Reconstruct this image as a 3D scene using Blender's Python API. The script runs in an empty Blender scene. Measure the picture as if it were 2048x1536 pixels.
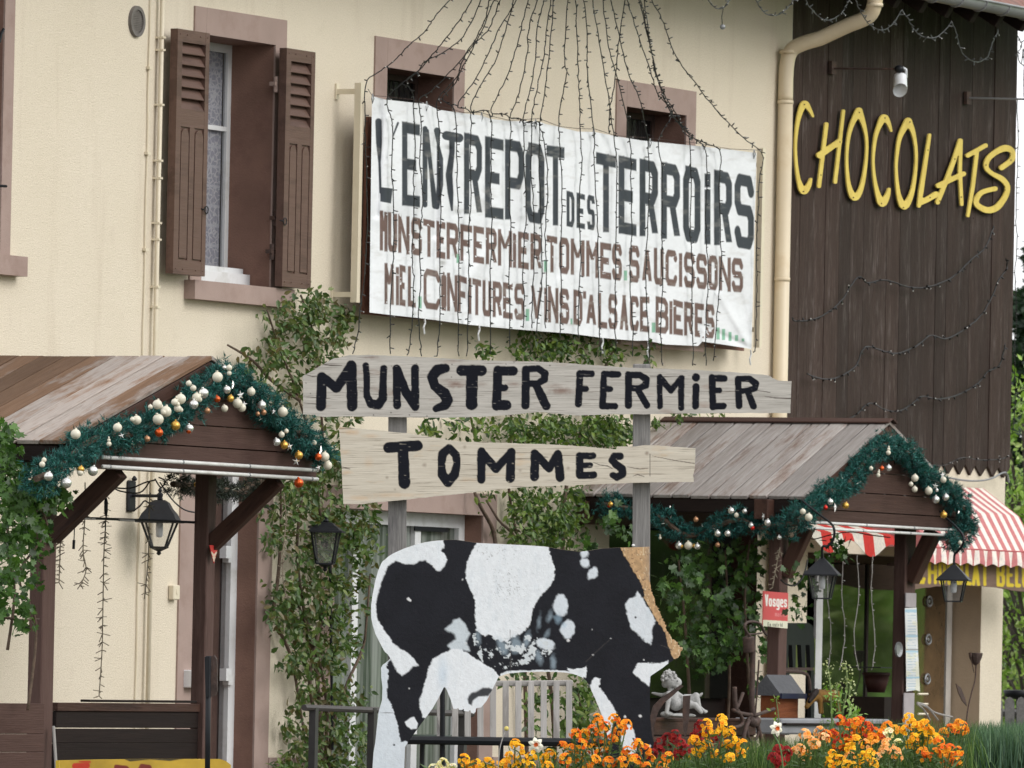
import bpy, math, random
import numpy as np
from mathutils import Vector, Matrix
random.seed(7); np.random.seed(7)
sc = bpy.context.scene
COL = sc.collection
R = math.radians

# ---------------------------------------------------------------- camera
TH = R(25.5); F = 18000.0; D0 = 58.0; ZE = 1.2; ROLL = 0.02
PITCH = math.atan((1318-768)/F)
CAM = Vector((-D0*math.cos(TH), -D0*math.sin(TH), ZE))
FWD = Vector((math.cos(TH)*math.cos(PITCH), math.sin(TH)*math.cos(PITCH), math.sin(PITCH)))
R0 = Vector((math.sin(TH), -math.cos(TH), 0)); U0 = R0.cross(FWD)
RT = R0*math.cos(ROLL) + U0*math.sin(ROLL); UP = U0*math.cos(ROLL) - R0*math.sin(ROLL)
cd = bpy.data.cameras.new('camera'); cam = bpy.data.objects.new('camera', cd); COL.objects.link(cam)
cd.sensor_width = 36; cd.lens = F/2048*36; cd.clip_start = 1; cd.clip_end = 3000
mw = Matrix((RT, UP, -FWD)).transposed().to_4x4(); mw.translation = CAM; cam.matrix_world = mw
cd.dof.use_dof = True; cd.dof.focus_distance = 47.0; cd.dof.aperture_fstop = 16
sc.camera = cam
# ---------------------------------------------------------------- world, sun
w = bpy.data.worlds.new("World"); sc.world = w; w.use_nodes = True
nt = w.node_tree; bg = nt.nodes['Background']
SUN_EL = R(34); SUN_AZ = R(182)
sky = nt.nodes.new('ShaderNodeTexSky'); sky.sky_type = 'NISHITA'; sky.sun_disc = False
sky.sun_elevation = SUN_EL; sky.sun_rotation = SUN_AZ; sky.dust_density = 4
tc = nt.nodes.new('ShaderNodeTexCoord'); nz = nt.nodes.new('ShaderNodeTexNoise'); nz.inputs['Scale'].default_value = 2.2; nz.inputs['Detail'].default_value = 5
rp = nt.nodes.new('ShaderNodeValToRGB'); rp.color_ramp.elements[0].color = (7.2,7.25,7.4,1); rp.color_ramp.elements[1].color = (8.9,8.95,9.1,1)
rp.color_ramp.elements[0].position = .3; rp.color_ramp.elements[1].position = .7
mx = nt.nodes.new('ShaderNodeMix'); mx.data_type = 'RGBA'; mx.inputs[0].default_value = .93
nt.links.new(tc.outputs['Generated'], nz.inputs['Vector']); nt.links.new(nz.outputs['Fac'], rp.inputs[0])
nt.links.new(sky.outputs[0], mx.inputs[6]); nt.links.new(rp.outputs[0], mx.inputs[7])
nt.links.new(mx.outputs[2], bg.inputs['Color']); bg.inputs['Strength'].default_value = 0.128
sl = bpy.data.lights.new('sun', 'SUN'); so = bpy.data.objects.new('sun', sl); COL.objects.link(so)
sl.energy = 1.15; sl.angle = R(32); sl.color = (1, .98, .95)
sd = Vector((math.sin(SUN_AZ)*math.cos(SUN_EL), math.cos(SUN_AZ)*math.cos(SUN_EL), math.sin(SUN_EL)))
so.rotation_euler = sd.to_track_quat('Z', 'Y').to_euler(); so.location = (0, -20, 30)
sc.view_settings.view_transform = 'Standard'; sc.view_settings.look = 'None'
sc.view_settings.exposure = 0.42; sc.view_settings.gamma = 1; sc.view_settings.use_curve_mapping = False

# ---------------------------------------------------------------- placing helpers
CA = np.array(CAM); fa = np.array(FWD); ra = np.array(RT); ua = np.array(UP)
def rays(px, py):
    px = np.asarray(px, float); py = np.asarray(py, float)
    return fa*F + (px-1024)[..., None]*ra - (py-768)[..., None]*ua
def P(px, py, p=0.0):        # point on the plane parallel to the house front, p metres out of it
    d = rays(px, py); t = (-np.asarray(p)-CA[1])/d[..., 1]; q = CA+d*t[..., None]
    return Vector(q) if q.ndim == 1 else q
def PU(px, py, u):           # point on the plane X = u
    d = rays(px, py); t = (u-CA[0])/d[..., 0]; q = CA+d*t[..., None]
    return Vector(q) if q.ndim == 1 else q
def PD(px, py, dep):         # point at a distance in front of the camera
    d = rays(px, py); q = CA+d*(np.asarray(dep, float)/F)[..., None] if np.ndim(dep) else CA+d*(dep/F)
    return Vector(q) if q.ndim == 1 else q

# ---------------------------------------------------------------- materials
def newmat(name):
    m = bpy.data.materials.new(name); m.use_nodes = True
    return m, m.node_tree, m.node_tree.nodes['Principled BSDF']
def N(nt, typ, **k):
    n = nt.nodes.new(typ)
    for a, b in k.items():
        if a.startswith('_'): setattr(n, a[1:], b)
        else: n.inputs[a.replace('__', ' ')].default_value = b
    return n
def c4(c): return (c[0], c[1], c[2], 1)
def mixc(nt, fac, a, b, mode='MIX'):
    m = nt.nodes.new('ShaderNodeMix'); m.data_type = 'RGBA'; m.blend_type = mode
    for i, v in ((0, fac), (6, a), (7, b)):
        if isinstance(v, (int, float)): m.inputs[i].default_value = v
        elif isinstance(v, tuple): m.inputs[i].default_value = c4(v)
        else: nt.links.new(v, m.inputs[i])
    return m.outputs[2]
def ramp(nt, src, p0, p1):
    r = nt.nodes.new('ShaderNodeMapRange'); r.inputs[1].default_value = p0; r.inputs[2].default_value = p1
    nt.links.new(src, r.inputs[0]); return r.outputs[0]
def noise(nt, vec, scale, detail=4, rough=.55):
    n = N(nt, 'ShaderNodeTexNoise', Scale=scale, Detail=detail, Roughness=rough); nt.links.new(vec, n.inputs['Vector']); return n.outputs['Fac']
def coords(nt, stretch=(1, 1, 1), rnd=True):
    t = nt.nodes.new('ShaderNodeTexCoord'); mp = N(nt, 'ShaderNodeMapping', Scale=stretch)
    if rnd:
        o = nt.nodes.new('ShaderNodeObjectInfo'); mm = N(nt, 'ShaderNodeMath', _operation='MULTIPLY'); mm.inputs[1].default_value = 37
        nt.links.new(o.outputs['Random'], mm.inputs[0]); nt.links.new(mm.outputs[0], mp.inputs['Location'])
    nt.links.new(t.outputs['Object'], mp.inputs['Vector']); return mp.outputs[0]
def bump(nt, bs, h, strength, dist=.01):
    b = N(nt, 'ShaderNodeBump', Strength=strength, Distance=dist); nt.links.new(h, b.inputs['Height']); nt.links.new(b.outputs[0], bs.inputs['Normal'])
def simple(name, c, rough=.6, var=.12, scale=8, metal=0, bmp=0, bscale=60, spec=.4, dirt=None, dscale=3):
    m, nt, bs = newmat(name); v = coords(nt)
    f = noise(nt, v, scale)
    col = mixc(nt, ramp(nt, f, .3, .7), tuple(x*(1-var) for x in c), tuple(min(1, x*(1+var)) for x in c))
    if dirt: col = mixc(nt, ramp(nt, noise(nt, v, dscale, 6, .7), .5, .72), col, dirt)
    nt.links.new(col, bs.inputs['Base Color'])
    bs.inputs['Roughness'].default_value = rough; bs.inputs['Metallic'].default_value = metal; bs.inputs['Specular IOR Level'].default_value = spec
    if bmp: bump(nt, bs, noise(nt, v, bscale), bmp)
    return m
def wood(name, c1, c2, c3=None, w3=(.52, .62), rough=.75, rndamt=.35, grain=1.0, bmp=.5, spec=.25, rmix=0, streak=None):
    """grain along the piece's local X"""
    m, nt, bs = newmat(name); v = coords(nt, (1.2, 18, 18)); v2 = coords(nt, (.9, 5, 5)); v3 = coords(nt, (2.2, 60, 60))
    f = noise(nt, v, 2.2, 6, .65)
    col = mixc(nt, ramp(nt, f, .32, .68), c1, c2)
    if c3:
        f3 = noise(nt, v2, 1.6, 6, .7)
        if rmix:
            oi = nt.nodes.new('ShaderNodeObjectInfo'); ma = N(nt, 'ShaderNodeMath', _operation='MULTIPLY_ADD'); nt.links.new(oi.outputs['Random'], ma.inputs[0]); ma.inputs[1].default_value = rmix; nt.links.new(f3, ma.inputs[2]); f3 = ma.outputs[0]
            mb_ = N(nt, 'ShaderNodeMath', _operation='SUBTRACT'); nt.links.new(f3, mb_.inputs[0]); mb_.inputs[1].default_value = rmix*.5; f3 = mb_.outputs[0]
        col = mixc(nt, ramp(nt, f3, *w3), col, c3)
    if streak:
        va = coords(nt, (3.5, 34, 34)); vb = coords(nt, (.8, 6, 6))
        sa = ramp(nt, noise(nt, va, 2.0, 4, .65), .52, .80); sb_ = ramp(nt, noise(nt, vb, 1.6, 3), .46, .66)
        mm_ = N(nt, 'ShaderNodeMath', _operation='MULTIPLY'); nt.links.new(sa, mm_.inputs[0]); nt.links.new(sb_, mm_.inputs[1]); col = mixc(nt, mm_.outputs[0], col, streak)
    fine = ramp(nt, noise(nt, v3, 2.5, 3), .3, .75)
    col = mixc(nt, .35*grain, col, mixc(nt, fine, (.25, .25, .25), (1, 1, 1)), 'MULTIPLY')
    o = nt.nodes.new('ShaderNodeObjectInfo'); h = ramp(nt, o.outputs['Random'], 0, 1)
    mr = nt.nodes.new('ShaderNodeMapRange'); mr.inputs[3].default_value = 1-rndamt; mr.inputs[4].default_value = 1+rndamt*.4
    nt.links.new(h, mr.inputs[0])
    hs = nt.nodes.new('ShaderNodeHueSaturation'); nt.links.new(col, hs.inputs['Color']); nt.links.new(mr.outputs[0], hs.inputs['Value'])
    nt.links.new(hs.outputs[0], bs.inputs['Base Color']); bs.inputs['Roughness'].default_value = rough; bs.inputs['Specular IOR Level'].default_value = spec
    bump(nt, bs, fine, bmp, .004)
    return m
def attr_mat(name, rough=.5, trans=0., spec=.3, scale=40, bmp=0):
    m, nt, bs = newmat(name); a = N(nt, 'ShaderNodeAttribute', _attribute_name='tint')
    v = coords(nt, rnd=False); f = noise(nt, v, scale, 2)
    col = mixc(nt, ramp(nt, f, .25, .75), a.outputs['Color'], mixc(nt, 1., a.outputs['Color'], (1.35, 1.3, 1.2), 'MULTIPLY'))
    nt.links.new(col, bs.inputs['Base Color']); bs.inputs['Roughness'].default_value = rough; bs.inputs['Specular IOR Level'].default_value = spec
    if trans:
        tr = nt.nodes.new('ShaderNodeBsdfTranslucent'); nt.links.new(mixc(nt, 1., col, (1.2, 1.5, .5), 'MULTIPLY'), tr.inputs[0])
        ms = nt.nodes.new('ShaderNodeMixShader'); ms.inputs[0].default_value = trans
        nt.links.new(bs.outputs[0], ms.inputs[1]); nt.links.new(tr.outputs[0], ms.inputs[2])
        nt.links.new(ms.outputs[0], nt.nodes['Material Output'].inputs[0])
    return m
def painted(name, base, rough=.55, bmp=.3, bscale=250, spec=.35, wood_dir=None, paint_bump=0):
    """flat print on a surface: vertex attribute 'paint' (rgb, alpha) over a base"""
    m, nt, bs = newmat(name); a = N(nt, 'ShaderNodeAttribute', _attribute_name='paint')
    if wood_dir:
        t = nt.nodes.new('ShaderNodeAttribute'); t.attribute_name = 'board'
        mp = N(nt, 'ShaderNodeMapping', Scale=(1.3, 16, 1)); nt.links.new(t.outputs['Vector'], mp.inputs[0])
        mp2 = N(nt, 'ShaderNodeMapping', Scale=(2.0, 70, 1)); nt.links.new(t.outputs['Vector'], mp2.inputs[0])
        mp3 = N(nt, 'ShaderNodeMapping', Scale=(3.2, 9, 1)); nt.links.new(t.outputs['Vector'], mp3.inputs[0])
        wv = noise(nt, mp.outputs[0], 1.6, 6, .7); fine = noise(nt, mp2.outputs[0], 2.2, 4, .6); blot = noise(nt, mp3.outputs[0], 1.3, 3)
        col = mixc(nt, ramp(nt, wv, .35, .66), base[0], base[1])
        col = mixc(nt, ramp(nt, blot, .60, .78), col, base[2])
        crack = ramp(nt, fine, .34, .42)
        col = mixc(nt, 1., col, mixc(nt, crack, (.45, .42, .4), (1, 1, 1)), 'MULTIPLY')
        hgt = fine
    else:
        v = coords(nt, rnd=False); col = mixc(nt, ramp(nt, noise(nt, v, 6), .3, .7), base[0], base[1]); hgt = noise(nt, v, bscale, 3)
    col = mixc(nt, a.outputs['Alpha'], col, a.outputs['Color'])
    nt.links.new(col, bs.inputs['Base Color']); bs.inputs['Roughness'].default_value = rough; bs.inputs['Specular IOR Level'].default_value = spec
    bump(nt, bs, hgt, bmp, .003)
    return m
def glassy(name, c, rough=.03, alpha=.3, spec=.6):
    m, nt, bs = newmat(name); bs.inputs['Base Color'].default_value = c4(c); bs.inputs['Roughness'].default_value = rough
    bs.inputs['Specular IOR Level'].default_value = spec
    tr = nt.nodes.new('ShaderNodeBsdfTransparent'); ms = nt.nodes.new('ShaderNodeMixShader'); ms.inputs[0].default_value = alpha
    nt.links.new(tr.outputs[0], ms.inputs[1]); nt.links.new(bs.outputs[0], ms.inputs[2]); nt.links.new(ms.outputs[0], nt.nodes['Material Output'].inputs[0])
    return m
def stucco():
    m, nt, bs = newmat('stucco'); v = coords(nt, rnd=False)
    col = mixc(nt, ramp(nt, noise(nt, v, .9, 5), .3, .7), (.745, .665, .53), (.79, .71, .58))
    vs = coords(nt, (2.6, 2.6, .22), rnd=False)
    col = mixc(nt, ramp(nt, noise(nt, vs, 1.4, 5, .7), .54, .80), col, (.66, .575, .455))
    col = mixc(nt, ramp(nt, noise(nt, v, 3.5, 6, .7), .6, .85), col, (.64, .56, .45))
    g = noise(nt, v, 110, 4, .65)
    col = mixc(nt, .42, col, mixc(nt, ramp(nt, g, .3, .62), (.58, .56, .52), (1, 1, 1)), 'MULTIPLY')
    nt.links.new(col, bs.inputs['Base Color']); bs.inputs['Roughness'].default_value = .92; bs.inputs['Specular IOR Level'].default_value = .15
    bump(nt, bs, g, .8, .008); return m
M = dict(
 stucco=stucco(),
 pink=simple('pink_paint', (.345, .255, .222), .8, .08, 3, bmp=.25, bscale=120, dirt=(.285, .20, .17), dscale=4),
 reveal=simple('brown_render', (.215, .122, .092), .85, .14, 4, bmp=.35, bscale=90, dirt=(.16, .085, .068)),
 shutter=wood('shutter_paint', (.118, .067, .050), (.142, .082, .063), (.095, .053, .040), rndamt=.06, grain=.4, bmp=.25, spec=.35, rough=.55),
 barn=wood('barn_wood', (.038, .0215, .0165), (.066, .041, .033), (.105, .078, .068), (.52, .80), rndamt=.38, grain=1., bmp=.8, streak=(.29, .25, .235)),
 roof_l=wood('roof_worn_brown', (.19, .105, .058), (.26, .155, .095), (.37, .32, .285), (.50, .64), rmix=.34, streak=(.07, .045, .035), rndamt=.5, bmp=.7),
 roof_r=wood('roof_grey', (.35, .305, .28), (.49, .455, .43), (.24, .165, .13), (.54, .68), rndamt=.3, rmix=.15, streak=(.56, .52, .50), bmp=.7),
 beam=wood('brown_beam', (.058, .026, .018), (.085, .042, .030), (.04, .018, .013), rndamt=.15, grain=.6, bmp=.35, rough=.6),
 post=wood('painted_post', (.095, .053, .044), (.125, .075, .064), (.08, .045, .037), rndamt=.12, grain=.5, bmp=.3),
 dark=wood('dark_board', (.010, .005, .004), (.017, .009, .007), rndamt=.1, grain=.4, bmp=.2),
 grey=wood('grey_post', (.21, .205, .20), (.31, .30, .29), (.12, .115, .12), (.56, .7), rndamt=.05, grain=1., bmp=.7),
 slat=wood('grey_slat', (.34, .325, .31), (.43, .41, .39), (.26, .24, .225), rndamt=.15, grain=.6, bmp=.3),
 white=simple('white_paint', (.70, .71, .72), .45, .04, 5, dirt=(.52, .52, .50), dscale=5),
 cream_metal=simple('cream_metal', (.72, .645, .50), .4, .06, 3, dirt=(.62, .54, .40), dscale=3),
 tube=simple('light_tube', (.72, .72, .70), .35, .06, 9, dirt=(.5, .48, .45), dscale=8),
 pipe=simple('downpipe', (.68, .58, .42), .38, .08, 2, dirt=(.58, .45, .28), dscale=1.6),
 zinc=simple('zinc', (.30, .31, .32), .45, .12, 6, metal=.4, dirt=(.2, .2, .2)),
 black=simple('black_metal', (.010, .011, .014), .5, .2, 20, spec=.3),
 iron=simple('rusty_iron', (.062, .040, .034), .75, .35, 30, bmp=.4, dirt=(.10, .052, .035), dscale=14),
 cable=simple('cable', (.012, .012, .012), .5, .1),
 bulb=simple('fairy_bulb', (.55, .55, .52), .2, .1),
 twig=simple('dry_string', (.20, .165, .12), .7, .25, 30),
 stem=simple('stem', (.10, .068, .048), .85, .35, 25, bmp=.5),
 darkglass=simple('dark_glass', (.012, .014, .010), .035, .1, spec=1),
 glass=glassy('pane_glass', (.02, .022, .025), alpha=.25),
 lampglass=glassy('lamp_glass', (.30, .30, .30), rough=.15, alpha=.16), greycord=simple('grey_cord', (.075, .08, .08), .5, .1),
 lace=None,
 yellow=simple('yellow_board', (.72, .55, .12), .55, .06, 14, bmp=.25, dirt=(.60, .43, .08), dscale=12),
 soil=simple('soil', (.045, .035, .022), .95, .4, 6, bmp=.8, bscale=20),
 gravel=simple('gravel', (.17, .155, .13), .95, .3, 8, bmp=.8, bscale=40),
 statue=simple('weathered_stone', (.42, .42, .41), .85, .2, 22, bmp=.3, dirt=(.16, .16, .16), dscale=22),
 bark=simple('bark', (.075, .06, .05), .9, .3, 8, bmp=.8),
 tile=simple('red_tile', (.22, .105, .08), .8, .25, 8, dirt=(.16, .12, .10)),
 slate=simple('slate', (.075, .077, .085), .7, .15, 20, bmp=.4),
 orange_wood=wood('orange_wood', (.16, .045, .015), (.22, .065, .02), rndamt=.3),
 hay=simple('brown_plush', (.15, .075, .012), .9, .3, 30),
 stone=simple('grey_ledge', (.24, .245, .26), .8, .15, 6, bmp=.3),
 pearl=simple('pearl', (.66, .62, .50), .24, .05, 12, spec=.5),
 silver=simple('silver', (.74, .73, .70), .22, .04, 12, metal=.75),
 gold=simple('gold', (.66, .38, .08), .25, .08, 12, metal=.7),
 orange=simple('orange_ball', (.62, .10, .02), .12, .08, 12, metal=.65),
 copper=simple('copper_ball', (.45, .24, .13), .3, .08, 12, metal=.5),
 red=simple('red_ball', (.55, .025, .015), .15, .08, 12, metal=.5),
 leaf=attr_mat('leaf', .42, .22, .45), needle=attr_mat('needle', .5, .12, .3), petal=attr_mat('petal', .6, .22, .2), grass=attr_mat('grass', .6, .3, .2),
 cloth=attr_mat('awning_cloth', .8, .12, .15), whiteball=simple('lamp_bulb', (.75, .77, .8), .35, .02),
 jug=simple('dark_pot', (.035, .011, .009), .6, .2, 10), dough=simple('cream_stone', (.6, .55, .4), .7, .1),
)
def lace():
    m, nt, bs = newmat('lace'); v = coords(nt, (1, 1, 1), rnd=False)
    vo = N(nt, 'ShaderNodeTexVoronoi', Scale=26, _feature='DISTANCE_TO_EDGE'); nt.links.new(v, vo.inputs['Vector'])
    f1 = ramp(nt, vo.outputs[0], .06, .12)
    vs = coords(nt, (.01, .01, 1), rnd=False); wv = N(nt, 'ShaderNodeTexWave', Scale=2.6, _bands_direction='Z'); nt.links.new(v, wv.inputs[0])
    col = mixc(nt, f1, (.95, .95, 1.0), (.60, .61, .70)); col = mixc(nt, ramp(nt, wv.outputs['Fac'], .93, .98), col, (.88, .89, .97))
    fold = coords(nt, (14, 1, .4), rnd=False); col = mixc(nt, .5, col, mixc(nt, noise(nt, fold, 1.4), (.55, .55, .6), (1.2, 1.2, 1.2)), 'MULTIPLY')
    nt.links.new(col, bs.inputs['Base Color']); bs.inputs['Roughness'].default_value = .9; return m
M['lace'] = lace()
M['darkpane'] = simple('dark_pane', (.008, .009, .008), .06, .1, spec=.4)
M['darkglass'].node_tree.nodes['Principled BSDF'].inputs['IOR'].default_value = 1.85

# ---------------------------------------------------------------- objects
WM = {}
def link(o, parent=None, wm=None):
    COL.objects.link(o); wm = wm or Matrix.Identity(4); WM[o.name] = wm
    o.matrix_basis = wm
    if parent:
        o.parent = parent; o.matrix_parent_inverse = WM[parent.name].inverted()
    return o
def tag(o, label=None, cat=None, group=None, kind=None):
    if label: o['label'] = label
    if cat: o['category'] = cat
    if group: o['group'] = group
    if kind: o['kind'] = kind
    return o
def thing(name, label, cat, loc, group=None):
    o = bpy.data.objects.new(name, None); o.empty_display_size = .1
    link(o, None, Matrix.Translation(Vector(loc))); return tag(o, label, cat, group)
def mesh_obj(name, V, Fc, mat, parent=None, wm=None, smooth=False, attrs=None):
    me = bpy.data.meshes.new(name)
    if isinstance(Fc, np.ndarray) and len(Fc):
        V = np.asarray(V, np.float32); n, k = Fc.shape
        me.vertices.add(len(V)); me.vertices.foreach_set('co', V.ravel())
        me.loops.add(n*k); me.loops.foreach_set('vertex_index', Fc.astype(np.int32).ravel())
        me.polygons.add(n); me.polygons.foreach_set('loop_start', np.arange(0, n*k, k, dtype=np.int32))
        me.update(calc_edges=True)
    else:
        me.from_pydata([tuple(v) for v in V], [], [tuple(f) for f in Fc])
    if smooth: me.polygons.foreach_set('use_smooth', [True]*len(me.polygons))
    for an, arr in (attrs or {}).items():
        if an == 'board':
            a = me.attributes.new(an, 'FLOAT_VECTOR', 'POINT'); a.data.foreach_set('vector', np.asarray(arr, np.float32).ravel())
        else:
            a = me.attributes.new(an, 'FLOAT_COLOR', 'POINT'); a.data.foreach_set('color', np.asarray(arr, np.float32).ravel())
    me.materials.append(mat); me.update()
    return link(bpy.data.objects.new(name, me), parent, wm)
def inst(name, me, parent, wm):
    return link(bpy.data.objects.new(name, me), parent, wm)
class MB:
    def __init__(s): s.v = []; s.f = []; s.c = []; s.mi = []
    def add(s, V, Fc, c=None):
        b = len(s.v); s.v += [tuple(x) for x in V]; s.f += [tuple(i+b for i in f) for f in Fc]
        if c is not None: s.c += [(c[0], c[1], c[2], 1)]*len(V)
    def box(s, x0, x1, y0, y1, z0, z1, c=None):
        s.add([(x, y, z) for x in (x0, x1) for y in (y0, y1) for z in (z0, z1)],
              [(0, 1, 3, 2), (4, 6, 7, 5), (0, 4, 5, 1), (2, 3, 7, 6), (0, 2, 6, 4), (1, 5, 7, 3)], c)
    def tube(s, pts, r, n=6, c=None, cap=True):
        pts = [Vector(p) for p in pts]; m = len(pts); rr = r if isinstance(r, (list, tuple)) else [r]*m
        V = []; prev = None
        for i, p in enumerate(pts):
            t = (pts[min(i+1, m-1)]-pts[max(i-1, 0)]).normalized()
            a = (prev - t*prev.dot(t)) if prev is not None else t.orthogonal()
            if a.length < 1e-6: a = t.orthogonal()
            a.normalize(); prev = a; b = t.cross(a)
            for k in range(n):
                g = 2*math.pi*k/n; V.append(p+a*(math.cos(g)*rr[i])+b*(math.sin(g)*rr[i]))
        Fc = [(i*n+k, i*n+(k+1) % n, (i+1)*n+(k+1) % n, (i+1)*n+k) for i in range(m-1) for k in range(n)]
        if cap: Fc += [tuple(range(n))[::-1], tuple(range((m-1)*n, m*n))]
        s.add(V, Fc, c)
    def sphere(s, ce, r, nu=12, nv=8, c=None):
        ce = Vector(ce); r = r if hasattr(r, '__len__') else (r, r, r); V = [ce+Vector((0, 0, r[2]))]
        for j in range(1, nv):
            a = math.pi*j/nv
            for i in range(nu): g = 2*math.pi*i/nu; V.append(ce+Vector((r[0]*math.sin(a)*math.cos(g), r[1]*math.sin(a)*math.sin(g), r[2]*math.cos(a))))
        V.append(ce-Vector((0, 0, r[2]))); Fc = []
        for i in range(nu): Fc.append((0, 1+i, 1+(i+1) % nu))
        for j in range(nv-2):
            for i in range(nu): a = 1+j*nu+i; b = 1+j*nu+(i+1) % nu; Fc.append((a, a+nu, b+nu, b))
        e = len(V)-1; o = 1+(nv-2)*nu
        for i in range(nu): Fc.append((o+i, e, o+(i+1) % nu))
        s.add(V, Fc, c)
    def prism(s, poly, ext, c=None):
        n = len(poly); ext = Vector(ext); V = [Vector(p) for p in poly]; V += [v+ext for v in V]
        s.add(V, [tuple(range(n))[::-1], tuple(range(n, 2*n))]+[(i, (i+1) % n, n+(i+1) % n, n+i) for i in range(n)], c)
    def lathe(s, ce, prof, n=16, c=None):
        ce = Vector(ce); V = []
        for (r, z) in prof:
            for k in range(n): g = 2*math.pi*k/n; V.append(ce+Vector((r*math.cos(g), r*math.sin(g), z)))
        m = len(prof)
        s.add(V, [(i*n+k, i*n+(k+1) % n, (i+1)*n+(k+1) % n, (i+1)*n+k) for i in range(m-1) for k in range(n)]+[tuple(range(n))[::-1], tuple(range((m-1)*n, m*n))], c)
    def build(s, name, mat, parent=None, smooth=False, kind=None, wm=None):
        V = s.v
        if wm is not None:
            inv = wm.inverted(); V = [inv@Vector(v) for v in V]
        o = mesh_obj(name, V, s.f, mat, parent, wm, smooth, {'tint': s.c} if s.c else None)
        if kind: o['kind'] = kind
        return o
def chamfer(L, W, T, k):
    a, b, c = L/2, W/2, T/2; V = []; idx = {}
    for sx in (-1, 1):
        for sy in (-1, 1):
            for sz in (-1, 1):
                idx[(sx, sy, sz)] = len(V)
                V += [(sx*a, sy*(b-k), sz*(c-k)), (sx*(a-k), sy*b, sz*(c-k)), (sx*(a-k), sy*(b-k), sz*c)]
    Fc = []
    for ax in range(3):
        o1, o2 = (ax+1) % 3, (ax+2) % 3
        for s_ in (-1, 1):
            q = []
            for (p1, p2) in ((-1, -1), (1, -1), (1, 1), (-1, 1)):
                t = [0, 0, 0]; t[ax] = s_; t[o1] = p1; t[o2] = p2; q.append(idx[tuple(t)]+ax)
            Fc.append(tuple(q if s_ > 0 else q[::-1]))
        for p1 in (-1, 1):
            for p2 in (-1, 1):
                e = []
                for s_, order in ((-1, (o1, o2)), (1, (o2, o1))):
                    t = [0, 0, 0]; t[ax] = s_; t[o1] = p1; t[o2] = p2
                    e += [idx[tuple(t)]+order[0], idx[tuple(t)]+order[1]]
                Fc.append(tuple(e if p1*p2 < 0 else e[::-1]))
    for key, i in idx.items():
        f = (i, i+1, i+2); Fc.append(f if key[0]*key[1]*key[2] > 0 else f[::-1])
    return V, Fc
def beam(name, mat, parent, a, b, w, t, wdir, k=.004, label=None, ext=0, smooth=False):
    """a chamfered timber from a to b; w along wdir, t across"""
    a = Vector(a); b = Vector(b); X = (b-a); L = X.length+ext; X.normalize(); Y = Vector(wdir); Y = (Y-X*Y.dot(X)).normalized(); Z = X.cross(Y)
    m = Matrix((X, Y, Z)).transposed().to_4x4(); m.translation = (a+b)/2
    V, Fc = chamfer(L, w, t, min(k, t*.3, w*.3))
    o = mesh_obj(name, V, Fc, M[mat] if isinstance(mat, str) else mat, parent, m)
    if label: o['label'] = label
    return o
def smoothpath(pts, n=6):
    pts = [Vector(p) for p in pts]; out = []
    for i in range(len(pts)-1):
        p0 = pts[max(i-1, 0)]; p1 = pts[i]; p2 = pts[i+1]; p3 = pts[min(i+2, len(pts)-1)]
        for k in range(n):
            t = k/n; out.append(.5*((2*p1)+(p2-p0)*t+(2*p0-5*p1+4*p2-p3)*t*t+(3*p1-p0-3*p2+p3)*t**3))
    out.append(pts[-1]); return out

# ---------------------------------------------------------------- 2-D distance fields for lettering, outlines and paint
def h2(i, j, s):
    n = (i*374761393+j*668265263+s*974634777) & 0xffffffff; n = ((n ^ (n >> 13))*1274126177) & 0xffffffff
    return ((n ^ (n >> 16)) & 0xffff)/65535.
def vnoise(X, Y, sc_, seed=0):
    x = X/sc_; y = Y/sc_; i = np.floor(x).astype(np.int64); j = np.floor(y).astype(np.int64); fx = x-i; fy = y-j
    fx = fx*fx*(3-2*fx); fy = fy*fy*(3-2*fy)
    return (h2(i, j, seed)*(1-fx)+h2(i+1, j, seed)*fx)*(1-fy)+(h2(i, j+1, seed)*(1-fx)+h2(i+1, j+1, seed)*fx)*fy
def fbm(X, Y, sc_, seed=0): return vnoise(X, Y, sc_, seed)*.55+vnoise(X, Y, sc_*.45, seed+1)*.3+vnoise(X, Y, sc_*.2, seed+2)*.15
def sdf_strokes(X, Y, strokes, ys=1.0):
    D = np.full(X.shape, 99.0)
    for st in strokes:
        for k in range(max(1, len(st)-1)):
            a = st[k]; b = st[min(k+1, len(st)-1)]; rm = max(a[2], b[2])+6
            m = (X > min(a[0], b[0])-rm) & (X < max(a[0], b[0])+rm) & (Y > min(a[1], b[1])-rm/ys) & (Y < max(a[1], b[1])+rm/ys)
            if not m.any(): continue
            x = X[m]; y = Y[m]*ys; ay = a[1]*ys; by = b[1]*ys; dx = b[0]-a[0]; dy = by-ay; L = dx*dx+dy*dy
            t = np.clip(((x-a[0])*dx+(y-ay)*dy)/L, 0, 1) if L > 0 else np.zeros_like(x)
            d = np.hypot(x-a[0]-dx*t, y-ay-dy*t)-(a[2]+(b[2]-a[2])*t)
            D[m] = np.minimum(D[m], d)
    return D
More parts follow.
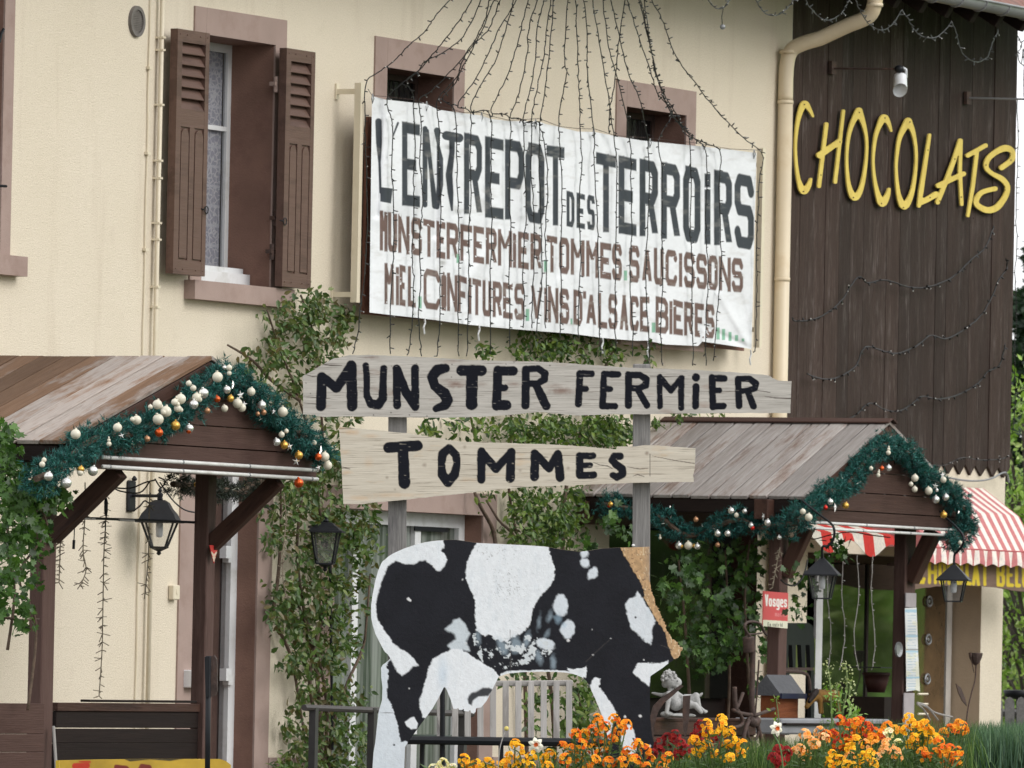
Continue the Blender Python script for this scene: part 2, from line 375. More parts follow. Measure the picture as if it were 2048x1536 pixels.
def sdf_square(X, Y, strokes, ys=1.0):
    """strokes with square ends, as cut with a stencil"""
    D = np.full(X.shape, 99.0)
    for st in strokes:
        for k in range(max(1, len(st)-1)):
            a = st[k]; b = st[min(k+1, len(st)-1)]; r = max(a[2], b[2]); rm = r+6
            m = (X > min(a[0], b[0])-rm) & (X < max(a[0], b[0])+rm) & (Y > min(a[1], b[1])-rm/ys) & (Y < max(a[1], b[1])+rm/ys)
            if not m.any(): continue
            x = X[m]; y = Y[m]*ys; ax, ay, bx, by = a[0], a[1]*ys, b[0], b[1]*ys
            def cham(p_, q_):
                ddx, ddy = abs(q_[0]-p_[0]), abs(q_[1]-p_[1])*ys; return min(ddx, ddy) > .3*max(ddx, ddy) and math.hypot(ddx, ddy) < 3.2*r
            if cham(a, b):
                dx = bx-ax; dy = by-ay; L = dx*dx+dy*dy; t = np.clip(((x-ax)*dx+(y-ay)*dy)/L, 0, 1); D[m] = np.minimum(D[m], np.hypot(x-ax-dx*t, y-ay-dy*t)-r*1.02); continue
            ea = 0 if k > 0 and cham(st[k-1], a) else r; eb = 0 if k+2 < len(st) and cham(b, st[k+2]) else r
            if k == 0 and len(st) > 4 and st[0][:2] == st[-1][:2]: ea = 0
            if abs(bx-ax) > abs(by-ay): x, y, ax, ay, bx, by = y, x, ay, ax, by, bx
            if ay > by: ax, ay, bx, by, ea, eb = bx, by, ax, ay, eb, ea
            sl = (bx-ax)/max(by-ay, 1e-6); c = 1/math.sqrt(1+sl*sl*.8); xc = ax+(y-ay)*sl
            d = np.maximum(np.maximum((np.abs(x-xc)-r)*c, ay-ea*(1 if abs(sl) < .2 else .15)-y), y-by-eb*(1 if abs(sl) < .2 else .15)); D[m] = np.minimum(D[m], d)
    return D
def sdf_poly(X, Y, poly):
    D = np.full(X.shape, 1e9); ins = np.zeros(X.shape, bool); n = len(poly)
    for k in range(n):
        ax, ay = poly[k]; bx, by = poly[(k+1) % n]; dx = bx-ax; dy = by-ay; L = dx*dx+dy*dy+1e-12
        t = np.clip(((X-ax)*dx+(Y-ay)*dy)/L, 0, 1); D = np.minimum(D, np.hypot(X-ax-dx*t, Y-ay-dy*t))
        if ay != by: ins ^= ((ay > Y) != (by > Y)) & (X < (bx-ax)*(Y-ay)/(by-ay)+ax)
    return np.where(ins, -D, D)
def slab(name, mat, parent, sdf, bbox, step, to3, thick, colf=None, boardf=None, back=True, wm=None):
    x0, y0, x1, y1 = bbox; nx = int((x1-x0)/step)+2; ny = int((y1-y0)/step)+2
    X, Y = np.meshgrid(x0+np.arange(nx)*step, y0+np.arange(ny)*step)
    if sdf is None:
        keep = np.ones((ny-1, nx-1), bool); Xs, Ys = X, Y
    else:
        D = sdf(X, Y); ins = D < 0; keep = ins[:-1, :-1] | ins[1:, :-1] | ins[:-1, 1:] | ins[1:, 1:]
        Xs, Ys = X.copy(), Y.copy(); out = ~ins
        used = np.zeros(X.shape, bool); used[:-1, :-1] |= keep; used[1:, :-1] |= keep; used[:-1, 1:] |= keep; used[1:, 1:] |= keep
        m = out & used; e = .3
        for _ in range(2):
            xs, ys = Xs[m], Ys[m]; d = sdf(xs, ys); gx = (sdf(xs+e, ys)-sdf(xs-e, ys))/(2*e); gy = (sdf(xs, ys+e)-sdf(xs, ys-e))/(2*e)
            g = np.maximum(gx*gx+gy*gy, .3); lim = step*1.5
            Xs[m] -= np.clip(d*gx/g, -lim, lim); Ys[m] -= np.clip(d*gy/g, -lim, lim)
    idx = np.arange(nx*ny).reshape(ny, nx)
    q = np.stack([idx[:-1, :-1][keep], idx[1:, :-1][keep], idx[1:, 1:][keep], idx[:-1, 1:][keep]], 1)
    u, inv = np.unique(q, return_inverse=True); q = inv.reshape(q.shape); xs = Xs.ravel()[u]; ys = Ys.ravel()[u]
    V = to3(xs, ys); n = len(V); thick = np.array(thick); Vb = V+thick
    e = np.concatenate([q[:, [0, 1]], q[:, [1, 2]], q[:, [2, 3]], q[:, [3, 0]]]); key = np.sort(e, 1); kk = key[:, 0].astype(np.int64)*n+key[:, 1]
    _, first, cnt = np.unique(kk, return_index=True, return_counts=True); be = e[first[cnt == 1]]
    # side walls get their own vertices so that print does not bleed over the edge
    ns = len(be); sv = np.concatenate([V[be[:, 0]], V[be[:, 1]], Vb[be[:, 1]], Vb[be[:, 0]]]); base = n
    sf = np.stack([base+np.arange(ns)+ns, base+np.arange(ns), base+np.arange(ns)+3*ns, base+np.arange(ns)+2*ns], 1)
    VV = [V, sv]; FF = [q, sf]
    if back: VV.append(Vb); FF.append((q+n+4*ns)[:, ::-1])
    VV = np.concatenate(VV); FF = np.concatenate(FF); attrs = {}
    c = np.zeros((len(VV), 4))
    if colf is not None: c[:n] = colf(xs, ys)
    attrs['paint'] = c
    if boardf is not None:
        b = np.zeros((len(VV), 3)); bb = boardf(xs, ys); b[:n] = bb; b[n:n+4*ns] = np.concatenate([bb[be[:, 0]], bb[be[:, 1]], bb[be[:, 1]], bb[be[:, 0]]])
        if back: b[n+4*ns:] = bb
        attrs['board'] = b
    if wm is not None:
        iv = np.array(wm.inverted()); VV = VV@iv[:3, :3].T+iv[:3, 3]
    return mesh_obj(name, VV, FF, mat, parent, wm, False, attrs)
def layer(C, D, rgb, soft=1.0, op=1.0):
    a = (np.clip(.5-D/soft, 0, 1)*op)[:, None]; al = C[:, 3:4]
    C[:, :3] = np.where(al > 0, C[:, :3]*(1-a)+np.array(rgb)*a, np.array(rgb)); C[:, 3:4] = al+(1-al)*a
    return C
G = {
 'A': [[(0,0),(.5,1),(1,0)],[(.2,.3),(.8,.3)]], 'B': [[(0,0),(0,1),(.75,1),(.95,.88),(.95,.64),(.75,.52),(0,.52)],[(.75,.52),(1,.4),(1,.12),(.8,0),(0,0)]],
 'C': [[(1,.84),(.85,1),(.15,1),(0,.86),(0,.14),(.15,0),(.85,0),(1,.16)]], 'D': [[(0,0),(0,1),(.75,1),(1,.85),(1,.15),(.75,0),(0,0)]],
 'E': [[(1,1),(0,1),(0,0),(1,0)],[(0,.5),(.7,.5)]], 'F': [[(1,1),(0,1),(0,0)],[(0,.5),(.75,.5)]], 'i': [[(.5,0),(.5,.68)],[(.5,.9),(.5,.93)]],
 'L': [[(0,1),(0,0),(1,0)]], 'M': [[(0,0),(0,1),(.5,.5),(1,1),(1,0)]], 'N': [[(0,0),(0,1),(1,0),(1,1)]],
 'O': [[(.2,1),(0,.86),(0,.14),(.2,0),(.8,0),(1,.14),(1,.86),(.8,1),(.2,1)]], 'P': [[(0,0),(0,1),(.8,1),(1,.88),(1,.6),(.8,.46),(0,.46)]],
 'R': [[(0,0),(0,1),(.8,1),(1,.9),(1,.62),(.8,.5),(0,.5)],[(.6,.5),(1,0)]], 'S': [[(1,.84),(.85,1),(.15,1),(0,.88),(0,.64),(.15,.52),(.85,.52),(1,.4),(1,.12),(.85,0),(.15,0),(0,.16)]],
 'T': [[(0,1),(1,1)],[(.5,1),(.5,0)]], 'U': [[(0,1),(0,.14),(.15,0),(.85,0),(1,.14),(1,1)]], 'V': [[(0,1),(.5,0),(1,1)]], 'H': [[(0,0),(0,1)],[(1,0),(1,1)],[(0,.5),(1,.5)]],
 'G': [[(1,.84),(.8,1),(.2,1),(0,.82),(0,.18),(.2,0),(.8,0),(1,.18),(1,.45),(.6,.45)]], "'": [[(1,1),(0,.72)]], 'I': [[(.5,0),(.5,1)]],
 'o': [[(.2,.62),(0,.45),(0,.17),(.2,0),(.8,0),(1,.17),(1,.45),(.8,.62),(.2,.62)]], 's': [[(1,.52),(.8,.62),(.2,.62),(0,.48),(.2,.34),(.8,.28),(1,.14),(.8,0),(.2,0),(0,.1)]],
 'g': [[(1,.62),(.2,.62),(0,.45),(0,.17),(.2,0),(1,0)],[(1,.62),(1,-.2),(.8,-.3),(.1,-.3)]], 'e': [[(0,.32),(1,.32),(1,.5),(.8,.62),(.2,.62),(0,.45),(0,.15),(.2,0),(1,0)]],
 'm': [[(0,0),(0,.62),(.5,.55),(.5,0)],[(.5,.55),(1,.62),(1,0)]], 'a': [[(.1,.6),(.8,.6),(1,.45),(1,0),(.2,0),(0,.12),(.2,.33),(1,.33)]], 't': [[(.4,.9),(.4,.1),(.9,0)],[(0,.62),(.9,.62)]],
 'n': [[(0,0),(0,.62),(.8,.62),(1,.5),(1,0)]], 'v': [[(0,.62),(.5,0),(1,.62)]], 'c': [[(1,.55),(.2,.62),(0,.45),(0,.17),(.2,0),(1,.05)]],
}
def glyph(ch, x0, x1, yt0, yt1, yb0, yb1, rx, ry):
    """strokes of a letter fitted into a slanted box; rx, ry = half stroke in x and y"""
    out = []
    for st in G[ch]:
        o = []
        for (a, b) in st:
            xx = (x0+rx)+(x1-x0-2*rx)*a if x1-x0 > 2*rx else (x0+x1)/2
            yt = yt0+(yt1-yt0)*a+ry; yb = yb0+(yb1-yb0)*a-ry
            o.append((xx, yb+(yt-yb)*b, rx))
        out.append(o)
    return out
# ================================================================= SETTING
def gz(u, p):
    s = lambda a, b, x: (lambda t: t*t*(3-2*t))(min(1, max(0, (x-a)/(b-a))))
    z = .36*s(2.75, 3.3, p)*(1-.85*s(9, 14, p)) - .45*s(12, 30, p)
    return z
gv = []; gf = []
us = [-400,-150,-80,-40]+[-14+.7*i for i in range(42)]+[25,45,80,150,400]; ps = [-500,-150,-60,-20,-5,-.5,1,2,2.6]+[2.8+.1*i for i in range(8)]+[4,5,6,7,8,9,10,12,14,18,24,32,60,120,300]
for u in us:
    for p in ps:
        zz = gz(u, p) + (random.uniform(-.02, .02) if 3.2 < p < 14 else 0); gv.append((u, -p, zz))
n2 = len(ps)
for i in range(len(us)-1):
    for j in range(n2-1): gf.append((i*n2+j, i*n2+j+1, (i+1)*n2+j+1, (i+1)*n2+j))
gm, gnt, gbs = newmat('ground'); vv = coords(gnt, rnd=False)
gcol = mixc(gnt, ramp(gnt, noise(gnt, vv, .5, 5), .4, .6), (.05, .075, .025), (.09, .085, .05)); gcol = mixc(gnt, ramp(gnt, noise(gnt, vv, 30, 4), .3, .8), gcol, (.13, .12, .09))
gnt.links.new(gcol, gbs.inputs['Base Color']); gbs.inputs['Roughness'].default_value = .95; bump(gnt, gbs, noise(gnt, vv, 25), 1, .05)
tag(mesh_obj('ground', gv, gf, gm), kind='structure')
hg = []; hf = []
for i in range(21):
    for j in range(13):
        d_ = 55+j*16; a_ = -1.25+i*.075; hg.append((8+d_*math.cos(a_), d_*math.sin(a_), -1+26*(1-math.exp(-(j/4.5)**2))+random.uniform(-.3, .3)))
for i in range(20):
    for j in range(12): hf.append((i*13+j, i*13+j+1, i*13+j+14, i*13+j+13)[::-1])
hm = simple('meadow', (.20, .42, .05), .95, .3, .12, dirt=(.12, .26, .04), dscale=.05); tag(mesh_obj('hill', hg, hf, hm, smooth=True), kind='structure')
tb = MB(); tb.box(-9, 9.5, -2.6, -.01, .004, .035); tag(tb.build('terrace', M['gravel']), kind='structure')

UC = P(1577, 500, 0).x; UB = P(2030, 500, 0).x; UL = -9.0
ZG = P(2000, 24, .68).z      # gutter height
ZT = ZG+.45                  # wall top
house = thing('house', 'cream rendered two-storey house wall with brown shutters and pinkish window surrounds', 'house', (UC-4, 3, 0))
barn = thing('barn', 'dark brown upright-planked barn upper wall on a cream base beside the house', 'barn', ((UC+UB)/2, 3, 0))
def wall_mesh(u0, u1, z0, z1, p, holes):
    xs = sorted({u0, u1} | {h[0] for h in holes} | {h[1] for h in holes}); zs = sorted({z0, z1} | {h[2] for h in holes} | {h[3] for h in holes})
    mb = MB(); id_ = {}
    def vid(i, j):
        if (i, j) not in id_: id_[(i, j)] = len(mb.v); mb.v.append((xs[i], -p, zs[j]))
        return id_[(i, j)]
    for i in range(len(xs)-1):
        for j in range(len(zs)-1):
            cx = (xs[i]+xs[i+1])/2; cz = (zs[j]+zs[j+1])/2
            if any(h[0] < cx < h[1] and h[2] < cz < h[3] for h in holes): continue
            mb.f.append((vid(i, j), vid(i+1, j), vid(i+1, j+1), vid(i, j+1)))
    return mb
def hole(xl, xr, xm_top, y_top, xm_bot, y_bot, ym=None, p=0):
    ym = ym if ym is not None else (y_top+y_bot)/2
    return (P(xl, ym, p).x, P(xr, ym, p).x, P(xm_bot, y_bot, p).z, P(xm_top, y_top, p).z)
HW1 = hole(404, 543, 540, 89, 540, 578, 330)
HW2 = hole(771, 905, 905, 155, 905, 335, 160)
HW3 = hole(1250, 1370, 1370, 231, 1370, 400, 230)
HW0 = hole(-190, 1, 0, -60, 0, 512, 300)
HD1 = hole(383, 511, 511, 905, 511, 1500, 1200); HD1 = (HD1[0], HD1[1], .06, HD1[3])
HD2 = hole(668, 963, 963, 1031, 963, 1500, 1060); HD2 = (HD2[0], HD2[1], .06, HD2[3])
HD3 = hole(1215, 1512, 1512, 1040, 1512, 1500, 1250); HD3 = (HD3[0], HD3[1], .06, HD3[3])
HS = hole(1612, 1961, 1961, 1120, 1961, 1430, 1300, -.03); HS = (HS[0], HS[1], .3, HS[3])
wm_ = wall_mesh(UL, UC, -.1, ZT, 0, [HW0, HW1, HW2, HW3, HD1, HD2, HD3])
wm_.box(UL, UC, .5, 7, -.1, ZT-.01)      # body behind
wm_.add([(UC, 0, -.1), (UC, .5, -.1), (UC, .5, ZT), (UC, 0, ZT)], [(0, 1, 2, 3)])
wm_.build('wall', M['stucco'], house)
def reveal(par, h, dep, mat='reveal', p=0, back=None):
    u0, u1, z0, z1 = h; y0 = -p; y1 = -p+dep; mb = MB()
    mb.add([(u0,y0,z0),(u0,y1,z0),(u0,y1,z1),(u0,y0,z1)], [(0,1,2,3)]); mb.add([(u1,y0,z0),(u1,y1,z0),(u1,y1,z1),(u1,y0,z1)], [(3,2,1,0)])
    mb.add([(u0,y0,z1),(u1,y0,z1),(u1,y1,z1),(u0,y1,z1)], [(0,1,2,3)]); mb.add([(u0,y0,z0),(u1,y0,z0),(u1,y1,z0),(u0,y1,z0)], [(3,2,1,0)])
    mb.build('reveal', M[mat], par)
def surround(par, h, sl, sr, st, sb=0, sill=0, proud=.012, silloverhang=.1):
    u0, u1, z0, z1 = h; mb = MB()
    if sl: mb.box(u0-sl, u0, -proud, .0, z0-sb, z1+st)
    if sr: mb.box(u1, u1+sr, -proud, .0, z0-sb, z1+st)
    mb.box(u0+.0003, u1-.0003, -proud-.0008, .0, z1, z1+st)
    if sb and not sill: mb.box(u0+.0003, u1-.0003, -proud-.0008, 0, z0-sb, z0)
    mb.build('surround', M['pink'], par)
    if sill:
        m2 = MB(); m2.box(u0-silloverhang, u1+silloverhang, -.075, .25, z0-sill, z0+.004); m2.build('sill', M['pink'], par)
for h in (HW0, HW1, HW2, HW3, HD1, HD2): reveal(house, h, .32)
reveal(house, HD3, .3, 'beam')
surround(house, HW1, .15, .15, P(385, 12, 0).z-P(385, 66, 0).z, 0, .11, silloverhang=.2)
surround(house, HW0, .15, .12, .2, 0, .11, silloverhang=.22)
surround(house, HW2, .17, .155, .185, .16); surround(house, HW3, .155, .155, .17, .16)
surround(house, HD1, .185, .19, .2); surround(house, HD2, .18, .2, .14)
# plinth
def plinth(u0, u1):
    m = MB(); m.box(u0, u1, -.02, 0, -.1, P(560, 1515, 0).z); m.build('plinth', M['pink'], house)
plinth(UL, HD1[0]-.185); plinth(HD1[1]+.19, HD2[0]-.18); plinth(HD2[1]+.2, HD3[0]); plinth(HD3[1], UC)

# --- windows
def window(par, h, dep, frame_w, mull=None, curtain=True, mat='white', sashes=1, cm='lace'):
    u0, u1, z0, z1 = h; y = dep; f = MB(); fw = frame_w
    f.box(u0, u0+fw, y-.028, y, z0, z1); f.box(u1-fw, u1, y-.028, y, z0, z1); f.box(u0+fw, u1-fw, y-.0275, y-.0005, z1-fw, z1); f.box(u0+fw, u1-fw, y-.0275, y-.0005, z0, z0+fw*1.3)
    for k in range(1, sashes):
        uc = u0+(u1-u0)*k/sashes; f.box(uc-fw*.7, uc+fw*.7, y-.06, y-.001, z0+fw, z1-fw)
    for zm in (mull or []): f.box(u0+fw, u1-fw, y-.026, y-.0052, zm-.014, zm+.014)
    w_ = f.build('window', M[mat], par)
    g = MB(); g.box(u0+fw, u1-fw, y-.012, y-.009, z0+fw, z1-fw); g.build('pane', M['glass'], w_)
    b = MB()
    if curtain:
        n = 60; V = []
        for i in range(n+1):
            u = u0+fw+(u1-u0-2*fw)*i/n; yy = y+.006+.005*math.sin(i*1.3)+.004*math.sin(i*.47); V += [(u, yy, z0+fw), (u, yy, z1-fw)]
        b.add(V, [(2*i, 2*i+2, 2*i+3, 2*i+1) for i in range(n)]); b.build('curtain', M[cm], w_, smooth=True)
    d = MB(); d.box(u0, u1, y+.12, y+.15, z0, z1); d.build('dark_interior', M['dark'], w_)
    return w_
w1 = window(house, HW1, .315, .05, [P(440, 256, -.27).z], sashes=2)
sb = MB()   # worn white sill board at the foot of the window
sb.box(HW1[0]+.02, HW1[1]-.004, .13, .22, HW1[2]+.012, HW1[2]+.085); sb.box(HW1[0]+.02, HW1[1]-.02, .17, .225, HW1[2]+.0855, HW1[2]+.12); sb.build('sill_board', M['white'], w1)
window(house, HW0, .28, .055, [3.9, 4.6], sashes=2)
curt_dark = simple('murky_pane', (.045, .045, .042), .3, .5, 9, dirt=(.13, .125, .10), dscale=9); M['murky'] = curt_dark
window(house, HW2, .27, .04, [], mat='iron', cm='murky'); window(house, HW3, .25, .04, [], mat='iron', cm='murky')
# --- shutters
def shutter(par, xl, xr, ytl, ybl, ring):
    """xl,xr photo columns of the front face; top/bottom rows at the left edge"""
    pf = .115; t = .05
    A = P(xl, (ytl+ybl)/2, pf); B = P(xr, (ytl+ybl)/2, pf); z1 = P(xl, ytl, pf).z; z0 = P(xl, ybl, pf).z; W = B.x-A.x; H = z1-z0; yf = -pf
    st = .062; f = MB(); u0 = A.x; u1 = B.x; zl0 = z1-H*.325; zl1 = z1-.075; zp1 = zl0-.105; zp0 = z0+.085
    f.box(u0, u0+st, yf, yf+t, z0, z1); f.box(u1-st*.8, u1, yf, yf+t, z0, z1)
    for a, b in ((zl1, z1), (zp1, zl0), (z0, zp0)): f.box(u0+st, u1-st*.8, yf+.001, yf+t-.001, a, b)
    um = (u0+st+u1-st*.8)/2; f.box(um-.03, um+.03, yf+.0015, yf+t-.0015, zp0, zp1)
    f.box(u0+st, u1-st*.8, yf+.012, yf+.035, zp0, zp1)
    for zz in (z1-.03, z0+.03):
        for uu in (u0+.03, u0+st+.06, u1-.12, u1-.03): f.sphere((uu, yf, zz), .005, 6, 4)
    s = f.build('shutter', M['shutter'], par)
    n = 6
    for i in range(n):
        zc = zl1-(i+.5)*(zl1-zl0)/n; a = Vector((u0+st, yf+.026, zc)); b = Vector((u1-st*.8, yf+.026, zc))
        beam('slat', 'shutter', s, a, b, .083, .008, (0, .52, .85), .002)
    for (a, b) in ((u0+st+.012, um-.042), (um+.042, u1-st*.8-.008)):
        poly = []; r = (b-a)/2
        for k in range(9): g = math.pi*k/8; poly.append((a+r+r*math.cos(g), yf+.001, zp1-.06+.05*math.sin(g)))
        poly += [(a, yf+.001, zp0+.012), (b, yf+.001, zp0+.012)]
        m = MB(); m.prism(poly[::-1], (0, .02, 0)); m.build('panel', M['shutter'], s)
    rg = P(ring[0], ring[1], pf+.01); m = MB(); m.tube([rg+Vector((.022*math.cos(k*math.pi/6), 0, .022*math.sin(k*math.pi/6))) for k in range(13)], .0035, 6); m.tube([rg+Vector((-.022, 0, 0)), rg+Vector((-.05, .01, .005))], .004); m.build('ring', M['black'], s)
    return s
shutter(house, 351, 415, 56, 547, (413, 420)); shutter(house, 569, 626.5, 95, 573, (570, 443))
for (x, y) in ((549, 168), (541, 503), (549, 436)):
    h = MB(); q = P(x, y, .03); h.box(q.x-.03, q.x+.05, q.y-.02, q.y+.02, q.z-.012, q.z+.012); h.tube([q+Vector((0, -.01, -.05)), q+Vector((0, -.01, .045))], .015); h.build('hinge', M['iron'] if y != 168 else M['pink'], house)
hh = MB(); q = P(2, 68, .05); hh.tube([q+Vector((-.02, 0, -.05)), q, q+Vector((.03, 0, .03))], .01); q = P(2, 372, .05); hh.tube([q+Vector((-.02, 0, .0)), q+Vector((.03, -.02, 0))], .008); hh.build('hinge', M['black'], house)
# --- left door
def door(par, h, dep, posts, glassmat, zsolid=None, mat='white'):
    u0, u1, z0, z1 = h; y = dep; f = MB(); fw = .085
    for c in [u0]+posts+[u1-fw]: f.box(c, c+fw, y-.06, y, z0, z1)
    f.box(u0+fw, u1-fw, y-.0595, y-.001, z1-fw, z1); f.box(u0+fw, u1-fw, y-.0595, y-.001, z0, z0+.12)
    d = f.build('door', M[mat], par)
    g = MB(); g.box(u0+fw, u1-fw, y-.03, y-.024, z0+.12, z1-fw); g.build('pane', glassmat, d)
    return d
d1 = door(house, HD1, .19, [], M['glass'])
k = MB(); k.box(HD1[0]+.085, HD1[1]-.085, .2, .24, .1, HD1[3]); k.build('door_panel', M['reveal'], d1)
for y in (1105, 1350):
    q = P(449, y, -.12); k = MB(); k.box(q.x-.035, q.x+.035, q.y-.03, q.y+.015, q.z-.035, q.z+.04); k.box(q.x+.036, q.x+.1, q.y-.01, q.y+.03, q.z-.06, q.z+.0); k.build('hinge', M['white'], d1)
murky2, mnt, mbs = newmat('net_curtain_glass'); v = coords(mnt, (9, 9, .5), rnd=False)
mbs.inputs['Roughness'].default_value = .12; mbs.inputs['Specular IOR Level'].default_value = .6
mnt.links.new(mixc(mnt, ramp(mnt, noise(mnt, v, 2, 4), .35, .65), (.05, .065, .05), (.25, .27, .25)), mbs.inputs['Base Color'])
d2 = door(house, HD2, .18, [P(830, 1060, -.18).x-.12, P(690, 1200, -.18).x-.02], murky2)
k = MB(); q0 = P(830, 1048, -.11); q1 = P(897, 1048, -.11)
k.box(q0.x, q1.x, .108, .118, HD2[3]-.115, HD2[3]-.085); k.build('vent_slot', M['black'], d2)
# dark doorway added behind the right canopy, its near-black colour holding the shade there
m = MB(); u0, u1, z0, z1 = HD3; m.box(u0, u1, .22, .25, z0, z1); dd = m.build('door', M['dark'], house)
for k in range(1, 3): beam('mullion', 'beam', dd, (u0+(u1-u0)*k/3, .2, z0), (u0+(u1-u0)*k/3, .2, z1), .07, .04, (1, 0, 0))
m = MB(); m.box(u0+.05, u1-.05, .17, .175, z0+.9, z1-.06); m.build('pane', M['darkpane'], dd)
# --- roof and gutter
def roof(par, u0, u1, tiles=False):
    m = MB(); sl_ = .62
    m.add([(u0, -.74, ZG+.02), (u1, -.74, ZG+.02), (u1, 7, ZG+.02+7.74*sl_), (u0, 7, ZG+.02+7.74*sl_)], [(0, 1, 2, 3)])
    m.add([(u0, -.74, ZG-.01), (u1, -.74, ZG-.01), (u1, 7, ZG-.01+7.74*sl_), (u0, 7, ZG-.01+7.74*sl_)], [(3, 2, 1, 0)])
    m.build('roof_boarding', M['dark'], par)
    m = MB(); rows = 26 if tiles else 10
    stp = .17
    for r in range(rows):
        y = -.78+r*stp; z = ZG+.045+r*stp*sl_; uu = u0+(r % 2)*.08
        while uu < u1-.02:
            a = uu; b = min(uu+.155, u1); m.add([(a, y, z), (b, y, z), (b, y+stp*1.5, z+stp*1.5*sl_-.012), (a, y+stp*1.5, z+stp*1.5*sl_-.012), (a, y, z-.014), (b, y, z-.014)], [(0, 1, 2, 3), (4, 5, 1, 0)]); uu += .162
    o = m.build('roof_tiles', M['tile'], par); o['kind'] = 'stuff'
    m = MB()
    pr = [(.065*math.cos(a), .065*math.sin(a)) for a in [math.pi+math.pi*k/10 for k in range(11)]]
    V = []
    for u in (u0, u1):
        for (a, b) in pr: V.append((u, -.72+a-.02, ZG+.035+b))
    nn = len(pr); m.add(V, [(i, i+1, nn+i+1, nn+i) for i in range(nn-1)])
    m.tube([(u0, -.807, ZG+.037), (u1, -.807, ZG+.037)], .009); m.build('gutter', M['zinc'], par, smooth=True)
    u = u1-.12
    while u > u0:
        k = MB(); k.tube([(u, -.72-.02+.07*math.cos(a), ZG+.035+.07*math.sin(a)) for a in [math.pi+math.pi*j/8 for j in range(9)]], .006, 5); k.build('gutter_bracket', M['zinc'], par)
        u -= .42 if tiles else 1.2
roof(barn, UC+.004, UB+.5, True); roof(house, UL, UC)
for i, (x, y) in enumerate(((1838, 30), (1852, 22), (1952, 48))):   # rafter ends
    pass
for k in range(9):
    u = UC+.3+k*.46; beam('rafter', 'dark', barn, (u, -.66, ZG-.06), (u, .3, ZG-.06+.96*.62), .08, .1, (1, 0, 0))
# --- barn planks
SEAM = [1581,1599,1628,1650,1678,1700,1727,1746,1774,1800,1822,1850,1873,1894,1918,1940,1960,1984,2006,2031]
zb = MB()
for i in range(len(SEAM)-1):
    a = P(SEAM[i]-8, 600, -.03).x; b = P(SEAM[i+1]-8, 600, -.03).x
    if i == 0: a = UC+.004
    if i == len(SEAM)-2: b = UB
    zbot = P(1900, 948, -.02).z; uc = (a+b)/2; W = (b-a)-.004; dy = random.uniform(-.003, .003)
    L = ZT+.25-zbot
    # board with a pointed foot
    poly = [(-L/2, 0), (-L/2+.075, -W/2), (L/2, -W/2), (L/2, W/2), (-L/2+.075, W/2)]
    mm = MB(); mm.prism([(x, y, -.012) for x, y in poly], (0, 0, .024))
    Xv = Vector((0, 0, 1)); Yv = Vector((1, 0, 0)); Zv = Xv.cross(Yv); mt = Matrix((Xv, Yv, Zv)).transposed().to_4x4(); mt.translation = Vector((uc, .02+dy, zbot+L/2))
    mesh_obj('plank', mm.v, mm.f, M['barn'], barn, mt)
zbot = P(1900, 948, -.02).z
bb = MB(); bb.box(UC+.001, UB-.01, .04, 6, zbot+.1, ZT); bb.build('inner_boarding', M['dark'], barn)
bw = wall_mesh(UC, P(2006, 1200, -.03).x, -.1, zbot+.14, -.03, [HS]); ue = P(2006, 1200, -.03).x
bw.box(UC+.2, ue, .6, 6, -.1, zbot+.1); bw.add([(ue, .03, -.1), (ue, 6, -.1), (ue, 6, zbot+.14), (ue, .03, zbot+.14)], [(0, 1, 2, 3)])
bw.build('base_wall', M['stucco'], barn)
def reveal2(h, y0, y1, mat):
    u0, u1, z0, z1 = h; mb = MB(); mb.add([(u1,y0,z0),(u1,y1,z0),(u1,y1,z1),(u1,y0,z1)], [(3,2,1,0)]); mb.add([(u0,y0,z0),(u0,y1,z0),(u0,y1,z1),(u0,y0,z1)], [(0,1,2,3)])
    mb.add([(u0,y0,z1),(u1,y0,z1),(u1,y1,z1),(u0,y1,z1)], [(0,1,2,3)]); mb.build('reveal', mat, barn)
shade = simple('shaded_cream_render', (.50, .385, .27), .85, .08, 4, bmp=.3, bscale=90); reveal2(HS, .03, .30, shade)  # darker wall cream: the shade on the opening's sides is put into the colour
# shop front
u0, u1, z0, z1 = HS; ys = .26; f = MB(); f.box(P(1627, 1300, -.26).x, P(1640, 1300, -.26).x, ys-.016, ys+.002, z0, z1)
sf = f.build('shop_front', simple('dull_white', (.52, .52, .53), .5), barn)
f = MB(); f.box(P(1889, 1300, -.26).x, P(1899, 1300, -.26).x, ys-.016, ys+.002, z0, z1); f.build('frame_post', simple('greige_paint', (.45, .42, .38), .6), sf)
m = MB(); m.box(u0, u1, ys-.0, ys+.02, z1-.06, z1); m.build('head_rail', M['beam'], sf)
m = MB(); m.box(P(1802, 1300, -.26).x, P(1812, 1300, -.26).x, ys-.03, ys+.01, z0, z1); m.build('door_post', M['beam'], sf)
m = MB(); m.box(P(1641, 1300, -.26).x+.002, P(1803, 1300, -.26).x, ys-.01, ys-.004, z0+.1, z1-.06); m.build('pane', M['darkglass'], sf)
m = MB(); m.box(P(1727, 1300, -.26).x, P(1731, 1300, -.26).x, ys-.02, ys-.004, z0+.1, z1-.06); m.build('mullion', M['dark'], sf)
dg = simple('brown_pane', (.10, .062, .03), .08, .4, 3, spec=.6, dirt=(.05, .035, .02), dscale=4)
m = MB(); m.box(P(1812, 1300, -.26).x+.002, P(1887, 1300, -.26).x-.002, ys-.01, ys-.004, z0, z1-.06); dp = m.build('pane', dg, sf)
